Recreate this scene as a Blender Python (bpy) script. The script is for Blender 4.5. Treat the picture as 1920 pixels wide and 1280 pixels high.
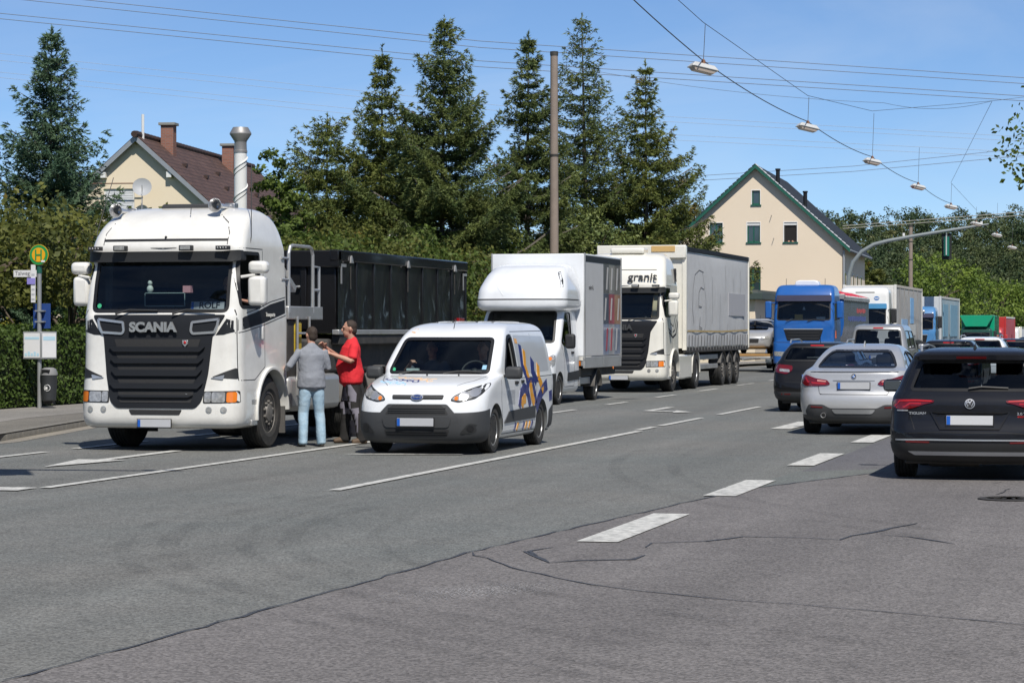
import bpy, bmesh, math, random
import numpy as np
from mathutils import Vector, Matrix
from mathutils.bvhtree import BVHTree
R = math.radians
SC = bpy.context.scene
COL = SC.collection
for o in list(bpy.data.objects):
    bpy.data.objects.remove(o, do_unlink=True)

# ------------------------------------------------------------------ camera, sky, sun, exposure
# world: +Y runs along the road away from the camera, +X to the right, metres
YAW = 14.45
cam_data = bpy.data.cameras.new('camera')
cam_data.sensor_width = 22.3
cam_data.lens = 55.0
cam_data.clip_start = 0.5
cam_data.clip_end = 6000
cam = bpy.data.objects.new('camera', cam_data)
COL.objects.link(cam)
cam.location = (0, 0, 1.72)
cam.rotation_euler = (R(90 - 0.27), 0, R(YAW))
SC.camera = cam

SUN = Vector((0.30, -0.55, 0.80)).normalized()
world = bpy.data.worlds.new('World')
SC.world = world
world.use_nodes = True
wn = world.node_tree
sky = wn.nodes.new('ShaderNodeTexSky')
sky.sky_type = 'NISHITA'
sky.sun_disc = False
sky.sun_elevation = math.asin(SUN.z)
sky.sun_rotation = math.atan2(SUN.x, SUN.y)
sky.air_density = 0.8
sky.dust_density = 0.0
sky.ozone_density = 7.0
sky.altitude = 2000
bg = wn.nodes['Background']
# thin cirrus spread evenly over the whole sky
tcw = wn.nodes.new('ShaderNodeTexCoord'); mpw = wn.nodes.new('ShaderNodeMapping'); mpw.inputs['Scale'].default_value = (2.2, 1.4, 9.0); mpw.inputs['Rotation'].default_value = (0.0, 0.12, 0.5)
now = wn.nodes.new('ShaderNodeTexNoise'); now.inputs['Scale'].default_value = 1.6; now.inputs['Detail'].default_value = 7; now.inputs['Roughness'].default_value = 0.55; now.inputs['Distortion'].default_value = 0.6
mrw = wn.nodes.new('ShaderNodeMapRange'); mrw.inputs[1].default_value = 0.4; mrw.inputs[2].default_value = 0.8; mrw.inputs[4].default_value = 0.36
mxw = wn.nodes.new('ShaderNodeMixRGB'); mxw.inputs[2].default_value = (6.6, 7.3, 8.2, 1)
wn.links.new(tcw.outputs['Generated'], mpw.inputs[0]); wn.links.new(mpw.outputs[0], now.inputs['Vector']); wn.links.new(now.outputs[0], mrw.inputs[0]); wn.links.new(mrw.outputs[0], mxw.inputs[0])
wn.links.new(sky.outputs[0], mxw.inputs[1])
wn.links.new(mxw.outputs[0], bg.inputs[0])
bg.inputs[1].default_value = 0.09
sun_data = bpy.data.lights.new('sun', 'SUN')
sun_data.energy = 4.2
sun_data.angle = R(0.5)
sun_data.color = (1.0, 0.95, 0.87)
sun = bpy.data.objects.new('sun', sun_data)
COL.objects.link(sun)
sun.rotation_euler = SUN.to_track_quat('Z', 'Y').to_euler()
SC.view_settings.view_transform = 'Standard'
SC.view_settings.look = 'None'
SC.view_settings.exposure = 0.3
SC.view_settings.gamma = 1.0
SC.view_settings.use_curve_mapping = False
SC.cycles.max_bounces = 8
SC.cycles.transparent_max_bounces = 16
SC.cycles.caustics_reflective = False
SC.cycles.caustics_refractive = False

# ------------------------------------------------------------------ materials
MATS = {}
def nd(nt, t, **kw):
    n = nt.nodes.new(t)
    for k, v in kw.items():
        setattr(n, k, v)
    return n
def mat(name, col, rough=0.5, metal=0.0, coat=0.0, var=0.08, vscale=3.0, bump=0.0, bscale=40.0, dirt=None, dscale=1.5, damt=0.5, spec=0.5, emit=0.0, coords='Object'):
    """principled material whose colour drifts with noise; dirt = second colour with its own patches"""
    if name in MATS:
        return MATS[name]
    m = bpy.data.materials.new(name)
    m.use_nodes = True
    nt = m.node_tree
    p = nt.nodes['Principled BSDF']
    p.inputs['Roughness'].default_value = rough
    p.inputs['Metallic'].default_value = metal
    p.inputs['Coat Weight'].default_value = coat
    p.inputs['Coat Roughness'].default_value = 0.04
    p.inputs['Specular IOR Level'].default_value = spec
    tc = nd(nt, 'ShaderNodeTexCoord')
    no = nd(nt, 'ShaderNodeTexNoise')
    no.inputs['Scale'].default_value = vscale
    no.inputs['Detail'].default_value = 5
    nt.links.new(tc.outputs[coords], no.inputs['Vector'])
    mx = nd(nt, 'ShaderNodeMixRGB')
    c = tuple(col)
    mx.inputs[1].default_value = tuple(max(0, x * (1 - var)) for x in c) + (1,)
    mx.inputs[2].default_value = tuple(min(1, x * (1 + var)) for x in c) + (1,)
    nt.links.new(no.outputs[0], mx.inputs[0])
    out = mx
    if dirt is not None:
        n2 = nd(nt, 'ShaderNodeTexNoise')
        n2.inputs['Scale'].default_value = dscale
        n2.inputs['Detail'].default_value = 8
        n2.inputs['Roughness'].default_value = 0.7
        nt.links.new(tc.outputs[coords], n2.inputs['Vector'])
        rp = nd(nt, 'ShaderNodeValToRGB')
        rp.color_ramp.elements[0].position = 0.42
        rp.color_ramp.elements[1].position = 0.72
        rp.color_ramp.elements[1].color = (damt, damt, damt, 1)
        nt.links.new(n2.outputs[0], rp.inputs[0])
        m2 = nd(nt, 'ShaderNodeMixRGB')
        nt.links.new(rp.outputs[0], m2.inputs[0])
        nt.links.new(mx.outputs[0], m2.inputs[1])
        m2.inputs[2].default_value = tuple(dirt) + (1,)
        out = m2
    nt.links.new(out.outputs[0], p.inputs['Base Color'])
    if bump:
        n3 = nd(nt, 'ShaderNodeTexNoise')
        n3.inputs['Scale'].default_value = bscale
        n3.inputs['Detail'].default_value = 4
        nt.links.new(tc.outputs[coords], n3.inputs['Vector'])
        b = nd(nt, 'ShaderNodeBump')
        b.inputs['Strength'].default_value = bump
        b.inputs['Distance'].default_value = 0.02
        nt.links.new(n3.outputs[0], b.inputs['Height'])
        nt.links.new(b.outputs[0], p.inputs['Normal'])
    if emit:
        p.inputs['Emission Color'].default_value = c + (1,)
        p.inputs['Emission Strength'].default_value = emit
    MATS[name] = m
    return m
def paint(name, col, flake=0.0, rough=0.35, coat=0.8, dirt=(0.22, 0.2, 0.17), damt=0.12):
    return mat(name, col, rough=rough, metal=flake, coat=coat, var=0.03, vscale=2.0, dirt=dirt, dscale=2.5, damt=damt, spec=0.15 if max(col) < 0.1 else 0.4)
def glass(name, tint=(0.55, 0.62, 0.6), rough=0.01):
    if name in MATS:
        return MATS[name]
    m = bpy.data.materials.new(name)
    m.use_nodes = True
    nt = m.node_tree
    nt.nodes.remove(nt.nodes['Principled BSDF'])
    out = nt.nodes['Material Output']
    tr = nd(nt, 'ShaderNodeBsdfTransparent')
    tr.inputs[0].default_value = tuple(tint) + (1,)
    gl = nd(nt, 'ShaderNodeBsdfGlossy')
    gl.inputs['Roughness'].default_value = rough
    gl.inputs[0].default_value = (0.85, 0.9, 0.95, 1)
    fr = nd(nt, 'ShaderNodeFresnel')
    fr.inputs[0].default_value = 1.45
    mx = nd(nt, 'ShaderNodeMixShader')
    nt.links.new(fr.outputs[0], mx.inputs[0])
    nt.links.new(tr.outputs[0], mx.inputs[1])
    nt.links.new(gl.outputs[0], mx.inputs[2])
    nt.links.new(mx.outputs[0], out.inputs['Surface'])
    MATS[name] = m
    return m
def leafmat(name, a, b, c=None, scale=1.2, rough=0.6, trans=0.35):
    """foliage: two or three leaf colours in clumps, some light passing through the leaf"""
    if name in MATS:
        return MATS[name]
    m = bpy.data.materials.new(name)
    m.use_nodes = True
    nt = m.node_tree
    p = nt.nodes['Principled BSDF']
    out = nt.nodes['Material Output']
    p.inputs['Roughness'].default_value = rough
    p.inputs['Specular IOR Level'].default_value = 0.3
    tc = nd(nt, 'ShaderNodeTexCoord')
    n1 = nd(nt, 'ShaderNodeTexNoise')
    n1.inputs['Scale'].default_value = scale
    n1.inputs['Detail'].default_value = 3
    nt.links.new(tc.outputs['Object'], n1.inputs['Vector'])
    rp = nd(nt, 'ShaderNodeValToRGB')
    e = rp.color_ramp.elements
    e[0].position = 0.36; e[0].color = tuple(a) + (1,)
    e[1].position = 0.62; e[1].color = tuple(b) + (1,)
    if c is not None:
        k = e.new(0.74); k.color = tuple(c) + (1,)
    nt.links.new(n1.outputs[0], rp.inputs[0])
    n2 = nd(nt, 'ShaderNodeTexNoise')
    n2.inputs['Scale'].default_value = 14
    nt.links.new(tc.outputs['Object'], n2.inputs['Vector'])
    mr = nd(nt, 'ShaderNodeMapRange')
    mr.inputs[1].default_value = 0.3; mr.inputs[2].default_value = 0.7
    mr.inputs[3].default_value = 0.6; mr.inputs[4].default_value = 1.35
    nt.links.new(n2.outputs[0], mr.inputs[0])
    mu = nd(nt, 'ShaderNodeMixRGB', blend_type='MULTIPLY')
    mu.inputs[0].default_value = 1
    nt.links.new(rp.outputs[0], mu.inputs[1])
    nt.links.new(mr.outputs[0], mu.inputs[2])
    nt.links.new(mu.outputs[0], p.inputs['Base Color'])
    t = nd(nt, 'ShaderNodeBsdfTranslucent')
    nt.links.new(mu.outputs[0], t.inputs[0])
    mx = nd(nt, 'ShaderNodeMixShader')
    mx.inputs[0].default_value = trans
    nt.links.new(p.outputs[0], mx.inputs[1])
    nt.links.new(t.outputs[0], mx.inputs[2])
    nt.links.new(mx.outputs[0], out.inputs['Surface'])
    MATS[name] = m
    return m

# ------------------------------------------------------------------ objects
def link(o, parent=None):
    COL.objects.link(o)
    if parent is not None:
        o.parent = parent
    return o
def tag(o, label, cat, group=None, kind=None):
    if label: o['label'] = label
    if cat: o['category'] = cat
    if group: o['group'] = group
    if kind: o['kind'] = kind
    return o
def thing(name, label, cat, loc=(0, 0, 0), rz=0.0, group=None):
    o = bpy.data.objects.new(name, None)
    o.empty_display_size = 0.3
    o.location = loc
    o.rotation_euler = (0, 0, rz)
    link(o)
    return tag(o, label, cat, group)
def finish(me, m, smooth=35):
    if m is not None:
        me.materials.clear() if len(me.materials) and smooth is None else None
        if len(me.materials) == 0:
            me.materials.append(m)
    if smooth is not None:
        me.polygons.foreach_set('use_smooth', [True] * len(me.polygons))
        me.set_sharp_from_angle(angle=R(smooth))
    me.update()
    return me
def ob(name, me, parent=None, bevel=0.0, loc=None, seg=2):
    o = bpy.data.objects.new(name, me)
    if loc is not None:
        o.location = loc
    link(o, parent)
    if bevel:
        b = o.modifiers.new('bevel', 'BEVEL')
        b.width = bevel; b.segments = seg; b.limit_method = 'ANGLE'; b.angle_limit = R(40)
    return o
def copy_tree(o, parent=None):
    c = o.copy()
    COL.objects.link(c)
    c.parent = parent
    for ch in list(o.children):
        copy_tree(ch, c)
    return c
class MB:
    """collects shapes, then becomes ONE mesh object"""
    def __init__(s):
        s.v = []; s.f = []
    def add(s, v, f):
        n = len(s.v)
        s.v += [tuple(p) for p in v]
        s.f += [[i + n for i in q] for q in f]
        return s
    def box(s, x0, x1, y0, y1, z0, z1):
        v = [(x0, y0, z0), (x1, y0, z0), (x1, y1, z0), (x0, y1, z0), (x0, y0, z1), (x1, y0, z1), (x1, y1, z1), (x0, y1, z1)]
        return s.add(v, [[0, 3, 2, 1], [4, 5, 6, 7], [0, 1, 5, 4], [1, 2, 6, 5], [2, 3, 7, 6], [3, 0, 4, 7]])
    def prism(s, poly, ax, a, b):
        """2-D outline (u,v) swept along ax ('x': u=y v=z, 'y': u=x v=z, 'z': u=x v=y)"""
        n = len(poly)
        def P(u, v, w):
            return (w, u, v) if ax == 'x' else ((u, w, v) if ax == 'y' else (u, v, w))
        v = [P(u, w, a) for u, w in poly] + [P(u, w, b) for u, w in poly]
        f = [list(range(n)), list(range(2 * n - 1, n - 1, -1))]
        f += [[i, i + n, (i + 1) % n + n, (i + 1) % n] for i in range(n)]
        return s.add(v, f)
    def tube(s, pts, r, n=8, cap=True):
        pts = [Vector(p) for p in pts]
        rs = r if isinstance(r, (list, tuple)) else [r] * len(pts)
        v = []; f = []
        up = None
        for i, p in enumerate(pts):
            t = (pts[min(i + 1, len(pts) - 1)] - pts[max(i - 1, 0)])
            t = t.normalized() if t.length > 1e-9 else Vector((0, 0, 1))
            if up is None:
                up = t.orthogonal().normalized()
            up = (up - t * up.dot(t))
            up = up.normalized() if up.length > 1e-6 else t.orthogonal().normalized()
            w = t.cross(up)
            for k in range(n):
                a = 2 * math.pi * k / n
                v.append(p + (up * math.cos(a) + w * math.sin(a)) * rs[i])
        for i in range(len(pts) - 1):
            for k in range(n):
                f.append([i * n + k, i * n + (k + 1) % n, (i + 1) * n + (k + 1) % n, (i + 1) * n + k])
        if cap:
            f.append(list(range(n))[::-1]); f.append(list(range((len(pts) - 1) * n, len(pts) * n)))
        return s.add(v, f)
    def lathe(s, prof, c=(0, 0, 0), ax='z', n=24):
        """profile (r, h) turned about ax"""
        v = []; f = []
        for (r, h) in prof:
            for k in range(n):
                a = 2 * math.pi * k / n
                p, q = r * math.cos(a), r * math.sin(a)
                d = (p, q, h) if ax == 'z' else ((h, p, q) if ax == 'x' else (q, h, p))
                v.append((c[0] + d[0], c[1] + d[1], c[2] + d[2]))
        for i in range(len(prof) - 1):
            for k in range(n):
                f.append([i * n + k, i * n + (k + 1) % n, (i + 1) * n + (k + 1) % n, (i + 1) * n + k])
        if prof[0][0] > 1e-6: f.append(list(range(n))[::-1])
        if prof[-1][0] > 1e-6: f.append(list(range((len(prof) - 1) * n, len(prof) * n)))
        return s.add(v, f)
    def ball(s, c, r, n=12, m=8):
        rx, ry, rz = r if isinstance(r, (tuple, list)) else (r, r, r)
        v = [(c[0], c[1], c[2] - rz)]
        for i in range(1, m):
            a = -math.pi / 2 + math.pi * i / m
            for k in range(n):
                b = 2 * math.pi * k / n
                v.append((c[0] + rx * math.cos(a) * math.cos(b), c[1] + ry * math.cos(a) * math.sin(b), c[2] + rz * math.sin(a)))
        v.append((c[0], c[1], c[2] + rz))
        f = [[0, 1 + (k + 1) % n, 1 + k] for k in range(n)]
        for i in range(m - 2):
            for k in range(n):
                a = 1 + i * n
                f.append([a + k, a + (k + 1) % n, a + n + (k + 1) % n, a + n + k])
        L = len(v) - 1
        f += [[L, 1 + (m - 2) * n + k, 1 + (m - 2) * n + (k + 1) % n] for k in range(n)]
        return s.add(v, f)
    def mesh(s, name, m=None, smooth=35):
        me = bpy.data.meshes.new(name)
        me.from_pydata(s.v, [], s.f)
        bm = bmesh.new(); bm.from_mesh(me)
        bmesh.ops.recalc_face_normals(bm, faces=bm.faces)
        bm.to_mesh(me); bm.free()
        return finish(me, m, smooth)
    def obj(s, name, m, parent=None, bevel=0.0, smooth=35, loc=None):
        return ob(name, s.mesh(name, m, smooth), parent, bevel, loc)
def boxp(name, m, parent, x0, x1, y0, y1, z0, z1, bevel=0.01):
    return MB().box(x0, x1, y0, y1, z0, z1).obj(name, m, parent, bevel)
def tubep(name, m, parent, pts, r, n=8):
    return MB().tube(pts, r, n).obj(name, m, parent)

# ------------------------------------------------------------------ outlines
def rr(u0, u1, v0, v1, r, n=4):
    out = []
    for (cu, cv, a0) in ((u1 - r, v0 + r, -90), (u1 - r, v1 - r, 0), (u0 + r, v1 - r, 90), (u0 + r, v0 + r, 180)):
        for k in range(n + 1):
            a = R(a0 + 90 * k / n)
            out.append((cu + r * math.cos(a), cv + r * math.sin(a)))
    return out
def rnd(poly, r, n=4):
    """fillet every corner of an outline"""
    out = []
    N = len(poly)
    for i in range(N):
        p = Vector(poly[i]); a = Vector(poly[i - 1]) - p; b = Vector(poly[(i + 1) % N]) - p
        k = min(r, a.length * 0.45, b.length * 0.45)
        A = p + a.normalized() * k; B = p + b.normalized() * k
        for j in range(n + 1):
            t = j / n
            q = A * (1 - t) ** 2 + p * 2 * t * (1 - t) + B * t * t
            out.append((q.x, q.y))
    return out
def circ(u, v, r, n=20):
    return [(u + r * math.cos(2 * math.pi * k / n), v + r * math.sin(2 * math.pi * k / n)) for k in range(n)]
def mir(poly):
    return [(-u, v) for u, v in poly][::-1]

# ------------------------------------------------------------------ bodies made of horizontal slices
def pchip(xs, ys, x):
    n = len(xs)
    h = [xs[i + 1] - xs[i] for i in range(n - 1)]
    d = [(ys[i + 1] - ys[i]) / h[i] if h[i] > 1e-9 else 0 for i in range(n - 1)]
    m = [0.0] * n
    m[0], m[-1] = d[0], d[-1]
    for i in range(1, n - 1):
        if d[i - 1] * d[i] > 0:
            w1 = 2 * h[i] + h[i - 1]; w2 = h[i] + 2 * h[i - 1]
            m[i] = (w1 + w2) / (w1 / d[i - 1] + w2 / d[i])
    i = 0
    while i < n - 2 and x > xs[i + 1]:
        i += 1
    if h[i] < 1e-9: return ys[i]
    t = (x - xs[i]) / h[i]
    return ((1 + 2 * t) * (1 - t) ** 2 * ys[i] + t * (1 - t) ** 2 * h[i] * m[i] + t * t * (3 - 2 * t) * ys[i + 1] + t * t * (t - 1) * h[i] * m[i + 1])
def zrows(rows, step=0.05):
    s = [0.0]
    for a, b in zip(rows, rows[1:]):
        s.append(s[-1] + max(1e-4, math.sqrt((b[0] - a[0]) ** 2 + (b[1] - a[1]) ** 2 + (b[2] - a[2]) ** 2)))
    out = []
    for i in range(len(rows) - 1):
        k = max(1, int(math.ceil((s[i + 1] - s[i]) / step)))
        for j in range(k):
            x = s[i] + (s[i + 1] - s[i]) * j / k
            out.append([pchip(s, [r[c] for r in rows], x) for c in range(len(rows[0]))])
    out.append(list(rows[-1]))
    return out
NA, NB, NC = 7, 7, 22
def zslice(r):
    z, hw, y0, y1, rx0, ry0, rx1, ry1, b0, b1 = r
    rx0 = min(rx0, hw * 0.95); rx1 = min(rx1, hw * 0.95)
    h = []
    for i in range(NA):
        x = (hw - rx0) * i / NA
        h.append((x, y0 + b0 * (x / hw) ** 2))
    c0 = y0 + b0 * ((hw - rx0) / hw) ** 2
    for i in range(NB + 1):
        a = math.pi / 2 * i / NB
        h.append((hw - rx0 + rx0 * math.sin(a), c0 + ry0 * (1 - math.cos(a))))
    c1 = y1 - b1 * ((hw - rx1) / hw) ** 2
    ya, yb = c0 + ry0, c1 - ry1
    for i in range(1, NC):
        h.append((hw, ya + (yb - ya) * i / NC))
    for i in range(NB + 1):
        a = math.pi / 2 * (1 - i / NB)
        h.append((hw - rx1 + rx1 * math.sin(a), c1 - ry1 * (1 - math.cos(a))))
    for i in range(NA - 1, -1, -1):
        x = (hw - rx1) * i / NA
        h.append((x, y1 - b1 * (x / hw) ** 2))
    full = h + [(-x, y) for x, y in h[-2:0:-1]]
    return [(x, y, z) for x, y in full]
def row(z, hw, y0, y1, c0=0.2, c1=0.2, b0=0.0, b1=0.0, ry0=None, ry1=None):
    return (z, hw, y0, y1, c0, c0 if ry0 is None else ry0, c1, c1 if ry1 is None else ry1, b0, b1)
def zloft(name, rows, m, m2=None, step=0.05, smooth=40):
    rr_ = zrows(rows, step)
    v = []; f = []
    N = None
    for r in rr_:
        sl = zslice(r)
        N = len(sl)
        v += sl
    for i in range(len(rr_) - 1):
        for k in range(N):
            f.append([i * N + k, i * N + (k + 1) % N, (i + 1) * N + (k + 1) % N, (i + 1) * N + k])
    f.append(list(range(N))[::-1])
    f.append(list(range((len(rr_) - 1) * N, len(rr_) * N)))
    me = bpy.data.meshes.new(name)
    me.from_pydata(v, [], f)
    me.materials.append(m)
    if m2 is not None: me.materials.append(m2)
    return finish(me, None, smooth)
def bvh_of(me):
    bm = bmesh.new(); bm.from_mesh(me)
    t = BVHTree.FromBMesh(bm)
    bm.free()
    return t
def carve(me, cutters, smooth=40):
    """subtract closed cutter meshes one after the other; cut faces take material slot 1"""
    o = bpy.data.objects.new('carve', me); COL.objects.link(o)
    tmp = []
    for c in cutters:
        cm = c if isinstance(c, bpy.types.Mesh) else c.mesh('cut', None, None)
        cm.materials.clear()
        for mm in me.materials: cm.materials.append(mm)
        cm.polygons.foreach_set('material_index', [1] * len(cm.polygons))
        co = bpy.data.objects.new('cut', cm); COL.objects.link(co); tmp.append(co)
        md = o.modifiers.new('b', 'BOOLEAN')
        md.object = co; md.operation = 'DIFFERENCE'; md.solver = 'EXACT'
    bpy.context.view_layer.update()
    dg = bpy.context.evaluated_depsgraph_get()
    out = bpy.data.meshes.new_from_object(o.evaluated_get(dg))
    bpy.data.objects.remove(o, do_unlink=True)
    for t in tmp: bpy.data.objects.remove(t, do_unlink=True)
    return finish(out, None, smooth)
DIRS = {'F': Vector((0, 1, 0)), 'B': Vector((0, -1, 0)), 'R': Vector((-1, 0, 0)), 'L': Vector((1, 0, 0)), 'T': Vector((0, 0, -1))}
def _org(ax, u, v):
    return {'F': Vector((u, -9, v)), 'B': Vector((u, 25, v)), 'R': Vector((9, u, v)), 'L': Vector((-9, u, v)), 'T': Vector((u, v, 9))}[ax]
def cast(bvh, ax, u, v):
    d = DIRS[ax]
    h = bvh.ray_cast(_org(ax, u, v), d)
    if h[0] is not None:
        return h[0]
    q = bvh.find_nearest(_org(ax, u, v) + d * 9)
    w = _org(ax, u, v)
    k = (q[0] - w).dot(d)
    return w + d * k
def patch(name, m, parent, bvh, poly, ax='F', off=0.004, thick=0.012, res=0.08, smooth=40):
    """a plate laid on the body: outline in the view (u,v), every vertex dropped on the surface"""
    bm = bmesh.new()
    vs = [bm.verts.new((u, v, 0)) for u, v in poly]
    bm.faces.new(vs)
    us = [p[0] for p in poly]; ws = [p[1] for p in poly]
    for (a, b, nrm) in ((min(us), max(us), (1, 0, 0)), (min(ws), max(ws), (0, 1, 0))):
        k = int((b - a) / res)
        for i in range(1, k + 1):
            t = a + (b - a) * i / (k + 1)
            bmesh.ops.bisect_plane(bm, geom=bm.verts[:] + bm.edges[:] + bm.faces[:], plane_co=(nrm[0] * t, nrm[1] * t, 0), plane_no=nrm)
    d = DIRS[ax]
    bound = [e for e in bm.edges if e.is_boundary]
    ring = {}
    for v in list(bm.verts):
        p = cast(bvh, ax, v.co.x, v.co.y)
        v.co = p - d * off
    for e in bound:
        for v in e.verts:
            if v not in ring:
                ring[v] = bm.verts.new(v.co + d * (thick + off))
        a, b = e.verts
        bm.faces.new((a, b, ring[b], ring[a]))
    bmesh.ops.recalc_face_normals(bm, faces=bm.faces)
    me = bpy.data.meshes.new(name)
    bm.to_mesh(me); bm.free()
    # the plate must face its viewer
    s = sum((p.normal.dot(d) * p.area for p in me.polygons))
    if s > 0: me.flip_normals()
    return ob(name, finish(me, m, smooth), parent)
def shell(name, m, parent, me, planes, off=0.008, thick=0.0):
    """a skin lifted off part of the body: planes = (point, outward normal) that trim it"""
    bm = bmesh.new(); bm.from_mesh(me)
    for co, no in planes:
        bmesh.ops.bisect_plane(bm, geom=bm.verts[:] + bm.edges[:] + bm.faces[:], plane_co=co, plane_no=no, clear_outer=True)
    bm.normal_update()
    mv = [(v, v.normal.copy()) for v in bm.verts]
    for v, n in mv: v.co += n * off
    bound = [e for e in bm.edges if e.is_boundary]
    ring = {}
    nr = dict(mv)
    for e in bound:
        for v in e.verts:
            if v not in ring: ring[v] = bm.verts.new(v.co - nr[v] * (off + 0.01))
        a, b = e.verts
        try: bm.faces.new((a, b, ring[b], ring[a]))
        except ValueError: pass
    bmesh.ops.recalc_face_normals(bm, faces=bm.faces)
    o = bpy.data.meshes.new(name); bm.to_mesh(o); bm.free()
    o.polygons.foreach_set('material_index', [0] * len(o.polygons))
    o.materials.clear()
    return ob(name, finish(o, m, 40), parent)
def densify(poly, step):
    out = []
    for i in range(len(poly)):
        a = Vector(poly[i]); b = Vector(poly[(i + 1) % len(poly)])
        k = max(1, int((b - a).length / step))
        for j in range(k):
            out.append(tuple(a + (b - a) * j / k))
    return out
def inset(poly, w):
    n = len(poly); out = []
    ar = sum(poly[i][0] * poly[(i + 1) % n][1] - poly[(i + 1) % n][0] * poly[i][1] for i in range(n))
    sg = 1 if ar > 0 else -1
    for i in range(n):
        a = Vector(poly[i - 1]); b = Vector(poly[(i + 1) % n])
        t = (b - a)
        t = t.normalized() if t.length > 1e-9 else Vector((1, 0))
        nn = Vector((-t.y, t.x)) * sg
        p = Vector(poly[i]) + nn * w
        out.append((p.x, p.y))
    return out
def band(name, m, parent, bvh, poly, w, ax='F', off=0.006, thick=0.02):
    """a closed strip along an outline (seals, window surrounds, seams)"""
    d = DIRS[ax]
    o_ = densify(poly, 0.06); i_ = inset(o_, w)
    n = len(o_)
    v = []; f = []
    A = [cast(bvh, ax, *p) - d * off for p in o_]
    B = [cast(bvh, ax, *p) - d * off for p in i_]
    v = A + B + [p + d * (thick + off) for p in A] + [p + d * (thick + off) for p in B]
    for k in range(n):
        j = (k + 1) % n
        f += [[k, j, n + j, n + k], [2 * n + k, 2 * n + j, j, k], [n + k, n + j, 3 * n + j, 3 * n + k]]
    return MB().add(v, f).obj(name, m, parent)
def line(name, m, parent, bvh, pts, w, ax='F', off=0.003, thick=0.01):
    """an open strip following the body (panel gaps, mouldings)"""
    d = DIRS[ax]
    P = []
    for a, b in zip(pts, pts[1:]):
        k = max(1, int((Vector(b) - Vector(a)).length / 0.06))
        P += [tuple(Vector(a) + (Vector(b) - Vector(a)) * j / k) for j in range(k)]
    P.append(tuple(pts[-1]))
    A = []; B = []
    for i, p in enumerate(P):
        t = Vector(P[min(i + 1, len(P) - 1)]) - Vector(P[max(i - 1, 0)])
        t = t.normalized()
        nn = Vector((-t.y, t.x)) * w / 2
        A.append(cast(bvh, ax, p[0] + nn.x, p[1] + nn.y) - d * off)
        B.append(cast(bvh, ax, p[0] - nn.x, p[1] - nn.y) - d * off)
    n = len(P)
    v = A + B + [p + d * (thick + off) for p in A] + [p + d * (thick + off) for p in B]
    f = []
    for k in range(n - 1):
        f += [[k, k + 1, n + k + 1, n + k], [2 * n + k, 2 * n + k + 1, k + 1, k], [n + k, n + k + 1, 3 * n + k + 1, 3 * n + k]]
    return MB().add(v, f).obj(name, m, parent)
def text(name, m, parent, s, size, loc, ax='F', ext=0.004, bold=0.0, sx=1.0, align='CENTER', rx=0.0):
    cu = bpy.data.curves.new(name, 'FONT')
    cu.body = s; cu.size = size; cu.extrude = ext; cu.offset = bold
    cu.align_x = align; cu.align_y = 'CENTER'
    t = bpy.data.objects.new(name, cu); COL.objects.link(t)
    bpy.context.view_layer.update()
    me = bpy.data.meshes.new_from_object(t.evaluated_get(bpy.context.evaluated_depsgraph_get()))
    bpy.data.objects.remove(t, do_unlink=True)
    me.materials.clear()
    M = Matrix.Diagonal((sx, 1, 1, 1))
    rot = {'F': (R(90) + rx, 0, 0), 'R': (R(90), 0, R(90)), 'T': (0, 0, 0), 'B': (R(90), 0, R(180))}[ax]
    from mathutils import Euler
    me.transform(Matrix.Translation(loc) @ Euler(rot).to_matrix().to_4x4() @ M)
    return ob(name, finish(me, m, 40), parent)
def npmesh(name, V, F, m, smooth=False):
    """big meshes from numpy arrays: V (n,3), F (k,3|4)"""
    me = bpy.data.meshes.new(name)
    k = F.shape[1]
    me.vertices.add(len(V)); me.vertices.foreach_set('co', V.astype(np.float32).ravel())
    me.loops.add(F.size); me.loops.foreach_set('vertex_index', F.astype(np.int32).ravel())
    me.polygons.add(len(F))
    me.polygons.foreach_set('loop_start', np.arange(0, F.size, k, dtype=np.int32))
    me.polygons.foreach_set('loop_total', np.full(len(F), k, dtype=np.int32))
    if smooth: me.polygons.foreach_set('use_smooth', [True] * len(F))
    me.update(); me.validate()
    me.materials.append(m)
    return me
def gz(y):
    """the road dips gently far away"""
    return -max(0.0, y - 100.0) ** 2 * 0.00011
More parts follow.
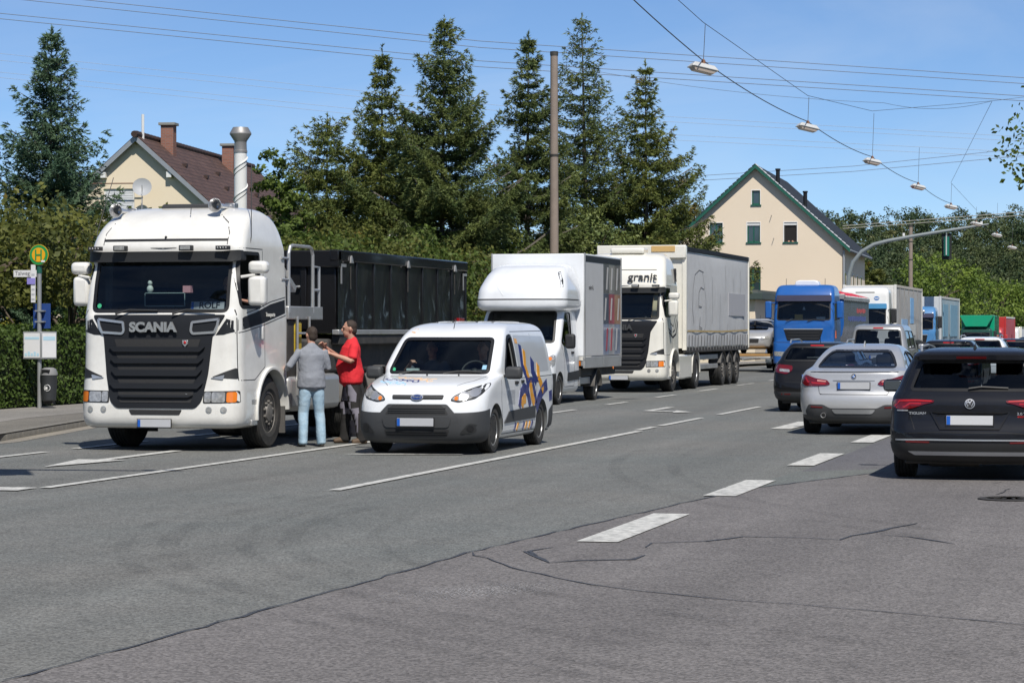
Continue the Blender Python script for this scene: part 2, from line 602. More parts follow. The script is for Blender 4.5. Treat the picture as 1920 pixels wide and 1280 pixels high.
# ------------------------------------------------------------------ ground, road, pavement
def asphalt(name, col, warm, speck=0.5, tar=0.0):
    m = bpy.data.materials.new(name)
    m.use_nodes = True
    nt = m.node_tree
    p = nt.nodes['Principled BSDF']
    p.inputs['Roughness'].default_value = 0.85
    p.inputs['Specular IOR Level'].default_value = 0.35
    tc = nd(nt, 'ShaderNodeTexCoord')
    def noise(scale, det=4, rough=0.6, vec=None):
        n = nd(nt, 'ShaderNodeTexNoise')
        n.inputs['Scale'].default_value = scale; n.inputs['Detail'].default_value = det; n.inputs['Roughness'].default_value = rough
        nt.links.new(vec or tc.outputs['Object'], n.inputs['Vector'])
        return n
    big = noise(0.22, 6, 0.65)
    mx = nd(nt, 'ShaderNodeMixRGB')
    rp = nd(nt, 'ShaderNodeValToRGB')
    rp.color_ramp.elements[0].position = 0.36; rp.color_ramp.elements[1].position = 0.66
    nt.links.new(big.outputs[0], rp.inputs[0]); nt.links.new(rp.outputs[0], mx.inputs[0])
    mx.inputs[1].default_value = tuple(col) + (1,); mx.inputs[2].default_value = tuple(warm) + (1,)
    # streaks along the lanes
    mp = nd(nt, 'ShaderNodeMapping'); mp.inputs['Scale'].default_value = (0.95, 0.035, 1)
    nt.links.new(tc.outputs['Object'], mp.inputs[0])
    st = noise(1.0, 5, 0.6, mp.outputs[0])
    r2 = nd(nt, 'ShaderNodeMapRange'); r2.inputs[1].default_value = 0.35; r2.inputs[2].default_value = 0.65; r2.inputs[3].default_value = 0.87; r2.inputs[4].default_value = 1.1
    nt.links.new(st.outputs[0], r2.inputs[0])
    m2 = nd(nt, 'ShaderNodeMixRGB', blend_type='MULTIPLY'); m2.inputs[0].default_value = 1
    nt.links.new(mx.outputs[0], m2.inputs[1]); nt.links.new(r2.outputs[0], m2.inputs[2])
    # mid stains
    ms = noise(1.7, 7, 0.7)
    r4 = nd(nt, 'ShaderNodeMapRange'); r4.inputs[1].default_value = 0.3; r4.inputs[2].default_value = 0.7; r4.inputs[3].default_value = 0.91; r4.inputs[4].default_value = 1.08
    nt.links.new(ms.outputs[0], r4.inputs[0])
    m4 = nd(nt, 'ShaderNodeMixRGB', blend_type='MULTIPLY'); m4.inputs[0].default_value = 1
    nt.links.new(m2.outputs[0], m4.inputs[1]); nt.links.new(r4.outputs[0], m4.inputs[2])
    # stone chips
    vo = nd(nt, 'ShaderNodeTexVoronoi'); vo.inputs['Scale'].default_value = 62
    nt.links.new(tc.outputs['Object'], vo.inputs['Vector'])
    r3 = nd(nt, 'ShaderNodeMapRange'); r3.inputs[1].default_value = 0.0; r3.inputs[2].default_value = 1.0
    r3.inputs[3].default_value = 1 - speck; r3.inputs[4].default_value = 1 + speck
    sep = nd(nt, 'ShaderNodeSeparateColor'); nt.links.new(vo.outputs['Color'], sep.inputs[0])
    nt.links.new(sep.outputs[0], r3.inputs[0])
    m3 = nd(nt, 'ShaderNodeMixRGB', blend_type='MULTIPLY'); m3.inputs[0].default_value = 1
    nt.links.new(m4.outputs[0], m3.inputs[1]); nt.links.new(r3.outputs[0], m3.inputs[2])
    nt.links.new(m3.outputs[0], p.inputs['Base Color'])
    b = nd(nt, 'ShaderNodeBump'); b.inputs['Strength'].default_value = 0.5; b.inputs['Distance'].default_value = 0.006
    nt.links.new(vo.outputs['Distance'], b.inputs['Height']); nt.links.new(b.outputs[0], p.inputs['Normal'])
    return m
M_ROAD = asphalt('road_asphalt', (0.132, 0.139, 0.133), (0.153, 0.151, 0.141), 0.42)
M_SIDE = asphalt('side_asphalt', (0.137, 0.128, 0.125), (0.16, 0.15, 0.146), 0.42)
M_PATCH = asphalt('patch_asphalt', (0.132, 0.143, 0.136), (0.143, 0.151, 0.143), 0.35)
M_PATCH2 = asphalt('patch_asphalt_violet', (0.115, 0.113, 0.121), (0.129, 0.127, 0.132), 0.35)
M_PAVE = asphalt('pavement_asphalt', (0.2, 0.19, 0.175), (0.25, 0.235, 0.215), 0.25)
M_VERGE = asphalt('verge_asphalt', (0.138, 0.130, 0.118), (0.180, 0.168, 0.144), 0.3)
M_GUT = asphalt('gutter_concrete', (0.24, 0.22, 0.19), (0.3, 0.27, 0.22), 0.2)
M_GRASS = mat('grass_ground', (0.05, 0.075, 0.02), 0.9, var=0.5, vscale=0.6, bump=0.6, bscale=8)
M_LINE = mat('road_paint', (0.6, 0.595, 0.56), 0.7, var=0.08, dirt=(0.17, 0.17, 0.16), dscale=9.0, damt=0.95, bump=0.2, bscale=60)
M_TAR = mat('tar_seal', (0.05, 0.05, 0.052), 0.55, var=0.2)
def sheet(name, polys, z, m, kind='structure', parent=None):
    mb = MB()
    for poly in polys:
        mb.add([(x, y, z + gz(y)) for x, y in poly], [list(range(len(poly)))])
    me = bpy.data.meshes.new(name); me.from_pydata(mb.v, [], mb.f)
    bm = bmesh.new(); bm.from_mesh(me); bmesh.ops.recalc_face_normals(bm, faces=bm.faces)
    for f in bm.faces:
        if f.normal.z < 0: f.normal_flip()
    bm.to_mesh(me); bm.free()
    finish(me, m, None)
    o = ob(name, me, parent)
    if parent is None and kind: o['kind'] = kind
    return o
def strips(xs, ys):
    """quads between x(y) edges; xs = list of functions"""
    out = []
    for a, b in zip(ys, ys[1:]):
        out.append([(xs[0](a), a), (xs[1](a), a), (xs[1](b), b), (xs[0](b), b)])
    return out
YS = [-60, -20, 0, 10, 20, 28, 35.5, 42, 50, 60, 80, 100, 120, 140, 160, 180, 200, 220, 250, 280, 320, 380]
def kerb_x(y):
    pts = [(-60, -17.2), (35.4, -17.25), (42.2, -18.65), (50, -19.2), (400, -19.2)]
    for (a, xa), (b, xb) in zip(pts, pts[1:]):
        if y <= b: return xa + (xb - xa) * (y - a) / (b - a)
    return -19.2
def gq(x0, x1, y0, y1):
    return [(x0, y0), (x1, y0), (x1, y1), (x0, y1)]
gys = [-400, -60, 0, 60, 100, 140, 180, 220, 260, 300, 400, 700, 1500, 4000]
def gzz(y): return gz(min(y, 320))
mb = MB()
for a, b in zip(gys, gys[1:]):
    mb.add([(-2500, a, gzz(a) - 0.03), (2500, a, gzz(a) - 0.03), (2500, b, gzz(b) - 0.03), (-2500, b, gzz(b) - 0.03)], [[0, 1, 2, 3]])
g_ = mb.obj('ground', M_GRASS, None, smooth=None); g_['kind'] = 'structure'
road = sheet('road', strips([lambda y: kerb_x(y) , lambda y: 9.0], YS), 0.0, M_ROAD)
seam = [(-5.9, -60), (-5.85, 4), (-5.48, 11.3), (-5.3, 15), (-5.17, 18.74), (-4.9, 21.65), (-4.6, 24.6), (-4.26, 27.2), (-3.24, 30.66), (-1.6, 33.2), (2.0, 35.5), (9.0, 37.0)]
side = sheet('side_road', [seam + [(9.0, -60)]], 0.004, M_SIDE)
sheet('road_patch', [[(-4.86, 22.1), (-4.38, 26.9), (-4.3, 30.5), (-2.9, 31.6), (-3.26, 30.7), (-4.28, 27.22), (-4.62, 24.6)]], 0.003, M_PATCH)
sheet('road_patch', [[(-4.25, 30.2), (-4.2, 46), (0.5, 46), (0.5, 34.5), (-2.7, 32.0)]], 0.002, M_PATCH2)
sheet('gutter', strips([lambda y: kerb_x(y) + 0.002, lambda y: kerb_x(y) + 0.32], YS), 0.005, M_GUT)
# tarred cracks and seams
def crack(pts, w, name='tar_seam', seed=0, parent=None, z=0.009):
    rg = random.Random(seed)
    P = []
    for a, b in zip(pts, pts[1:]):
        k = max(1, int((Vector(b) - Vector(a)).length / 0.25))
        P += [(a[0] + (b[0] - a[0]) * j / k + rg.uniform(-1, 1) * max(w, 0.03) * 0.8, a[1] + (b[1] - a[1]) * j / k + rg.uniform(-1, 1) * max(w, 0.03) * 0.8) for j in range(k)]
    P.append(pts[-1])
    A, B = [], []
    for i, p in enumerate(P):
        t = (Vector(P[min(i + 1, len(P) - 1)]) - Vector(P[max(0, i - 1)])).normalized()
        n = Vector((-t.y, t.x)) * w * rg.uniform(0.25, 0.75) * (0.3 if i in (0, len(P) - 1) else 1)
        A.append((p[0] + n.x, p[1] + n.y, z + gz(p[1]))); B.append((p[0] - n.x, p[1] - n.y, z + gz(p[1])))
    n = len(P)
    MB().add(A + B, [[n + k, n + k + 1, k + 1, k] for k in range(n - 1)]).obj(name, M_TAR, parent, smooth=None)
crack(seam[2:9], 0.024, seed=1, parent=side)
crack([(-5.17, 18.74), (-4.55, 17.64), (-4.07, 16.96), (-3.32, 16.24), (-2.55, 15.83), (-1.98, 15.6), (-1.33, 15.23), (-0.3, 14.7)], 0.016, seed=2, parent=side)
crack([(-4.77, 18.94), (-4.64, 18.64), (-4.34, 18.04), (-4.18, 18.3), (-3.86, 18.47), (-3.81, 18.85)], 0.04, seed=3, parent=side)
crack([(-4.63, 19.32), (-4.72, 18.95), (-4.6, 18.6)], 0.05, seed=8, parent=side)
crack([(-3.93, 19.55), (-3.97, 19.95), (-3.56, 20.21), (-3.38, 20.75), (-2.9, 20.76), (-2.53, 20.64), (-2.49, 21.03), (-2.34, 21.65), (-2.1, 22.56)], 0.035, seed=4, parent=side)
crack([(-2.34, 21.24), (-2.05, 21.04), (-1.61, 20.45)], 0.028, seed=5, parent=side)
crack([(-1.85, 28.5), (-1.75, 28.95)], 0.03, seed=6, parent=side); crack([(-1.67, 26.7), (-1.62, 27.2), (-1.59, 27.72)], 0.03, seed=7, parent=side)
# painted markings
def dash(x, y0, y1, w, name='lane_marking', skew=0.0):
    k = max(1, int((y1 - y0) / 12))
    qs = []
    for i in range(k):
        a = y0 + (y1 - y0) * i / k; b = y0 + (y1 - y0) * (i + 1) / k
        qs.append([(x - w / 2, a), (x + w / 2, a), (x + w / 2, b), (x - w / 2, b)])
    return sheet(name, qs, 0.012, M_LINE, None, road)
dash(-11.72, 25.2, 44.5, 0.14)
dash(-8.55, 25.6, 41.8, 0.14)
for a, b in ((42.2, 43.6), (44.2, 48.3), (50.3, 55.6), (60, 66), (72, 78), (84, 90), (96, 102), (108, 114), (120, 126), (135, 141)):
    dash(-8.66, a, b, 0.13)
for a, b in ((19.9, 23.1), (25.7, 28.5), (31.7, 34.9), (38.4, 41.2)):
    dash(-4.42, a, b, 0.34)
dash(-6.38, 43.3, 46.8, 0.36)
for a, b in ((47.2, 48.6), (50.4, 52.6), (56.2, 58.4), (62.6, 65.2), (69.4, 72.4), (76.6, 79.8), (84, 87), (92, 95), (100, 103)):
    dash(-12.1 - (a - 47) * 0.018, a, b, 0.13)
for a, b in ((23, 24.6), (26.5, 28.1), (30.2, 32.6), (33.6, 36.2), (38, 40), (42, 44), (46, 48)):
    dash(-15.15, a, b, 0.14)
sheet('stop_line', [gq(-15.1, -11.8, 24.7, 25.2)], 0.012, M_LINE, None, road)
def arrow(x, y, s=1.0, left=False):
    sh = [(x - 0.09, y), (x + 0.09, y), (x + 0.09, y - 3.0 * s), (x - 0.09, y - 3.0 * s)]
    if left:
        hd = [[(x - 0.09, y - 2.6 * s), (x - 0.09, y - 3.0 * s), (x + 0.75, y - 3.6 * s), (x + 0.75, y - 3.2 * s)],
              [(x + 0.55, y - 2.5 * s), (x + 1.05, y - 3.6 * s), (x + 0.75, y - 4.2 * s)]]
    else:
        hd = [[(x - 0.34, y - 2.6 * s), (x + 0.34, y - 2.6 * s), (x, y - 4.4 * s)]]
    sheet('arrow_marking', [sh], 0.012, M_LINE, None, road)
    for q, pl in enumerate(hd): sheet('arrow_marking', [pl], 0.0145 + 0.002 * q, M_LINE, None, road)
arrow(-13.5, 33.4)
sheet('arrow_marking', [[(-10.9, 33.0), (-9.3, 33.35), (-9.3, 33.5), (-10.6, 33.25)]], 0.012, M_LINE, None, road)
arrow(-10.5, 54.8, 0.9, True)
arrow(-13.6, 55.0)
# worn white smear of old paint in the side road
M_SMEAR = None
def smear_mat():
    m = bpy.data.materials.new('paint_smear'); m.use_nodes = True
    nt = m.node_tree; p = nt.nodes['Principled BSDF']; p.inputs['Base Color'].default_value = (0.5, 0.5, 0.5, 1); p.inputs['Roughness'].default_value = 0.8
    tc = nd(nt, 'ShaderNodeTexCoord'); n = nd(nt, 'ShaderNodeTexNoise'); n.inputs['Scale'].default_value = 60; n.inputs['Detail'].default_value = 3
    nt.links.new(tc.outputs['Object'], n.inputs['Vector'])
    rp = nd(nt, 'ShaderNodeMapRange'); rp.inputs[1].default_value = 0.56; rp.inputs[2].default_value = 0.62; nt.links.new(n.outputs[0], rp.inputs[0])
    g = nd(nt, 'ShaderNodeTexGradient', gradient_type='SPHERICAL')
    mp = nd(nt, 'ShaderNodeMapping'); mp.inputs['Scale'].default_value = (2.2, 1.0, 1); nt.links.new(tc.outputs['Object'], mp.inputs[0]); nt.links.new(mp.outputs[0], g.inputs[0])
    mu = nd(nt, 'ShaderNodeMath', operation='MULTIPLY'); nt.links.new(rp.outputs[0], mu.inputs[0]); nt.links.new(g.outputs[0], mu.inputs[1])
    nt.links.new(mu.outputs[0], p.inputs['Alpha'])
    return m
sm = MB().add([(-0.5, -0.9, 0), (0.5, -0.9, 0), (0.5, 0.9, 0), (-0.5, 0.9, 0)], [[0, 1, 2, 3]]).obj('paint_smear', smear_mat(), side, smooth=None)
sm.location = (-4.33, 15.95, 0.0135); sm.rotation_euler = (0, 0, R(-35))
# dark rubber arcs left by turning tyres
def rub_mat():
    m = bpy.data.materials.new('tyre_rubber_mark'); m.use_nodes = True
    nt = m.node_tree; p = nt.nodes['Principled BSDF']; p.inputs['Base Color'].default_value = (0.035, 0.035, 0.037, 1); p.inputs['Roughness'].default_value = 0.8
    tc = nd(nt, 'ShaderNodeTexCoord'); n = nd(nt, 'ShaderNodeTexNoise'); n.inputs['Scale'].default_value = 1.1; n.inputs['Detail'].default_value = 8; n.inputs['Roughness'].default_value = 0.75
    nt.links.new(tc.outputs['Object'], n.inputs['Vector'])
    rp = nd(nt, 'ShaderNodeMapRange'); rp.inputs[1].default_value = 0.42; rp.inputs[2].default_value = 0.75; rp.inputs[4].default_value = 0.22; nt.links.new(n.outputs[0], rp.inputs[0])
    nt.links.new(rp.outputs[0], p.inputs['Alpha'])
    return m
M_RUB = rub_mat()
def rubber(pts, w=0.16):
    P = []
    n = 40
    for i in range(n + 1):
        t = i / n
        (x0, y0), (x1, y1), (x2, y2) = pts
        P.append((x0 * (1 - t) ** 2 + 2 * x1 * t * (1 - t) + x2 * t * t, y0 * (1 - t) ** 2 + 2 * y1 * t * (1 - t) + y2 * t * t))
    A, B = [], []
    for i, p in enumerate(P):
        t = (Vector(P[min(i + 1, n)]) - Vector(P[max(0, i - 1)])).normalized(); q = Vector((-t.y, t.x)) * w / 2
        A.append((p[0] + q.x, p[1] + q.y, 0.016)); B.append((p[0] - q.x, p[1] - q.y, 0.016))
    MB().add(A + B, [[n + 1 + k, n + 2 + k, k + 1, k] for k in range(n)]).obj('tyre_mark', M_RUB, road, smooth=None)
for i, dx in enumerate((0.0, 0.55, 1.5, 2.1, 3.3)):
    rubber([(-8.6 + dx * 0.6, 25.5 - dx), (-10.0 + dx, 17.5), (-2.5 + dx * 0.5, 12.0 + dx * 0.4)], 0.14 + 0.05 * (i % 2))
for dx in (0.0, 0.8):
    rubber([(-7.2 + dx, 36), (-7.0 + dx, 26), (-0.5, 19.5 + dx)], 0.15)
# sewer cover ahead of the black car
cv = MB().lathe([(0.0, 0.0), (0.3, 0.0), (0.3, 0.008), (0.33, 0.008), (0.345, 0.003), (0.4, 0.003), (0.4, 0.0)], n=28)
cvo = cv.obj('manhole_cover', mat('cast_iron', (0.07, 0.065, 0.06), 0.6, metal=0.4, var=0.3, vscale=20), side)
cvo.location = (-1.5, 26.0, 0.012); cvo.scale = (0.8, 0.8, 1)
for k in range(10):
    a = R(36 * k); r_ = 0.19
    s_ = MB().box(-0.05, 0.05, -0.016, 0.016, 0, 0.006).obj('rib', MATS['cast_iron'], cvo); s_.location = (r_ * math.cos(a), r_ * math.sin(a), 0.008); s_.rotation_euler = (0, 0, a)
# pavement, verge and kerb stones
sheet('verge', strips([lambda y: kerb_x(y) - 1.3, lambda y: kerb_x(y) - 0.001], YS), 0.118, M_VERGE)
pav = sheet('pavement', strips([lambda y: -22.6, lambda y: kerb_x(y) - 1.3], YS), 0.122, M_PAVE)
M_KERB = mat('kerb_concrete', (0.2, 0.19, 0.17), 0.85, var=0.18, vscale=4, bump=0.4, bscale=50, dirt=(0.1, 0.09, 0.07), dscale=3, damt=0.6)
kerb = thing('kerb', None, None); kerb['kind'] = 'structure'
kprof = [(-0.13, -0.05), (0.0, -0.05), (0.0, 0.085), (-0.022, 0.122), (-0.13, 0.125)]
kme = MB().prism([(u, w) for u, w in kprof], 'y', 0.006, 0.994).mesh('kerb_stone', M_KERB)
y = 28.0
while y < 64:
    x0, x1 = kerb_x(y), kerb_x(y + 1)
    k = ob('kerb_stone', kme, kerb, 0.008)
    k.location = (x0, y, 0); k.rotation_euler = (0, 0, math.atan2(x0 - x1, 1.0)); k.scale = (1, math.hypot(1, x1 - x0), 1)
    y += 1.0
me_ = MB().prism(kprof, 'y', 64, 330).mesh('kerb_run', M_KERB)
for v in me_.vertices: v.co.x += -19.2; v.co.z += gz(v.co.y)
ob('kerb_run', me_, kerb)
# ------------------------------------------------------------------ plants
M_BARK = mat('bark', (0.09, 0.07, 0.05), 0.9, var=0.35, vscale=6, bump=0.8, bscale=14)
M_BARKG = mat('bark_grey', (0.13, 0.115, 0.095), 0.9, var=0.35, vscale=6, bump=0.8, bscale=14)
L_MAPLE = leafmat('leaf_maple', (0.064, 0.084, 0.019), (0.154, 0.160, 0.033), (0.236, 0.114, 0.034), 0.9)
L_GREEN = leafmat('leaf_green', (0.052, 0.085, 0.018), (0.127, 0.177, 0.032), (0.164, 0.198, 0.037), 0.9)
L_FRESH = leafmat('leaf_fresh', (0.092, 0.150, 0.026), (0.201, 0.272, 0.045), None, 0.7)
L_SPRUCE = leafmat('needle_blue', (0.057, 0.112, 0.066), (0.124, 0.191, 0.103), None, 1.6, trans=0.15)
L_FIR = leafmat('needle_green', (0.089, 0.121, 0.032), (0.190, 0.216, 0.053), (0.254, 0.187, 0.056), 1.3, trans=0.15)
L_FIR2 = leafmat('needle_deep', (0.075, 0.112, 0.037), (0.166, 0.197, 0.056), None, 1.3, trans=0.15)
L_WOOD = leafmat('leaf_woodland', (0.035, 0.063, 0.027), (0.092, 0.114, 0.040), (0.158, 0.143, 0.054), 0.16, trans=0.2)
L_HEDGE = leafmat('leaf_hedge', (0.043, 0.075, 0.015), (0.101, 0.159, 0.031), None, 3.0)
L_YELLOW = leafmat('leaf_yellow', (0.16, 0.17, 0.025), (0.28, 0.27, 0.04), None, 3.0)
def leaf_quads(P, N, size, rng, asp=0.62, jit=0.9):
    """one bent-free leaf quad per point; N = rough outward direction"""
    n = len(P)
    D = N + rng.normal(0, jit, (n, 3))
    D /= np.linalg.norm(D, axis=1, keepdims=True) + 1e-9
    T = rng.normal(0, 1, (n, 3)); T -= D * (T * D).sum(1, keepdims=True); T /= np.linalg.norm(T, axis=1, keepdims=True) + 1e-9
    B = np.cross(D, T)
    s = (size * rng.uniform(0.6, 1.4, n))[:, None]
    V = np.empty((n, 4, 3))
    V[:, 0] = P - T * s * 0.5; V[:, 1] = P + B * s * 0.5 * asp; V[:, 2] = P + T * s * 0.5; V[:, 3] = P - B * s * 0.5 * asp
    F = np.arange(n * 4).reshape(n, 4)
    return V.reshape(-1, 3), F
def crown_points(rng, centre, rad, clumps, per, cr, hollow=0.55):
    """leaf points in clumps spread over an uneven ellipsoid"""
    d = rng.normal(0, 1, (clumps, 3)); d /= np.linalg.norm(d, axis=1, keepdims=True)
    lump = 1 + 0.16 * np.sin(d[:, 0] * 5 + centre[0]) * np.cos(d[:, 2] * 4 + centre[1]) + rng.normal(0, 0.09, clumps)
    k = (hollow + (1 - hollow) * rng.uniform(0, 1, clumps) ** 0.5) * lump
    Cn = np.array(centre) + d * k[:, None] * np.array(rad)
    P = np.repeat(Cn, per, 0)
    off = rng.normal(0, 1, (len(P), 3)); off /= np.linalg.norm(off, axis=1, keepdims=True) + 1e-9
    off *= (rng.uniform(0, 1, len(P)) ** 0.45)[:, None] * np.array([cr, cr, cr * 0.7])
    P = P + off
    N = np.repeat(d, per, 0) * 0.5 + off / cr * 0.6 + np.array([0, 0, 0.5])
    return P, N, Cn
def limbs(mb, base, top, r0, ends, rg):
    """tapered trunk with limbs reaching towards clump centres"""
    b = Vector(base); t = Vector(top)
    pts = [b + (t - b) * k / 6 + Vector((rg.uniform(-1, 1), rg.uniform(-1, 1), 0)) * r0 * 0.35 * (k > 0) for k in range(7)]
    mb.tube(pts, [r0 * (1.25 if k == 0 else 1 - 0.8 * k / 6) for k in range(7)], 9)
    for e in ends:
        e = Vector(e)
        k = rg.uniform(0.35, 0.85)
        s = b + (t - b) * k
        m = s + (e - s) * 0.5 + Vector((0, 0, 0.12 * (e - s).length))
        mb.tube([s, m, e], [r0 * 0.42 * (1.1 - k * 0.6), r0 * 0.25, r0 * 0.07], 6)
def leafy_tree(name, label, loc, h, rad, m, seed, clumps=130, per=60, leaf=0.14, trunk_r=0.13, bark=None, group=None, cat='tree', cr=None, low=0.0):
    rng = np.random.default_rng(seed); rg = random.Random(seed)
    t = thing(name, label, cat, loc, 0, group)
    cz = h - rad[2]
    P, N, Cn = crown_points(rng, (0, 0, cz), rad, clumps, per, cr or rad[0] * 0.26)
    keep = P[:, 2] > low
    V, F = leaf_quads(P[keep], N[keep], leaf, rng)
    ob('crown', npmesh('crown', V, F, m), t)
    mb = MB()
    idx = rng.choice(len(Cn), min(16, len(Cn)), replace=False)
    limbs(mb, (0, 0, -0.05), (0, 0, cz + rad[2] * 0.45), trunk_r, [Cn[i] for i in idx], rg)
    mb.obj('trunk', bark or M_BARK, t)
    return t
def conifer(name, label, loc, h, rad, m, seed, whorls=30, z0=0.12, droop=0.25, gap=0.0, blade=0.15, dens=1.0, group=None, shape=0.85, dead=0):
    """trunk, whorls of boughs, each bough hung with needle sprays"""
    rng = np.random.default_rng(seed)
    t = thing(name, label, 'tree', loc, 0, group)
    mb = MB()
    tr = 0.011 * h + 0.03
    lean = rng.normal(0, 0.012, 2)
    axis = lambda z: np.array([lean[0] * z, lean[1] * z, z])
    mb.tube([tuple(axis(h * k / 8 - (0.1 if k == 0 else 0))) for k in range(9)], [tr * (1 - 0.97 * k / 8) for k in range(9)], 8)
    PP, NN, DD, LL = [], [], [], []
    for w in range(whorls):
        f = (w + rng.uniform(-0.3, 0.3)) / whorls
        f = min(max(f, 0), 0.985)
        z = h * (z0 + (1 - z0) * f)
        L0 = rad * (1 - f) ** shape * (1.0 if f > 0.14 else 0.75 + f * 1.8) + 0.10
        nb = int(rng.integers(5, 8))
        a0 = rng.uniform(0, 6.28)
        for b in range(nb):
            a = a0 + 6.283 * b / nb + rng.normal(0, 0.25)
            if rng.uniform() < gap: continue
            L = L0 * rng.choice([0.55, 0.8, 1.0, 1.05, 1.3]) * rng.uniform(0.85, 1.12)
            rise = 0.30 * f - droop * (1 - f) + rng.normal(0, 0.09)
            d = np.array([math.cos(a), math.sin(a), 0])
            s = axis(z)
            ns = max(3, int(L / 0.16))
            ts = np.linspace(0.12, 1, ns)
            # bough sags then lifts at its tip
            zz = rise * L * ts + 0.22 * L * (ts ** 2.4) - 0.05 * L * np.sin(ts * 3.1)
            pts = s + d * (L * ts)[:, None] + np.array([0, 0, 1]) * zz[:, None]
            mb.tube([tuple(s)] + [tuple(p) for p in pts[::max(1, ns // 3)]], [max(0.012, 0.02 * L * 0.5)] * (1 + len(pts[::max(1, ns // 3)])), 4, False)
            sd = np.array([-d[1], d[0], 0])
            for i, p in enumerate(pts):
                tw = 0.5 * L * (1 - ts[i]) ** 0.7 * (0.35 + ts[i]) + 0.12
                for sg in (-1, 1):
                    k = max(2, int(tw / 0.05 * dens))
                    q = rng.uniform(0.0, 1, k)
                    dirv = sd * sg * 0.85 + d * 0.55
                    c = p + dirv * (tw * q)[:, None] + rng.normal(0, 0.04, (k, 3)) + np.array([0, 0, -1]) * (0.34 * tw * q ** 1.5 + rng.uniform(0, 0.16, k) * tw)[:, None]
                    PP.append(c); DD.append(np.tile(dirv * 0.7 + np.array([0, 0, -0.12]), (k, 1)))
            k = max(2, int(4 * dens))
            PP.append(np.tile(pts[-1], (k, 1)) + rng.normal(0, 0.05, (k, 3))); DD.append(np.tile(d + np.array([0, 0, 0.35]), (k, 1)))
    # leader
    k = 26
    zt = h * rng.uniform(0.92, 1.01, k)
    PP.append(np.array([axis(z) for z in zt])); dd = rng.normal(0, 0.5, (k, 3)); dd[:, 2] = 0.9; DD.append(dd)
    P = np.concatenate(PP); D = np.concatenate(DD)
    # each spray: three narrow blades fanned round its twig
    n = len(P)
    Vs = []
    for j in range(4):
        T = D + rng.normal(0, 0.4, (n, 3)); T /= np.linalg.norm(T, axis=1, keepdims=True) + 1e-9
        S = np.cross(T, rng.normal(0, 1, (n, 3))); S /= np.linalg.norm(S, axis=1, keepdims=True) + 1e-9
        L = (blade * rng.uniform(0.6, 1.3, n))[:, None]
        V = np.empty((n, 4, 3))
        V[:, 0] = P - T * L * 0.35; V[:, 1] = P + S * L * 0.12; V[:, 2] = P + T * L * 0.95; V[:, 3] = P - S * L * 0.12
        Vs.append(V.reshape(-1, 3))
    V = np.concatenate(Vs); F = np.arange(len(V)).reshape(-1, 4)
    ob('crown', npmesh('crown', V, F, m), t)
    rg = random.Random(seed)
    for _ in range(dead):
        a = rg.uniform(3.6, 5.4); z = h * rg.uniform(0.12, 0.4); l = rad * rg.uniform(0.7, 1.0)
        mb.tube([(0, 0, z), (math.cos(a) * l * 0.5, math.sin(a) * l * 0.5, z - 0.1 * l), (math.cos(a) * l, math.sin(a) * l, z + 0.05 * l)], [0.035, 0.025, 0.008], 5)
    mb.obj('trunk', M_BARKG, t)
    return t
G = 'tall conifers behind the pavement'
conifer('spruce_tree', 'bluish spruce standing alone at far left, beside the brown-roofed house', (-30.75, 66.4, 0), 10.2, 2.95, L_SPRUCE, 3, 34, 0.1, 0.0, blade=0.13, dens=1.6, shape=1.05)
conifer('fir_tree', 'broad lower fir with brownish cones, leftmost of the conifer row', (-30.4, 90.0, 0), 9.7, 3.1, L_FIR, 11, 26, 0.08, 0.05, dens=1.0, group=G, shape=0.6, dead=3)
conifer('fir_tree', 'slim fir with pointed tip rising beside the broad lower fir', (-28.55, 91.0, 0), 12.3, 3.2, L_FIR, 12, 32, 0.08, 0.1, gap=0.08, group=G, dead=2, shape=1.0, dens=1.35)
conifer('fir_tree', 'tall dark fir with bare lower trunk, left of the one-piece concrete mast', (-26.3, 91.3, 0), 13.3, 3.7, L_FIR2, 13, 34, 0.22, 0.06, gap=0.12, group=G, shape=0.95, dens=1.25)
conifer('fir_tree', 'evenly pointed fir just left of the concrete mast', (-24.4, 97.0, 0), 13.45, 3.2, L_FIR2, 14, 34, 0.1, 0.1, gap=0.1, group=G, shape=1.0, dens=1.35)
conifer('fir_tree', 'thin see-through fir, tallest one, just right of the concrete mast', (-23.1, 102.4, 0), 14.7, 3.3, L_FIR2, 15, 36, 0.2, 0.06, gap=0.28, dens=0.7, group=G, shape=0.85, dead=4)
conifer('fir_tree', 'dense wide-skirted fir nearest the cream gabled house', (-20.75, 103.0, 0), 12.75, 4.0, L_FIR, 16, 32, 0.08, 0.04, gap=0.06, dens=1.25, group=G, shape=1.05, dead=2)
# row of small broad-leaved trees behind the hedge
GB = 'small broad-leaved trees in a row behind the hedge'
row_t = [(-25.6, 46.2, 4.75, L_MAPLE, 'bronze-tinged maple at the left picture edge behind the bus stop'),
         (-25.2, 50.4, 4.55, L_MAPLE, 'bronze-tinged maple behind the bus stop sign'),
         (-24.9, 55.0, 4.4, L_MAPLE, 'bronze-tinged maple half hidden by the cab of the first white truck'),
         (-24.4, 60.5, 4.2, L_GREEN, 'low leafy tree hidden behind the roof of the first white truck'),
         (-24.4, 65.5, 4.4, L_MAPLE, 'low leafy tree above the ladder of the black tipper'),
         (-24.3, 70.5, 4.5, L_GREEN, 'low leafy tree above the front half of the black tipper'),
         (-24.2, 75.5, 4.7, L_MAPLE, 'low leafy tree above the middle of the black tipper'),
         (-24.0, 80.5, 4.7, L_GREEN, 'low leafy tree above the rear of the black tipper'),
         (-24.0, 86.0, 4.6, L_MAPLE, 'low leafy tree between the black tipper and the box van'),
         (-24.0, 92.0, 4.7, L_GREEN, 'low leafy tree left of the concrete mast, above the box van')]
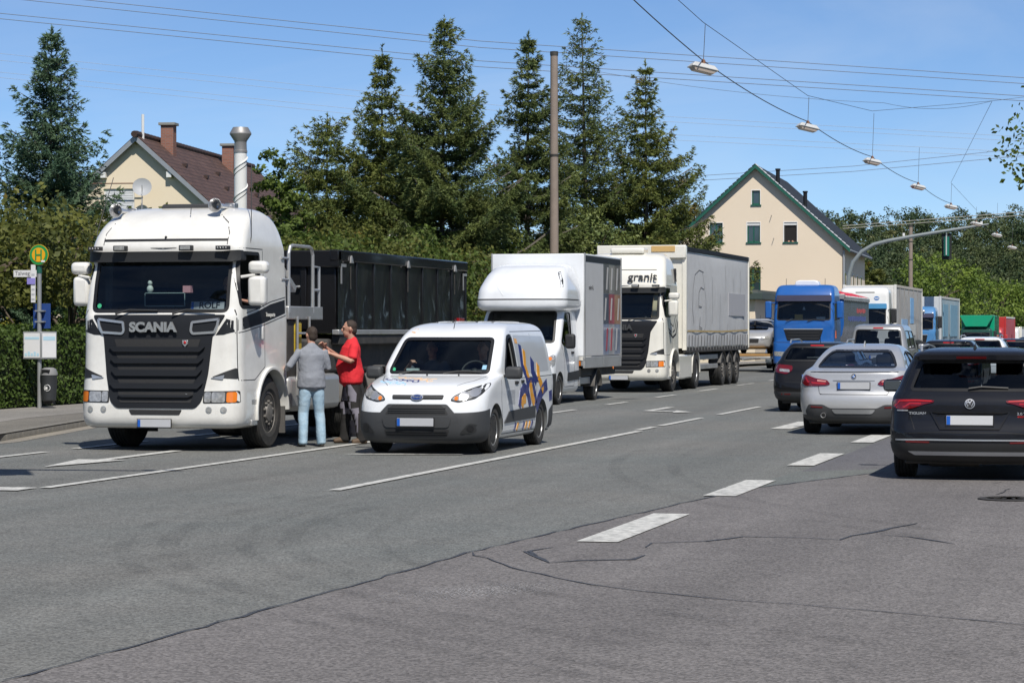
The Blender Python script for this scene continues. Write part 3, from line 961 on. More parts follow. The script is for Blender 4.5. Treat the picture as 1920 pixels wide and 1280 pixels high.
for i, (x, y, h, m, lb) in enumerate(row_t):
    leafy_tree('maple_tree', lb, (x, y, 0.1), h, (2.6, 2.7, 1.75), m, 40 + i, 150, 62, 0.15, 0.12, group=GB, low=2.15 if i < 3 else 1.3)
leafy_tree('leafy_tree', 'tall fresh green tree between the flue pipe and the fir row', (-28.75, 80.5, 0), 7.6, (1.05, 1.05, 3.2), L_GREEN, 61, 130, 70, 0.15, 0.16)
leafy_tree('leafy_tree', 'bushy green tree in front of the two tallest firs', (-26.6, 96.0, 0), 6.8, (3.0, 3.0, 3.2), L_FIR, 62, 200, 60, 0.15, 0.16)
leafy_tree('leafy_tree', 'bushy dark tree in front of the wide-skirted fir', (-22.6, 99.5, 0), 6.6, (2.4, 2.4, 3.1), L_FIR2, 63, 190, 60, 0.15, 0.16)
# clipped hedge
def hedge():
    rng = np.random.default_rng(5)
    t = thing('hedge', 'clipped dark green hedge along the pavement behind the bus stop', 'hedge', (-23.25, 0, 0.1))
    n = 46000
    y = rng.uniform(30, 68, n); s = rng.uniform(0, 1, n)
    hgt = 1.62 + 0.05 * np.sin(y * 1.3) + 0.03 * np.sin(y * 3.7)
    x = np.where(s < 0.7, 0.62, rng.uniform(-0.62, 0.62, n)) + rng.normal(0, 0.05, n)
    z = np.where(s < 0.7, rng.uniform(0.03, 1, n) * hgt, hgt + rng.normal(0, 0.04, n))
    N = np.where((s < 0.7)[:, None], np.array([1, 0, 0.4]), np.array([0, 0, 1.0]))
    V, F = leaf_quads(np.stack([x, y, z], 1), N, 0.085, rng, jit=0.7)
    ob('foliage', npmesh('foliage', V, F, L_HEDGE), t)
    MB().box(-0.55, 0.55, 30, 68, 0.0, 1.5).obj('branch_core', mat('hedge_core', (0.012, 0.018, 0.006), 0.95, var=0.4, vscale=5), t)
hedge()
rng = np.random.default_rng(8)
for i, (x, y, r_, h_, lb) in enumerate(((-25.0, 47.8, 1.0, 2.15, 'yellow-green shrub above the hedge left of the sign post'), (-24.9, 50.6, 1.1, 2.1, 'yellow-green shrub above the hedge right of the sign post'))):
    t = thing('shrub', lb, 'shrub', (x, y, 0.05), 0, 'golden shrubs behind the hedge')
    P, N, Cn = crown_points(rng, (0, 0, h_ * 0.55), (r_, r_, h_ * 0.42), 60, 70, 0.3)
    V, F = leaf_quads(P, N, 0.09, rng)
    ob('foliage', npmesh('foliage', V, F, L_YELLOW), t)
    mb = MB()
    limbs(mb, (0, 0, 0), (0, 0, h_ * 0.6), 0.05, [Cn[k] for k in range(10)], random.Random(i)); mb.obj('stem', M_BARK, t)
# distant trees past the far end of the queue
GD = 'large trees past the end of the queue'
for i, (x, y, h, r_, m, lb) in enumerate(((-19.8, 233, 10.4, 4.3, L_FRESH, 'tallest sunlit tree, right of the blue-grey trailer'),
        (-16.4, 250, 9.4, 4.4, L_FRESH, 'large sunlit tree directly above the green tipper'),
        (-14.2, 268, 8.8, 4.4, L_FRESH, 'large tree at the right picture edge above the red trailer'),
        (-24.8, 268, 6.4, 3.4, L_GREEN, 'darker tree tucked behind the white lorry and the concrete pole'),
        (-13.0, 290, 10.0, 4.6, L_FRESH, 'farthest sunlit tree at the right picture edge'),
        (-25.5, 227, 9.6, 2.0, L_MAPLE, 'bronze tree right beside the cream house wall'))):
    leafy_tree('roadside_tree', lb, (x, y, gz(y)), h, (r_, r_, h * 0.45), m, 80 + i, 120, 70, 0.3, 0.25, group=GD, cr=r_ * 0.24)
# wooded hillside
def hill():
    d0, nx, ny = 330.0, 44, 20
    V = []; F = []
    c, s = math.cos(R(YAW)), math.sin(R(YAW))
    def H(l, d):
        t = min(1, max(0, (d - 330) / 260))
        return -6 + 27 * t ** 0.9 + 1.5 * math.sin(l * 0.05) + 1.0 * math.sin(l * 0.021 + d * 0.02)
    for j in range(ny):
        d = d0 + (700 - d0) * j / (ny - 1)
        for i in range(nx):
            l = -60 + 360 * i / (nx - 1)
            V.append((l * c - d * s, l * s + d * c, H(l, d)))
    for j in range(ny - 1):
        for i in range(nx - 1):
            a = j * nx + i
            F.append([a, a + 1, a + nx + 1, a + nx])
    o = MB().add(V, F).obj('hill', mat('hill_soil', (0.03, 0.04, 0.015), 0.95, var=0.3), None); o['kind'] = 'structure'
    rng = np.random.default_rng(77)
    PV = []; PN = []; sizes = []
    d = 345.0
    while d < 610:
        l = 0.065 * d
        while l < 0.265 * d:
            ll = l + rng.uniform(-2.2, 2.2); dd = d + rng.uniform(-5, 5)
            r_ = rng.uniform(2.2, 5.2); hh = rng.uniform(4.0, 8.0) + r_ * 0.55; fl = rng.uniform(0.7, 1.15)
            P, N, _ = crown_points(rng, (ll, dd, 0), (r_, r_, r_ * fl), 24, 36, r_ * 0.33, 0.75)
            P = P - np.array([ll, dd, 0]) + np.array([ll * c - dd * s, ll * s + dd * c, H(ll, dd) + hh - r_ * fl])
            PV.append(P); PN.append(N)
            l += rng.uniform(4.2, 8.2)
        d += 12.5
    P = np.concatenate(PV); N = np.concatenate(PN)
    V, F = leaf_quads(P, N, 0.5, rng)
    w = ob('woodland', npmesh('woodland', V, F, L_WOOD), None)
    tag(w, 'dense dark green wood covering the far hillside', 'wood', None, 'stuff')
hill()
# tree on the right whose branch tip hangs into the picture, and unseen trees added for glass and paint to mirror
leafy_tree('overhanging_tree', 'leafy branch tip hanging in at the upper right picture edge', (2.75, 62, 0), 9.0, (5.15, 4.2, 2.9), L_GREEN, 95, 260, 110, 0.15, 0.25, low=4.6)
for i, (x, y, h, r_) in enumerate(((-34, -8, 13, 5), (-26, -11, 13, 5.5), (-18, -10, 14, 5.5), (-10, -11, 14, 5.5), (-2, -10, 14, 5.5), (6, -12, 13, 5.5), (14, -10, 13, 5.5), (21, -6, 11, 5), (24, 0, 9, 5), (25, 22, 9, 5), (24, 45, 9, 5), (15, 62, 9, 4.5), (14, 78, 10, 4.5), (13, 95, 10, 4.5), (12, 115, 11, 5), (11, 138, 11, 5), (10, 165, 12, 5))):
    leafy_tree('reflection_tree', 'broad green tree added outside the picture for reflections', (x, y, 0), h, (r_, r_, h * 0.42), L_GREEN, 120 + i, 130, 46, 0.55, 0.25, group='unseen trees added for reflections')
# ------------------------------------------------------------------ vehicle kit
P_WHITE = paint('truck_white', (0.74, 0.73, 0.69), damt=0.2)
P_WHITE2 = paint('van_white', (0.74, 0.76, 0.78), damt=0.1)
P_CREAM = paint('truck_cream', (0.74, 0.72, 0.65))
P_BLACK = paint('gloss_black', (0.005, 0.005, 0.006), rough=0.6, coat=0.6, damt=0.01)
P_DKBLUE = paint('dark_blue_black', (0.005, 0.006, 0.01), rough=0.6, coat=0.6, damt=0.008)
P_SILVER = paint('silver_paint', (0.5, 0.505, 0.51), flake=0.4, rough=0.32, damt=0.05)
P_GREYS = paint('grey_silver', (0.36, 0.37, 0.38), flake=0.5, rough=0.35, damt=0.06)
P_BLUE = paint('truck_blue', (0.012, 0.1, 0.36), rough=0.35, damt=0.06)
P_GREEN = paint('tipper_green', (0.0, 0.32, 0.17), damt=0.05)
P_REDT = paint('trailer_red', (0.45, 0.03, 0.03), damt=0.1)
M_PLA = mat('black_plastic', (0.018, 0.019, 0.02), 0.6, var=0.15)
M_PLG = mat('grey_plastic', (0.04, 0.042, 0.045), 0.6, var=0.12)
M_GRIL = mat("grille_dark", (0.015, 0.017, 0.021), 0.6, var=0.1, spec=0.2)
M_MESH = mat('grille_mesh', (0.02, 0.02, 0.021), 0.75, var=0.5, vscale=60)
M_CHR = mat('chrome', (0.62, 0.62, 0.62), 0.28, metal=0.75, var=0.03)
M_STL = mat('brushed_steel', (0.5, 0.5, 0.5), 0.35, metal=0.9, var=0.1)
M_ALU = mat('aluminium', (0.55, 0.55, 0.54), 0.42, metal=0.7, var=0.1, dirt=(0.2, 0.18, 0.15), damt=0.4)
M_RUBR = mat('tyre_rubber', (0.022, 0.022, 0.022), 0.85, var=0.3, vscale=8, dirt=(0.075, 0.068, 0.058), dscale=4, damt=0.55, bump=0.15, bscale=30)
M_RIMS = mat('rim_silver', (0.42, 0.43, 0.44), 0.35, metal=0.7, var=0.1, dirt=(0.1, 0.085, 0.07), dscale=6, damt=0.6)
M_RIMD = mat('rim_dusty', (0.2, 0.19, 0.175), 0.6, metal=0.3, var=0.2, dirt=(0.06, 0.05, 0.04), dscale=7, damt=0.7)
M_CHAS = mat('chassis_dark', (0.03, 0.029, 0.028), 0.75, var=0.35, vscale=5, dirt=(0.09, 0.08, 0.065), dscale=4, damt=0.6)
M_MUD = mat('mudguard_grey', (0.085, 0.083, 0.08), 0.7, var=0.2, dirt=(0.16, 0.14, 0.12), dscale=4, damt=0.5)
M_INT = mat("cabin_dark", (0.13, 0.138, 0.14), 0.8, var=0.2)
M_SEAT = mat('seat_fabric', (0.03, 0.031, 0.035), 0.9, var=0.2)
M_LENS = mat('lamp_clear', (0.4, 0.4, 0.39), 0.2, metal=0.35, coat=1.0, var=0.75, vscale=22)
M_REDL = mat('lamp_red', (0.13, 0.004, 0.006), 0.18, coat=1.0, var=0.25, vscale=10)
M_REDB = mat('lamp_red_bright', (0.42, 0.012, 0.014), 0.2, coat=1.0, var=0.1)
M_ORG = mat('lamp_orange', (0.75, 0.2, 0.02), 0.2, coat=1.0, var=0.1)
M_PLATE = mat('plate_white', (0.45, 0.46, 0.48), 0.45, var=0.03)
M_PLATEW = mat('plate_bright', (0.52, 0.53, 0.55), 0.45, var=0.03)
M_PBLU = mat('plate_blue', (0.01, 0.1, 0.45), 0.4, var=0.05)
M_SEAL = mat('window_seal', (0.008, 0.008, 0.009), 0.5, var=0.1)
M_SKIN = mat('skin', (0.44, 0.24, 0.17), 0.55, var=0.1, vscale=20)
M_HAIR = mat('hair_brown', (0.035, 0.022, 0.015), 0.7, var=0.3, vscale=40, bump=0.5, bscale=90)
G_CLEAR = glass('glass_clear', (0.55, 0.62, 0.6))
G_DARK = glass('glass_tinted', (0.2, 0.23, 0.25))
G_TRUCK = glass("glass_truck", (0.74, 0.82, 0.83))
M_TRIM = mat('trim_silver', (0.5, 0.52, 0.55), 0.3, metal=0.6, var=0.05)
WC = {}
def wheel_meshes(Rr, w, rim, style):
    key = (Rr, w, rim, style)
    if key in WC: return WC[key]
    h = w / 2
    ty = MB()
    prof = [(rim, -h * 0.8), (rim + (Rr - rim) * 0.25, -h), (Rr * 0.93, -h * 0.98), (Rr * 0.985, -h * 0.8)]
    k = 5
    for i in range(k):
        a = -h * 0.78 + 1.56 * h * i / k; b = -h * 0.78 + 1.56 * h * (i + 1) / k
        prof += [(Rr, a + 0.004), (Rr, b - 0.012), (Rr - 0.011, b - 0.008), (Rr - 0.011, b)]
    prof += [(Rr * 0.985, h * 0.8), (Rr * 0.93, h * 0.98), (rim + (Rr - rim) * 0.25, h), (rim, h * 0.8)]
    ty.lathe(prof, ax='x', n=40)
    tm = ty.mesh('tyre', M_RUBR, 30)
    rm = MB()
    if style == 'truck_front':
        rm.lathe([(rim * 1.02, h * 0.2), (rim * 1.03, h * 0.84), (rim * 0.96, h * 0.86), (rim * 0.93, h * 0.55), (rim * 0.72, h * 0.72), (rim * 0.62, h * 0.78), (rim * 0.46, h * 0.8), (rim * 0.42, h * 1.0), (rim * 0.3, h * 1.06), (0.0, h * 1.08)], ax='x', n=32)
        for q in range(10):
            a = 2 * math.pi * q / 10
            rm.lathe([(0.022, h * 0.7), (0.022, h * 1.0), (0.0, h * 1.04)], (0, rim * 0.55 * math.cos(a), rim * 0.55 * math.sin(a)), 'x', 8)
        hub = [(a, rim * 0.81) for a in [2 * math.pi * q / 10 + 0.3 for q in range(10)]]
    elif style == 'truck_rear':
        rm.lathe([(rim * 1.02, -h * 0.2), (rim * 1.03, h * 0.84), (rim * 0.95, h * 0.86), (rim * 0.9, h * 0.5), (rim * 0.84, -h * 0.3), (rim * 0.5, -h * 0.42), (rim * 0.47, h * 0.15), (rim * 0.32, h * 0.3), (0.0, h * 0.32)], ax='x', n=32)
        for q in range(10):
            a = 2 * math.pi * q / 10
            rm.lathe([(0.02, -h * 0.45), (0.02, -h * 0.15), (0.0, -h * 0.12)], (0, rim * 0.62 * math.cos(a), rim * 0.62 * math.sin(a)), 'x', 8)
        hub = []
    elif style == 'steel':
        rm.lathe([(rim * 1.02, h * 0.0), (rim * 1.03, h * 0.84), (rim * 0.95, h * 0.86), (rim * 0.9, h * 0.5), (rim * 0.8, h * 0.35), (rim * 0.62, h * 0.62), (rim * 0.4, h * 0.5), (rim * 0.3, h * 0.55), (rim * 0.28, h * 0.75), (0.0, h * 0.78)], ax='x', n=32)
        for q in range(5):
            a = 2 * math.pi * q / 5
            rm.lathe([(0.016, h * 0.4), (0.016, h * 0.66), (0.0, h * 0.68)], (0, rim * 0.38 * math.cos(a), rim * 0.38 * math.sin(a)), 'x', 6)
        hub = [(2 * math.pi * q / 10, rim * 0.74) for q in range(10)]
    else:
        rm.lathe([(rim * 1.02, -h * 0.6), (rim * 1.03, h * 0.84), (rim * 0.95, h * 0.86), (rim * 0.91, h * 0.4), (rim * 0.89, -h * 0.5)], ax='x', n=32)
        rm.lathe([(rim * 0.24, h * 0.1), (rim * 0.22, h * 0.62), (0.0, h * 0.66)], ax='x', n=16)
        for q in range(5):
            a = 2 * math.pi * q / 5 + 0.3
            for da in (-0.16, 0.16):
                rm.tube([(h * 0.5, rim * 0.16 * math.cos(a), rim * 0.16 * math.sin(a)), (h * 0.62, rim * 0.95 * math.cos(a + da), rim * 0.95 * math.sin(a + da))], [0.03, 0.022], 5)
        hub = []
    mr = rm.mesh('rim', M_RIMD if style == 'truck_front' else M_RIMS, 35)
    dm = MB().lathe([(rim * 0.88, -h * 0.7), (rim * 0.88, h * 0.05), (0.0, h * 0.05)], ax='x', n=24).mesh('brake_drum', M_CHAS)
    vh = MB()
    for (a, rr_) in hub:
        vh.ball((h * 0.68, rr_ * math.cos(a), rr_ * math.sin(a)), (0.02, 0.022, 0.022), 8, 5)
    vm = vh.mesh('vent_holes', M_SEAL) if hub else None
    WC[key] = (tm, mr, dm, vm)
    return WC[key]
def wheel(t, x, y, Rr, w, rim, style='alloy'):
    tm, mr, dm, vm = wheel_meshes(Rr, w, rim, style)
    o = ob('wheel', dm, t); o.location = (x, y, Rr); o.rotation_euler = (0.37 * (x + y), 0, 0 if x > 0 else math.pi)
    ob('tyre', tm, o); ob('rim', mr, o)
    if vm: ob('vent_hole', vm, o)
    return o
def plate(t, x, y, z, bright=False, w=0.52, h=0.11, rx=0.0):
    o = MB().box(-w / 2, w / 2, -0.006, 0.006, -h / 2, h / 2).obj('number_plate', M_PLATEW if bright else M_PLATE, t, 0.003)
    o.location = (x, y, z); o.rotation_euler = (rx, 0, 0)
    MB().box(-w / 2 + 0.004, -w / 2 + 0.045, -0.0085, -0.006, -h / 2 + 0.004, h / 2 - 0.004).obj('country_strip', M_PBLU, o)
    MB().box(-w / 2 - 0.012, w / 2 + 0.012, -0.003, 0.01, -h / 2 - 0.014, -h / 2 + 0.002).box(-w / 2 - 0.012, w / 2 + 0.012, -0.003, 0.01, h / 2 - 0.002, h / 2 + 0.008).box(-w / 2 - 0.012, w / 2 + 0.012, 0.0065, 0.011, -h / 2, h / 2).obj('plate_frame', M_SEAL, o)
    return o
def seat(t, x, y, z, facing=1, w=0.5, m=None):
    """facing +1: occupant looks to -Y"""
    mb = MB().box(x - w / 2, x + w / 2, y - 0.3, y + 0.22, z, z + 0.14)
    y1 = y + 0.24 * facing
    mb.add([(x - w / 2, y1 - 0.07, z + 0.1), (x + w / 2, y1 - 0.07, z + 0.1), (x + w / 2, y1 + 0.07, z + 0.1), (x - w / 2, y1 + 0.07, z + 0.1),
            (x - w * 0.42, y1 - 0.05 + 0.14 * facing, z + 0.66), (x + w * 0.42, y1 - 0.05 + 0.14 * facing, z + 0.66), (x + w * 0.42, y1 + 0.05 + 0.14 * facing, z + 0.66), (x - w * 0.42, y1 + 0.05 + 0.14 * facing, z + 0.66)],
           [[0, 3, 2, 1], [4, 5, 6, 7], [0, 1, 5, 4], [1, 2, 6, 5], [2, 3, 7, 6], [3, 0, 4, 7]])
    o = mb.obj('seat', m or M_SEAT, t, 0.05)
    MB().box(x - 0.13, x + 0.13, y1 + 0.1 * facing - 0.0 - 0.045, y1 + 0.1 * facing + 0.045, z + 0.68, z + 0.88).obj('headrest', m or M_SEAT, o, 0.05)
    return o
def steering(t, x, y, z, r=0.2, tilt=-0.5):
    mb = MB()
    n = 20
    mb.tube([(r * math.cos(2 * math.pi * k / n), 0, r * math.sin(2 * math.pi * k / n)) for k in range(n + 1)], 0.016, 6, False)
    mb.box(-r, r, -0.012, 0.012, -0.03, 0.03); mb.ball((0, 0, 0), (0.06, 0.03, 0.06))
    o = mb.obj('steering_wheel', M_PLA, t); o.location = (x, y, z); o.rotation_euler = (tilt, 0, 0)
    return o
def cavity(rows, grow, z0, z1, dy=0.06):
    """inner volume of a body: the same slices pulled in"""
    out = []
    for r in zrows(rows, 0.12):
        if z0 <= r[0] <= z1:
            out.append((r[0], r[1] - grow, r[2] + dy, r[3] - dy, max(0.03, r[4] - grow * 0.5), max(0.03, r[5] - grow * 0.5), max(0.03, r[6] - grow * 0.5), max(0.03, r[7] - grow * 0.5), r[8], r[9]))
    return out
def cut_y(poly, y0=-1.0, y1=0.9):
    return MB().prism(poly, 'y', y0, y1)
def cut_x(poly):
    return MB().prism(poly, 'x', -3, 3)
def arch(y, z, r, x0=0.55, x1=2.0):
    mb = MB()
    for s in (-1, 1):
        a, b = sorted((s * x0, s * x1))
        mb.lathe([(r, a), (r, b)], (0, y, z), 'x', 32)
    return mb
def windows(t, bv, front=None, side=None, gl=None, gs=None, seal=0.035, sides=('R', 'L'), back=None, face='F', fname='windscreen', sname='side_window'):
    """glass panes with their rubber seals where the body was cut open"""
    if front:
        g = patch(fname, gl, t, bv, front, face, -0.012, 0.008, 0.1)
        band('seal', M_SEAL, g, bv, inset(densify(front, 0.08), -0.012), seal, face, 0.004, 0.02)
    for p in side or []:
        for s in sides:
            g = patch(sname, gs or gl, t, bv, p, s, -0.012, 0.006, 0.12)
            band('seal', M_SEAL, g, bv, inset(densify(p, 0.08), -0.008), 0.022, s, 0.003, 0.02)
def fender(t, y, z, r, x0, x1, m, a0=-10, a1=190, th=0.03, name='fender', n=20):
    """arched mudguard over a wheel"""
    v = []; f = []
    for i in range(n + 1):
        a = R(a0 + (a1 - a0) * i / n)
        for (rr_, xx) in ((r, x0), (r, x1), (r - th, x1), (r - th, x0)):
            v.append((xx, y - rr_ * math.cos(a), z + rr_ * math.sin(a)))
    for i in range(n):
        for k in range(4):
            f.append([i * 4 + k, i * 4 + (k + 1) % 4, i * 4 + 4 + (k + 1) % 4, i * 4 + 4 + k])
    f += [[0, 1, 2, 3], [n * 4 + 3, n * 4 + 2, n * 4 + 1, n * 4]]
    return MB().add(v, f).obj(name, m, t, 0.008)
def mirror(t, x, y, z0, z1, w, m, depth=0.16, name='mirror', arm=None, r=0.04):
    mb = MB().box(x - w / 2, x + w / 2, y, y + depth, z0, z1)
    o = ob(name, mb.mesh(name, m), t, r, seg=3)
    if arm:
        tubep('mirror_arm', m, o, arm, 0.022, 6)
    return o
# ------------------------------------------------------------------ white tractor with the black tipper body
def scania_cab(t, body_m, roof_hi=0.0, style=1):
    """boxy long-distance cab: front at y=0 looking to -Y"""
    q = roof_hi
    rows = [row(0.33, 1.16, 0.12, 2.0, 0.26, 0.1, 0.05), row(0.37, 1.23, 0.05, 2.05, 0.28, 0.1, 0.06), row(0.5, 1.265, 0.0, 2.1, 0.3, 0.1, 0.07), row(0.66, 1.27, 0.0, 2.15, 0.3, 0.1, 0.07),
            row(0.9, 1.265, 0.03, 2.2, 0.28, 0.1, 0.07), row(1.2, 1.25, 0.06, 2.22, 0.26, 0.1, 0.07), row(1.6, 1.245, 0.08, 2.24, 0.24, 0.1, 0.07), row(1.93, 1.24, 0.10, 2.25, 0.2, 0.1, 0.07),
            row(2.0, 1.235, 0.13, 2.25, 0.17, 0.1, 0.07), row(2.4, 1.225, 0.22, 2.25, 0.16, 0.1, 0.07), row(2.78, 1.21, 0.32, 2.24, 0.16, 0.1, 0.07), row(2.92, 1.21, 0.31, 2.22, 0.18, 0.1, 0.08),
            row(3.0, 1.205, 0.33, 2.2, 0.2, 0.12, 0.09), row(3.2 + q * 0.5, 1.17, 0.46, 2.14, 0.24, 0.16, 0.1), row(3.36 + q * 0.8, 1.12, 0.66, 2.05, 0.3, 0.2, 0.1), row(3.45 + q * 0.95, 1.06, 0.85, 1.95, 0.32, 0.25, 0.1),
            row(3.51 + q, 0.96, 1.05, 1.85, 0.3, 0.25, 0.08), row(3.54 + q, 0.8, 1.2, 1.75, 0.25, 0.2, 0.05)]
    me = zloft('cab', rows, body_m, M_INT, 0.06)
    bv = bvh_of(me)
    ws = rnd([(-1.07, 2.0), (1.07, 2.0), (1.06, 2.79), (-1.06, 2.79)], 0.09)
    sw = rnd([(0.3, 2.06), (0.3, 2.4), (0.42, 2.86), (1.08, 2.86), (1.08, 2.06)], 0.07)
    cav = zloft('cav', cavity(rows, 0.07, 1.25, 3.15, 0.08), body_m, None, 0.1)
    me = carve(me, [cav, cut_y(ws, -1, 0.75), cut_x(sw), arch(1.47, 0.52, 0.64), MB().box(-2, 2, 1.6, 3, -0.2, 0.92), MB().box(-0.7, 0.7, 0.4, 3, -0.2, 0.95)])
    cab = ob('cab', me, t)
    windows(t, bv, ws, [sw] if style != 1 else [], G_TRUCK, seal=0.05)
    if style == 1:
        for s in 'L':
            g = patch('side_window', G_TRUCK, t, bv, sw, s, -0.012, 0.006, 0.12)
        band('side_window_seal', M_SEAL, t, bv, inset(densify(sw, 0.08), -0.015), 0.05, 'R', 0.004, 0.02)
    # visor with lamps
    vz = rnd([(-1.2, 2.74), (-1.1, 2.72), (1.1, 2.72), (1.2, 2.74), (1.2, 2.89), (0.95, 2.87), (-0.95, 2.87), (-1.2, 2.89)], 0.02)
    v = patch('sun_visor', M_PLA, t, bv, vz, 'F', 0.11, 0.1, 0.1)
    for x in (-0.62, 0.42):
        l = MB().box(x - 0.1, x + 0.1, 0.12, 0.22, 2.875, 2.955).obj('visor_lamp', M_PLA, v, 0.01)
        MB().box(x - 0.08, x + 0.08, 0.112, 0.125, 2.888, 2.942).obj('lens', M_LENS, l, 0.01)
    for x in (-1.04, 0.98):
        l = MB().box(x - 0.1, x + 0.1, 0.16, 0.26, 2.885, 2.945).obj('light_bar', M_PLA, v, 0.006)
        for k in range(4):
            MB().ball((x - 0.065 + 0.043 * k, 0.16, 2.915), (0.014, 0.012, 0.014), 8, 6).obj('led', M_LENS, l)
    # black front: panel, slats, mesh
    gp = rnd([(-1.05, 1.96), (1.05, 1.96), (0.86, 1.66), (0.8, 1.1), (0.72, 0.72), (0.62, 0.62), (-0.62, 0.62), (-0.72, 0.72), (-0.8, 1.1), (-0.86, 1.66)], 0.05)
    dark = M_GRIL if style == 1 else mat('grille_black', (0.012, 0.012, 0.013), 0.35)
    g = patch('grille', dark, t, bv, gp, 'F', 0.012, 0.02, 0.08)
    for (z0, z1, w) in ((1.49, 1.61, 0.68), (1.33, 1.43, 0.66), (1.16, 1.26, 0.64), (0.97, 1.05, 0.62), (0.7, 0.88, 0.6)):
        patch('grille_mesh', M_MESH, g, bv, rnd([(-w, z1), (w, z1), (w - 0.04, z0), (-w + 0.04, z0)], 0.02), 'F', 0.017, 0.02, 0.1)
    for (z, w, hgt) in ((1.455, 0.76, 0.045), (1.29, 0.74, 0.045), (1.115, 0.72, 0.055), (0.93, 0.74, 0.05), (0.79, 0.6, 0.02)):
        patch('slat', dark, g, bv, rnd([(-w, z + hgt), (w, z + hgt), (w - 0.08, z - hgt * 0.6), (-w + 0.08, z - hgt * 0.6)], 0.02), 'F', 0.055, 0.045, 0.1)
    patch('lower_intake', M_MESH, t, bv, rnd([(-0.42, 0.6), (0.42, 0.6), (0.38, 0.525), (-0.38, 0.525)], 0.02), 'F', 0.006, 0.01, 0.1)
    if style == 1:
        text('maker_lettering', M_CHR, g, 'SCANIA', 0.185, (-0.05, 0.03, 1.775), 'F', 0.012, 0.009, 1.12)
        text('model_lettering', M_CHR, g, 'R 580', 0.09, (-0.42, 0.022, 0.795), 'F', 0.006, 0.003, 1.25)
    else:
        text('maker_lettering', M_PLG, g, 'SCANIA', 0.2, (-0.04, 0.03, 1.775), 'F', 0.012, 0.01, 1.12)
    e = MB().prism([(0, -0.055), (0.04, -0.01), (0.045, 0.045), (-0.045, 0.045), (-0.04, -0.01)], 'y', 0.0, 0.03).obj('emblem', M_CHR, g, 0.004); e.location = (0.45, 0.045, 1.55)
    MB().ball((0, -0.003, 0.01), (0.022, 0.01, 0.024), 10, 6).obj('emblem_centre', M_REDB, e)
    if style == 1:
        v8 = MB().add([(-0.05, 0, 0.04), (-0.02, 0, 0.04), (0, 0, -0.005), (0.02, 0, 0.04), (0.05, 0, 0.04), (0.01, 0, -0.045), (-0.01, 0, -0.045),
                       (-0.05, 0.02, 0.04), (-0.02, 0.02, 0.04), (0, 0.02, -0.005), (0.02, 0.02, 0.04), (0.05, 0.02, 0.04), (0.01, 0.02, -0.045), (-0.01, 0.02, -0.045)],
                      [[0, 1, 2, 6], [2, 3, 4, 5], [2, 5, 6], [0, 7, 8, 1], [3, 10, 11, 4], [4, 11, 12, 5], [6, 13, 7, 0]]).obj('v_badge', M_CHR, g, smooth=None); v8.location = (0.45, 0.012, 0.79)
    for s in (-1, 1):
        eye = [(0.53, 1.865), (0.97, 1.915), (0.95, 1.8), (0.9, 1.69), (0.55, 1.67), (0.51, 1.72)]
        pol = rnd(eye if s > 0 else mir(eye), 0.03)
        if style == 1:
            ch = band('grille_eyelid', M_CHR, g, bv, pol, 0.035, 'F', 0.03, 0.03)
        hl = rnd([(0.74, 0.865), (1.24, 0.875), (1.25, 0.70), (0.74, 0.695)], 0.025)
        hp = hl if s > 0 else mir(hl)
        h = patch('headlight', M_PLA, t, bv, hp, 'F', 0.006, 0.02, 0.06)
        for (a, b, mm, nm) in ((0.76, 0.86, M_LENS, 'dipped_lamp'), (0.87, 1.07, M_LENS, 'main_lamp'), (1.09, 1.215, M_ORG, 'indicator')):
            pp = rnd([(a, 0.855), (b, 0.858), (b, 0.71), (a, 0.708)], 0.03)
            patch(nm, mm, h, bv, pp if s > 0 else mir(pp), 'F', 0.012, 0.01, 0.05)
        for xx in (0.83, 1.05):
            fl = patch('fog_lamp', M_CHR, t, bv, circ(s * xx, 0.6, 0.047, 16), 'F', 0.008, 0.012, 0.05)
            patch('lens', M_LENS, fl, bv, circ(s * xx, 0.6, 0.034, 14), 'F', 0.012, 0.006, 0.05)
        wd = [(0.86, 1.07), (1.2, 1.2), (1.22, 1.04)]
        patch('corner_deflector', M_PLA, t, bv, rnd(wd if s > 0 else mir(wd), 0.02), 'F', 0.008, 0.01, 0.06)
        sd = [(0.84, 1.055), (1.05, 1.1), (1.03, 1.03)]
        patch('corner_lamp', M_TRIM, t, bv, rnd(sd if s > 0 else mir(sd), 0.015), 'F', 0.014, 0.01, 0.06)
        # mirrors
        ms = 1.42 if s > 0 else 1.36
        m1 = mirror(t, s * ms, 0.38, 2.09, 2.52, 0.27, body_m, 0.17, arm=[(s * 1.2, 0.36, 2.5), (s * 1.4, 0.42, 2.53)], r=0.06)
        mirror(t, s * (ms + 0.02), 0.37, 2.55, 2.73, 0.29, body_m, 0.2, r=0.06)
        MB().box(s * ms - 0.12, s * ms + 0.12, 0.548, 0.556, 2.13, 2.48).obj('mirror_glass', M_CHR, m1)
        # arch lip, steps, door lines
        fender(t, 1.47, 0.52, 0.68, s * 1.12, s * 1.3, body_m, -8, 178, 0.045)
        sx = 'R' if s > 0 else 'L'
        for pts in ([(0.22, 1.02), (0.22, 2.03)], [(1.22, 1.2), (1.22, 2.9)], [(0.22, 1.02), (0.78, 1.02), (1.22, 1.2)], [(0.3, 2.92), (1.22, 2.92)]):
            line('door_gap', M_SEAL, t, bv, pts, 0.012, sx, 0.0015, 0.01)
        hd = MB().box(-0.012, 0.03, -0.05, 0.05, -0.1, 0.1).obj('door_handle', body_m, t, 0.015); hd.location = (s * 1.25, 1.08, 1.7)
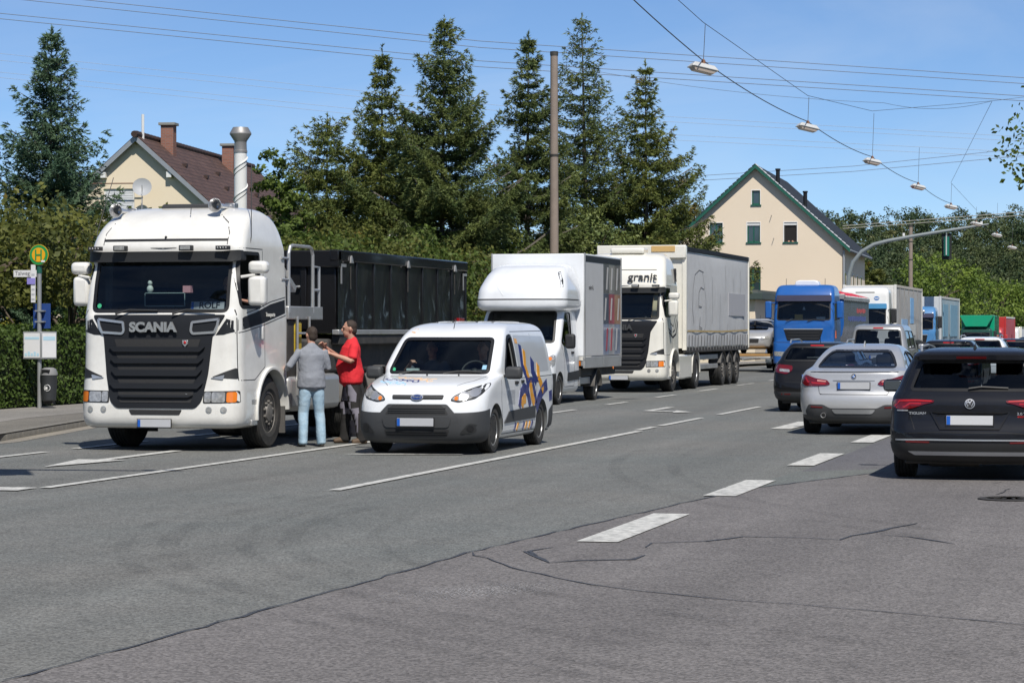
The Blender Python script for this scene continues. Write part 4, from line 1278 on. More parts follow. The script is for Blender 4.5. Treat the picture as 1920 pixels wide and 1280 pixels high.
        if s > 0:
            MB().box(1.2, 1.275, 0.62, 0.84, 0.36, 0.44).obj('step', M_ALU, t, 0.008)
            MB().box(1.2, 1.272, 0.62, 0.84, 0.66, 0.74).obj('step', M_ALU, t, 0.008)
            MB().box(1.0, 1.2, 0.6, 0.86, 0.34, 0.95).obj('step_well', M_MUD, t, 0.01)
    # wipers
    for x in (-0.75, 0.15):
        tubep('wiper', M_PLA, t, [(x + 0.1, 0.05, 1.97), (x + 0.3, 0.1, 2.03), (x + 0.75, 0.1, 2.02)], 0.014, 5)
    plate(t, -0.01, -0.012, 0.405)
    # cab inside
    MB().box(-1.1, 1.1, 0.3, 0.75, 1.6, 2.02).obj('dashboard', mat('dash_grey', (0.19, 0.2, 0.2), 0.8) if style == 1 else mat('dash_beige', (0.5, 0.42, 0.28), 0.7), cab, 0.06)
    for x in (-0.6, 0.6):
        seat(t, x, 1.25, 1.55, 1, 0.52)
    steering(t, 0.6, 0.72, 2.08, 0.22, -0.9)
    for s in (-1, 1):
        wheel(t, s * 1.07, 1.47, 0.52, 0.32, 0.3, 'truck_front')
    return cab, bv
def make_scania():
    t = thing('tipper_truck', 'white tractor cab with chrome roof horns pulling a black ribbed tipper body', 'truck', (-13.77, 33.25, 0))
    t.scale = (0.96, 1, 0.985)
    cab, bv = scania_cab(t, P_WHITE, 0.0, 1)
    # graphics on the flank
    patch('side_stripe', M_GRIL, cab, bv, [(0.14, 1.72), (1.1, 1.83), (2.18, 2.0), (2.18, 2.2), (1.5, 2.12), (0.9, 2.0), (0.4, 1.93), (0.14, 1.86)], 'R', 0.002, 0.003, 0.1)
    line('pinstripe', M_GRIL, cab, bv, [(0.14, 1.69), (1.1, 1.8), (2.18, 1.965)], 0.012, 'R', 0.002, 0.003)
    line('pinstripe', M_GRIL, cab, bv, [(0.5, 1.985), (0.95, 2.045), (1.5, 2.155), (2.18, 2.235)], 0.012, 'R', 0.002, 0.003)
    fr = [(0.9, 1.665), (1.02, 1.67), (1.2, 1.72), (1.2, 1.86), (1.06, 1.9)]
    patch('front_stripe', M_GRIL, cab, bv, fr, 'F', 0.003, 0.004, 0.05); patch('front_stripe', M_GRIL, cab, bv, mir(fr), 'F', 0.003, 0.004, 0.05)
    text('company_lettering', P_WHITE, cab, 'Transporte', 0.085, (1.252, 1.45, 1.965), 'R', 0.003, 0.001)
    # roof
    line('roof_seam', M_SEAL, cab, bv, [(-0.98, 3.04), (0.98, 3.04)], 0.035, 'F', 0.004, 0.01)
    line('roof_seam', M_SEAL, cab, bv, [(0.98, 2.97), (0.98, 3.14), (0.9, 3.3), (0.72, 3.42)], 0.012, 'F', 0.002, 0.01)
    line('roof_seam', M_SEAL, cab, bv, [(-0.98, 2.97), (-0.98, 3.14), (-0.9, 3.3)], 0.012, 'F', 0.002, 0.01)
    MB().ball((0.02, 0.36, 3.08), (0.02, 0.02, 0.02), 8, 6).obj('roof_stud', M_PLA, cab)
    MB().prism([(-0.42, 0), (0.42, 0), (0.38, 0.06), (-0.38, 0.06)], 'y', 1.2, 1.7).obj('roof_hatch', M_PLG, cab, 0.012).location = (0.0, 0, 3.54)
    for x in (-0.93, 0.66):
        hn = MB().lathe([(0.0, 0.16), (0.05, 0.14), (0.085, 0.0), (0.105, -0.03), (0.1, -0.035), (0.07, 0.01), (0.04, 0.16), (0.03, 0.5), (0.045, 0.55), (0.045, 0.66), (0.0, 0.67)], (0, 0, 0), 'y', 20).obj('horn', M_CHR, t)
        hn.location = (x, 0.72, 3.49 if x < 0 else 3.55)
        tubep('bracket', M_CHR, hn, [(0, 0.25, 0), (0, 0.25, -0.14)], 0.02, 6)
        MB().box(-0.08, 0.08, 0.56, 0.72, -0.08, 0.06).obj('horn_valve', M_STL, hn, 0.01)
    tubep('aerial', M_PLA, t, [(1.2, 0.75, 3.0), (1.21, 0.76, 3.1), (1.12, 1.0, 4.15)], 0.007, 5)
    tubep('aerial', M_PLA, t, [(-1.2, 0.6, 2.95), (-1.25, 0.75, 3.2), (-1.15, 1.1, 4.0)], 0.006, 5)
    tubep('aerial', M_PLA, t, [(0.28, 0.68, 3.42), (0.28, 0.7, 3.52)], 0.006, 5)
    # things behind the windscreen
    pl = MB().box(-0.26, 0.26, -0.006, 0.006, -0.055, 0.055).obj('name_plate', M_PLATEW, t); pl.location = (0.73, 0.235, 2.09); pl.rotation_euler = (R(-12), 0, 0)
    text('name_lettering', M_SEAL, pl, 'ROLF', 0.125, (0.03, -0.008, 0.0), 'F', 0.001, 0.003, 1.1)
    MB().box(-0.255, -0.215, -0.009, -0.004, -0.05, 0.05).obj('country_strip', M_PBLU, pl)
    tray = MB()
    for (x0, x1, z0, z1) in ((-0.32, 0.32, 2.08, 2.09), (-0.32, -0.31, 2.08, 2.28), (0.31, 0.32, 2.08, 2.28), (-0.32, 0.32, 2.27, 2.28)):
        tray.box(x0, x1, 0.36, 0.37, z0, z1)
    tray.obj('dash_tray', mat('clear_plastic', (0.4, 0.5, 0.48), 0.3), cab)
    MB().ball((-0.25, 0.4, 2.33), (0.05, 0.05, 0.06)).ball((-0.25, 0.4, 2.42), (0.035, 0.035, 0.04)).obj('dash_figure', mat('toy_pale', (0.6, 0.65, 0.6), 0.6), cab)
    MB().box(0.27, 0.39, 0.4, 0.5, 2.28, 2.38).obj('dash_box', mat('card_pink', (0.6, 0.3, 0.33), 0.6), cab)
    st = patch('green_sticker', mat('sticker_green', (0.05, 0.4, 0.2), 0.5), t, bv, circ(-0.97, 2.09, 0.035, 14), 'F', -0.004, 0.002, 0.1)
    # chassis, tanks, axles
    ch = MB()
    for s in (-1, 1): ch.box(s * 0.42 - 0.05, s * 0.42 + 0.05, 0.6, 12.0, 0.72, 1.0)
    for y in (2.6, 4.2, 5.5, 6.9, 9, 11): ch.box(-0.45, 0.45, y - 0.08, y + 0.08, 0.7, 0.98)
    ch.obj('chassis_frame', M_CHAS, t, 0.01)
    for y in (1.47, 5.5, 6.9, 9.6, 10.9):
        MB().lathe([(0.09, -1.0), (0.09, -0.3), (0.18, -0.15), (0.18, 0.15), (0.09, 0.3), (0.09, 1.0)], (0, y, 0.52), 'x', 12).obj('axle', M_CHAS, t)
    for y in (5.5, 6.9, 9.6, 10.9):
        for s in (-1, 1):
            wheel(t, s * 1.0, y, 0.52, 0.5, 0.3, 'truck_rear')
            fender(t, y, 0.52, 0.63, s * 0.72, s * 1.27, M_MUD, 5, 175, 0.03, 'mudguard')
    for s in (-1, 1):
        MB().box(s * 1.0 - 0.25, s * 1.0 + 0.25, 2.3, 4.7, 0.5, 1.05).obj('fuel_tank', M_ALU, t, 0.09)
        fl = MB().box(s * 1.05 - 0.2, s * 1.05 + 0.2, 2.06, 2.09, 0.2, 0.6).obj('mud_flap', M_MUD, t)
    MB().box(-1.2, 1.2, 2.3, 2.75, 1.0, 1.9).obj('equipment_block', M_CHAS, t, 0.03)
    MB().box(0.8, 1.22, 2.6, 2.95, 1.3, 1.88).obj('yellow_hose_box', mat('hose_yellow', (0.45, 0.33, 0.03), 0.5, var=0.4, vscale=12), t, 0.05)
    # access platform with hand rails
    pf = MB().box(0.55, 1.24, 2.28, 3.85, 1.9, 2.1).obj('platform', M_ALU, t, 0.012)
    def rail(pts, r=0.028): tubep('hand_rail', M_ALU, pf, pts, r, 8)
    rail([(1.22, 2.32, 2.0), (1.22, 2.32, 2.9), (1.22, 2.4, 3.0), (1.22, 2.5, 3.02), (1.22, 3.25, 3.02), (1.22, 3.35, 3.0), (1.22, 3.42, 2.9), (1.22, 3.42, 2.0)])
    rail([(1.22, 3.42, 2.72), (1.22, 3.72, 2.72), (1.22, 3.72, 2.0)], 0.022); rail([(1.22, 3.42, 2.36), (1.22, 3.72, 2.36)], 0.022)
    rail([(1.22, 2.0, 2.82), (1.22, 2.3, 2.82)], 0.018); rail([(1.22, 2.0, 2.5), (1.22, 2.3, 2.5)], 0.018)
    for y in (2.6, 3.15):
        tubep('ladder_post', M_ALU, pf, [(1.26, y, 1.95), (1.26, y, 0.75)], 0.022, 6)
    for k in range(4):
        tubep('rung', M_ALU, pf, [(1.26, 2.6, 0.85 + 0.28 * k), (1.26, 3.15, 0.85 + 0.28 * k)], 0.018, 6)
    hb = MB().box(0.95, 1.05, 3.4, 4.1, -0.05, 0.05).obj('tilt_lever', M_ALU, t, 0.012); hb.location = (0.15, 0.0, 3.9); hb.rotation_euler = (R(-28), 0, 0); hb.location = (0.15, -1.35 + 0.45, 4.28)
    # tipper body: sheet sides bowed between pressed ribs
    Y0, Y1 = 4.55, 12.1
    tb = MB().box(-1.2, 1.2, Y0 + 0.05, Y1, 1.68, 2.9).obj('tipper_body', P_BLACK, t, 0.02)
    rng = random.Random(4)
    M_BOW = paint('tipper_black', (0.008, 0.009, 0.011), rough=0.5, damt=0.03, coat=0.55)
    for s in (-1, 1):
        n = 8
        for k in range(n):
            a = Y0 + 0.02 + (Y1 - Y0 - 0.04) * k / n; b = Y0 + 0.02 + (Y1 - Y0 - 0.04) * (k + 1) / n
            v = []; f = []
            N, Mz = 8, 8
            for i in range(N + 1):
                for j in range(Mz + 1):
                    u, w = i / N, j / Mz
                    bow = 0.022 * math.sin(u * math.pi) * math.sin(w * math.pi) + 0.006 * math.sin(u * 6.3 + k) * math.sin(w * 5 + k * 2.1) * math.sin(u * math.pi) * math.sin(w * math.pi)
                    v.append((s * (1.235 - bow), a + 0.02 + (b - a - 0.04) * u, 1.76 + 1.08 * w))
            for i in range(N):
                for j in range(Mz):
                    f.append([i * (Mz + 1) + j, i * (Mz + 1) + j + 1, (i + 1) * (Mz + 1) + j + 1, (i + 1) * (Mz + 1) + j])
            MB().add(v, f).obj('side_sheet', M_BOW, tb)
            MB().box(min(s * 1.2, s * 1.262), max(s * 1.2, s * 1.262), b - 0.035, b + 0.035, 1.74, 2.86).obj('rib', M_BOW, tb, 0.01)
        MB().box(min(s * 1.12, s * 1.28), max(s * 1.12, s * 1.28), Y0 - 0.05, Y1 + 0.02, 2.84, 3.02).obj('top_rail', P_BLACK, tb, 0.02)
        MB().box(min(s * 1.15, s * 1.272), max(s * 1.15, s * 1.272), Y0, Y1, 1.665, 1.745).obj('bottom_strip', M_ALU, tb, 0.01)
        MB().box(min(s * 1.1, s * 1.25), max(s * 1.1, s * 1.25), Y0 + 0.1, Y1, 1.5, 1.66).obj('bottom_rail', M_CHAS, tb, 0.02)
        for y in (Y0 + 0.55, Y0 + 3.7, Y1 - 0.9):
            hk = MB().prism([(-0.05, 0), (0.09, 0), (0.07, 0.02), (0.03, 0.1), (0, 0.12), (-0.03, 0.1)], 'x', 0, 0.025).obj('tarp_hook', M_ALU, tb); hk.location = (s * 1.285, y, 2.82)
            MB().box(-0.008, 0.008, -0.01, 0.01, -0.42, 0).obj('hook_cord', M_CHAS, hk)
        for y in (Y0 + 0.12, Y1 - 0.25):
            MB().box(s * 1.262 - 0.006, s * 1.262 + 0.006, y, y + 0.05, 2.48, 2.8).box(s * 1.262 - 0.006, s * 1.262 + 0.006, y + 0.05, y + 0.26, 2.75, 2.8).obj('corner_bracket', M_ALU, tb)
    MB().box(-1.28, 1.28, Y0 - 0.04, Y0 + 0.1, 2.74, 3.015).obj('front_rail', P_BLACK, tb, 0.02)
    for x in (-0.5, 0.1, 0.65):
        MB().box(x - 0.05, x + 0.05, Y0 + 0.0, Y0 + 0.06, 1.75, 2.75).obj('front_rib', P_BLACK, tb, 0.01)
        MB().box(x - 0.12, x - 0.05, Y0 - 0.03, Y0 + 0.02, 2.42, 2.45).obj('bolt_plate', M_ALU, tb, 0.006)
    MB().prism([(-1.12, 0), (1.12, 0), (1.0, 0.1), (-1.0, 0.1)], 'y', Y0 + 0.1, Y1 - 0.1).obj('rolled_tarp', M_GRIL, tb, 0.03).location = (0, 0, 2.86)
    MB().box(1.2, 1.275, Y1 - 0.55, Y1 - 0.2, 1.78, 1.96).obj('warning_board', M_REDB, tb, 0.006)
    MB().box(-1.1, 1.1, 4.5, 12.0, 1.05, 1.6).obj('sub_frame', M_CHAS, t, 0.05)
    return t
make_scania()
# ------------------------------------------------------------------ people
def etube(mb, pts, rad, side=(1, 0, 0), n=16):
    """closed limb with elliptical rings; rad = [(lateral, fore-aft)]"""
    pts = [Vector(p) for p in pts]
    sv = Vector(side)
    v = []; f = []
    N = len(pts)
    def ring(p, t, a, b):
        w = (sv - t * sv.dot(t)).normalized(); u = t.cross(w)
        return [p + w * (a * math.cos(2 * math.pi * k / n)) + u * (b * math.sin(2 * math.pi * k / n)) for k in range(n)]
    T = [(pts[min(i + 1, N - 1)] - pts[max(i - 1, 0)]).normalized() for i in range(N)]
    a, b = rad[0]
    m = min(a, b)
    for q in (0.35, 0.75): v += ring(pts[0] - T[0] * m * 0.6 * (1 - q), T[0], a * math.sqrt(q), b * math.sqrt(q))
    for i in range(N): v += ring(pts[i], T[i], *rad[i])
    a, b = rad[-1]; m = min(a, b)
    for q in (0.75, 0.35): v += ring(pts[-1] + T[-1] * m * 0.6 * (1 - q), T[-1], a * math.sqrt(q), b * math.sqrt(q))
    K = N + 4
    for i in range(K - 1):
        for k in range(n):
            f.append([i * n + k, i * n + (k + 1) % n, (i + 1) * n + (k + 1) % n, (i + 1) * n + k])
    f.append(list(range(n))[::-1]); f.append(list(range((K - 1) * n, K * n)))
    mb.add(v, f)
def remesh(name, mb, m, parent, voxel=0.012, it=6, fold=0.0, fs=0.12, fac=0.5):
    """join overlapping limbs into one continuous skin"""
    me = mb.mesh(name, m, None)
    o = bpy.data.objects.new(name, me); COL.objects.link(o)
    r = o.modifiers.new('r', 'REMESH'); r.mode = 'VOXEL'; r.voxel_size = voxel
    s = o.modifiers.new('s', 'SMOOTH'); s.factor = fac; s.iterations = it
    if fold:
        tx = bpy.data.textures.new(name + '_folds', 'CLOUDS'); tx.noise_scale = fs
        d = o.modifiers.new('d', 'DISPLACE'); d.texture = tx; d.strength = fold; d.mid_level = 0.5
    bpy.context.view_layer.update()
    out = bpy.data.meshes.new_from_object(o.evaluated_get(bpy.context.evaluated_depsgraph_get()))
    bpy.data.objects.remove(o, do_unlink=True)
    out.materials.clear()
    return ob(name, finish(out, m, 180), parent)
def head(mb, c, yaw=0.0):
    """head looking to -Y turned by yaw, with jaw, nose, brow and ears"""
    M = Matrix.Translation(c) @ Matrix.Rotation(yaw, 4, 'Z')
    h = MB()
    h.ball((0, 0.012, 0.02), (0.076, 0.096, 0.108), 20, 14)
    h.ball((0, -0.02, -0.05), (0.056, 0.066, 0.072), 16, 12)
    h.ball((0, -0.05, -0.088), (0.03, 0.028, 0.026), 12, 8)
    h.ball((0, -0.098, -0.012), (0.014, 0.02, 0.026), 10, 8)
    h.ball((0, -0.082, 0.03), (0.05, 0.015, 0.012), 12, 8)
    h.ball((0, -0.079, -0.052), (0.026, 0.012, 0.012), 10, 8)
    for s in (-1, 1): h.ball((s * 0.079, 0.01, 0.0), (0.012, 0.02, 0.032), 10, 8)
    mb.add([M @ Vector(p) for p in h.v], h.f)
    return M
def face_bits(M, parent, eye_m=None):
    e = MB()
    for s in (-1, 1):
        b = MB().ball((s * 0.031, -0.081, 0.012), (0.013, 0.008, 0.008), 10, 8)
        e.add([M @ Vector(p) for p in b.v], b.f)
    e.obj('eyes', mat('eye_dark', (0.05, 0.04, 0.035), 0.3), parent)
    l = MB().ball((0, -0.088, -0.055), (0.022, 0.006, 0.005), 10, 6)
    MB().add([M @ Vector(p) for p in l.v], l.f).obj('lips', mat('lips', (0.35, 0.13, 0.11), 0.5), parent)
def hair_cap(M, parent, m, back=0.0):
    h = MB()
    h.ball((0, 0.024, 0.042), (0.08, 0.094, 0.092), 20, 14)
    h.ball((0, 0.058, -0.015), (0.071, 0.054, 0.075), 16, 12)
    mb = MB().add([M @ Vector(p) for p in h.v], h.f)
    return remesh('hair', mb, m, parent, 0.009, 3, 0.008, 0.02)
def hand(mb, wrist, fwd, up, s, curl=0.6, size=1.0):
    """palm, four fingers of unequal length bent at the knuckles, thumb from the side of the palm"""
    w = Vector(wrist); f = Vector(fwd).normalized(); u = Vector(up); u = (u - f * u.dot(f)).normalized(); l = f.cross(u) * s
    k = size
    etube(mb, [w, w + f * 0.045 * k, w + f * 0.09 * k], [(0.027 * k, 0.02 * k), (0.04 * k, 0.017 * k), (0.04 * k, 0.014 * k)], l, 12)
    for i, (o, ln) in enumerate(((-0.03, 0.07), (-0.01, 0.08), (0.011, 0.075), (0.03, 0.058))):
        b = w + f * 0.085 * k + l * o * k
        d1 = (f - u * curl * 0.7).normalized(); d2 = (f * (1 - curl) - u * (curl + 0.3)).normalized(); d3 = (f * (0.6 - curl) - u).normalized()
        p1 = b + d1 * ln * 0.45 * k; p2 = p1 + d2 * ln * 0.33 * k; p3 = p2 + d3 * ln * 0.25 * k
        etube(mb, [b, p1, p2, p3], [(0.0095 * k, 0.0095 * k), (0.009 * k, 0.009 * k), (0.0085 * k, 0.0085 * k), (0.0075 * k, 0.0075 * k)], l, 8)
    b = w + f * 0.03 * k - l * 0.032 * k
    p1 = b + (f * 0.5 - l * 0.7 - u * 0.4).normalized() * 0.04 * k; p2 = p1 + (f * 0.8 - u * 0.5).normalized() * 0.032 * k
    etube(mb, [b, p1, p2], [(0.013 * k, 0.013 * k), (0.011 * k, 0.011 * k), (0.009 * k, 0.009 * k)], l, 8)
def man(label, loc, rz, shirt_m, trouser_m, shoe_m, hair_m, L, Rr, sleeves, head_yaw=0.0, belly=0.0, k=1.0, stance=0.1, hair=True, step=0.0):
    """L, Rr: (elbow, wrist, finger direction, back-of-hand direction) in body space, body looks to -Y"""
    t = thing('person', label, 'person', loc, rz)
    t.scale = (k, k, k)
    body = MB(); sh = MB(); tr = MB(); so = MB()
    Mh = head(body, Vector((0, -0.03, 1.635)), head_yaw)
    etube(body, [(0, 0.02, 1.38), (0, 0.0, 1.5), (0, -0.02, 1.58)], [(0.07, 0.065), (0.056, 0.058), (0.055, 0.06)])
    etube(body, [(0, 0, 0.98), (0, 0, 1.2), (0, 0, 1.4)], [(0.15, 0.1), (0.15, 0.1), (0.13, 0.08)])
    for s, (el, wr, fd, up) in ((1, L), (-1, Rr)):
        shd = (s * 0.18, 0.01, 1.405)
        etube(body, [shd, tuple((Vector(shd) + Vector(el)) / 2), el], [(0.05, 0.05), (0.046, 0.047), (0.038, 0.04)])
        m = Vector(el) + (Vector(wr) - Vector(el)) * 0.35
        etube(body, [el, tuple(m), wr], [(0.038, 0.04), (0.041, 0.041), (0.026, 0.022)])
        hand(body, wr, fd, up, -s, 0.55)
        a = Vector(shd); e = Vector(el); w = Vector(wr)
        if sleeves == 'long':
            etube(sh, [tuple(a + (e - a) * 0.02), tuple((a + e) / 2), el, tuple(e + (w - e) * 0.4), tuple(e + (w - e) * 0.93)], [(0.058, 0.06), (0.058, 0.06), (0.053, 0.055), (0.048, 0.048), (0.038, 0.036)])
        else:
            etube(sh, [tuple(a + (e - a) * 0.02), tuple(a + (e - a) * 0.4), tuple(a + (e - a) * 0.82)], [(0.062, 0.064), (0.068, 0.07), (0.07, 0.07)])
    etube(sh, [(0, 0.0, 0.875), (0, 0, 1.0), (0, -belly * 0.4, 1.12), (0, -belly * 0.25, 1.25), (0, 0.0, 1.36), (0, 0.01, 1.43), (0, 0.01, 1.475), (0, 0.005, 1.5)],
          [(0.212, 0.168), (0.205, 0.158 + belly * 0.3), (0.192, 0.146 + belly * 0.5), (0.2, 0.146), (0.204, 0.134), (0.165, 0.1), (0.1, 0.08), (0.066, 0.066)], n=24)
    for s in (-1, 1):
        st = step * s
        hip = (s * 0.085, 0.0, 0.93); kn = (s * (0.095 + stance * 0.25), -0.015 + st * 0.4, 0.5); an = (s * (0.09 + stance * 0.5), 0.035 + st, 0.09)
        etube(tr, [(s * 0.075, 0.01, 0.96), (s * 0.092, 0.005, 0.8), kn, ((kn[0] + an[0]) / 2, (kn[1] + an[1]) / 2 + 0.015, 0.3), (an[0], an[1] + 0.005, 0.05)],
              [(0.094, 0.118), (0.098, 0.108), (0.076, 0.08), (0.072, 0.075), (0.066, 0.086)], n=18)
        etube(so, [(an[0], an[1] + 0.05, 0.045), (an[0], an[1] - 0.05, 0.05), (an[0] + s * 0.01, an[1] - 0.15, 0.035)], [(0.042, 0.045), (0.046, 0.048), (0.04, 0.034)], n=14)
        etube(body, [hip, kn, (an[0], an[1], 0.1)], [(0.075, 0.08), (0.05, 0.052), (0.036, 0.04)])
    etube(tr, [(0, 0.005, 0.86), (0, 0.005, 0.95), (0, 0.0, 1.03)], [(0.165, 0.13), (0.168, 0.126), (0.155, 0.112)], n=24)
    b = remesh('body', body, M_SKIN, t, 0.0075, 2)
    face_bits(Mh, b)
    hair_cap(Mh, b, hair_m)
    s_ = remesh('shirt', sh, shirt_m, t, 0.01, 3, 0.026, 0.14)
    t_ = remesh('trousers', tr, trouser_m, t, 0.01, 3, 0.02, 0.17)
    so = remesh('shoes', so, shoe_m, t, 0.009, 3)
    return t, b, s_, t_
def check_mat():
    m = bpy.data.materials.new('check_shirt'); m.use_nodes = True
    nt = m.node_tree; p = nt.nodes['Principled BSDF']; p.inputs['Roughness'].default_value = 0.9
    tc = nd(nt, 'ShaderNodeTexCoord')
    br = nd(nt, 'ShaderNodeTexBrick'); br.offset = 0.0
    br.inputs['Color1'].default_value = (0.3, 0.315, 0.345, 1); br.inputs['Color2'].default_value = (0.27, 0.285, 0.32, 1); br.inputs['Mortar'].default_value = (0.17, 0.185, 0.22, 1)
    br.inputs['Scale'].default_value = 1.0; br.inputs['Mortar Size'].default_value = 0.002; br.inputs['Brick Width'].default_value = 0.013; br.inputs['Row Height'].default_value = 0.013
    mp = nd(nt, 'ShaderNodeMapping'); mp.inputs['Rotation'].default_value = (R(90), 0, 0)
    nt.links.new(tc.outputs['Object'], mp.inputs[0]); nt.links.new(mp.outputs[0], br.inputs['Vector'])
    nt.links.new(br.outputs[0], p.inputs['Base Color'])
    return m
M_JEANS = mat('pale_jeans', (0.3, 0.44, 0.56), 0.9, var=0.3, vscale=7, bump=0.3, bscale=30, dirt=(0.5, 0.58, 0.62), dscale=4, damt=0.6)
M_RED = mat('red_polo', (0.62, 0.02, 0.03), 0.85, var=0.12, vscale=8)
M_WORK = mat('work_black', (0.018, 0.017, 0.017), 0.9, var=0.3, vscale=10)
M_WGREY = mat('work_grey', (0.2, 0.19, 0.23), 0.9, var=0.15)
M_SHOE = mat('shoe_brown', (0.1, 0.065, 0.04), 0.7, var=0.3)
M_SHOEG = mat('shoe_grey', (0.09, 0.08, 0.065), 0.7, var=0.3)
man('man in grey checked shirt and pale jeans, back turned, beside the truck', (-12.13, 35.25, 0.0), R(-150), check_mat(), M_JEANS, M_SHOEG, M_HAIR,
    ((0.33, 0.03, 1.19), (0.34, -0.2, 1.14), (0.1, -0.9, 0.2), (0.6, 0.2, 0.8)), ((-0.25, 0.0, 1.16), (-0.14, -0.23, 1.17), (0.2, -0.9, 0.2), (-0.5, 0.2, 0.9)), 'long', R(20), 0.04, 1.0, 0.1)
w_, wb, ws_, wt = man('man in red polo shirt and black work trousers, hands raised', (-11.86, 36.3, 0.0), R(-58), M_RED, M_WORK, M_SHOE, M_HAIR,
    ((0.27, -0.06, 1.18), (0.13, -0.34, 1.29), (-0.3, -0.8, 0.45), (0.6, 0.0, 0.7)), ((-0.27, -0.06, 1.18), (-0.08, -0.36, 1.38), (0.35, -0.7, 0.6), (-0.6, 0.0, 0.7)), 'short', R(-8), 0.08, 1.055, 0.16, step=0.09)
_bt = bvh_of(wt.data)
for (poly, ax) in (([(-0.12, 0.62), (0.02, 0.6), (0.03, 0.72), (-0.06, 0.86), (-0.1, 0.86)], 'R'), ([(-0.1, 0.42), (0.06, 0.44), (0.06, 0.52), (-0.1, 0.5)], 'R'),
                   ([(0.0, 0.1), (0.05, 0.1), (0.045, 0.46), (-0.0, 0.46)], 'R'), ([(0.06, 0.5), (0.17, 0.5), (0.17, 0.6), (0.06, 0.6)], 'F'), ([(-0.17, 0.5), (-0.06, 0.5), (-0.06, 0.6), (-0.17, 0.6)], 'F')):
    patch('grey_panel', M_WGREY, wt, _bt, poly, ax, 0.006, 0.012, 0.02)
def sitter(t, x, y, z, shirt_m, name='seated_person', label=None, yaw=0.0, arm=None):
    """driver or passenger seen through the glass: head, trunk, arms; looks to -Y"""
    p = thing('person', label, 'person', (t.location.x + x, t.location.y + y, z), yaw)
    body = MB(); sh = MB()
    Mh = head(body, Vector((0, -0.03, 0.66)))
    etube(body, [(0, 0.02, 0.42), (0, 0, 0.6)], [(0.06, 0.06), (0.055, 0.058)])
    arms = arm or (((0.24, -0.1, 0.22), (0.14, -0.36, 0.26)), ((-0.24, -0.1, 0.22), (-0.14, -0.36, 0.26)))
    for s, (el, wr) in zip((1, -1), arms):
        a = Vector((s * 0.185, 0.01, 0.45))
        etube(body, [tuple(a), el, wr], [(0.048, 0.048), (0.04, 0.04), (0.026, 0.024)])
        d = (Vector(wr) - Vector(el)).normalized()
        hand(body, wr, d, (0, 0, 1), -s, 0.6)
        etube(sh, [tuple(a), tuple(a + (Vector(el) - a) * 0.75)], [(0.07, 0.07), (0.065, 0.065)])
    for s in (-1, 1):
        etube(body, [(s * 0.1, 0.02, 0.02), (s * 0.12, -0.4, 0.04)], [(0.08, 0.075), (0.06, 0.06)])
    etube(sh, [(0, 0.03, -0.02), (0, 0.0, 0.15), (0, 0.0, 0.36), (0, 0.01, 0.47)], [(0.17, 0.12), (0.175, 0.13), (0.19, 0.12), (0.09, 0.08)])
    b = remesh('body', body, M_SKIN, p, 0.012, 2)
    hair_cap(Mh, b, M_HAIR)
    remesh('shirt', sh, shirt_m, p, 0.016, 4)
    return p
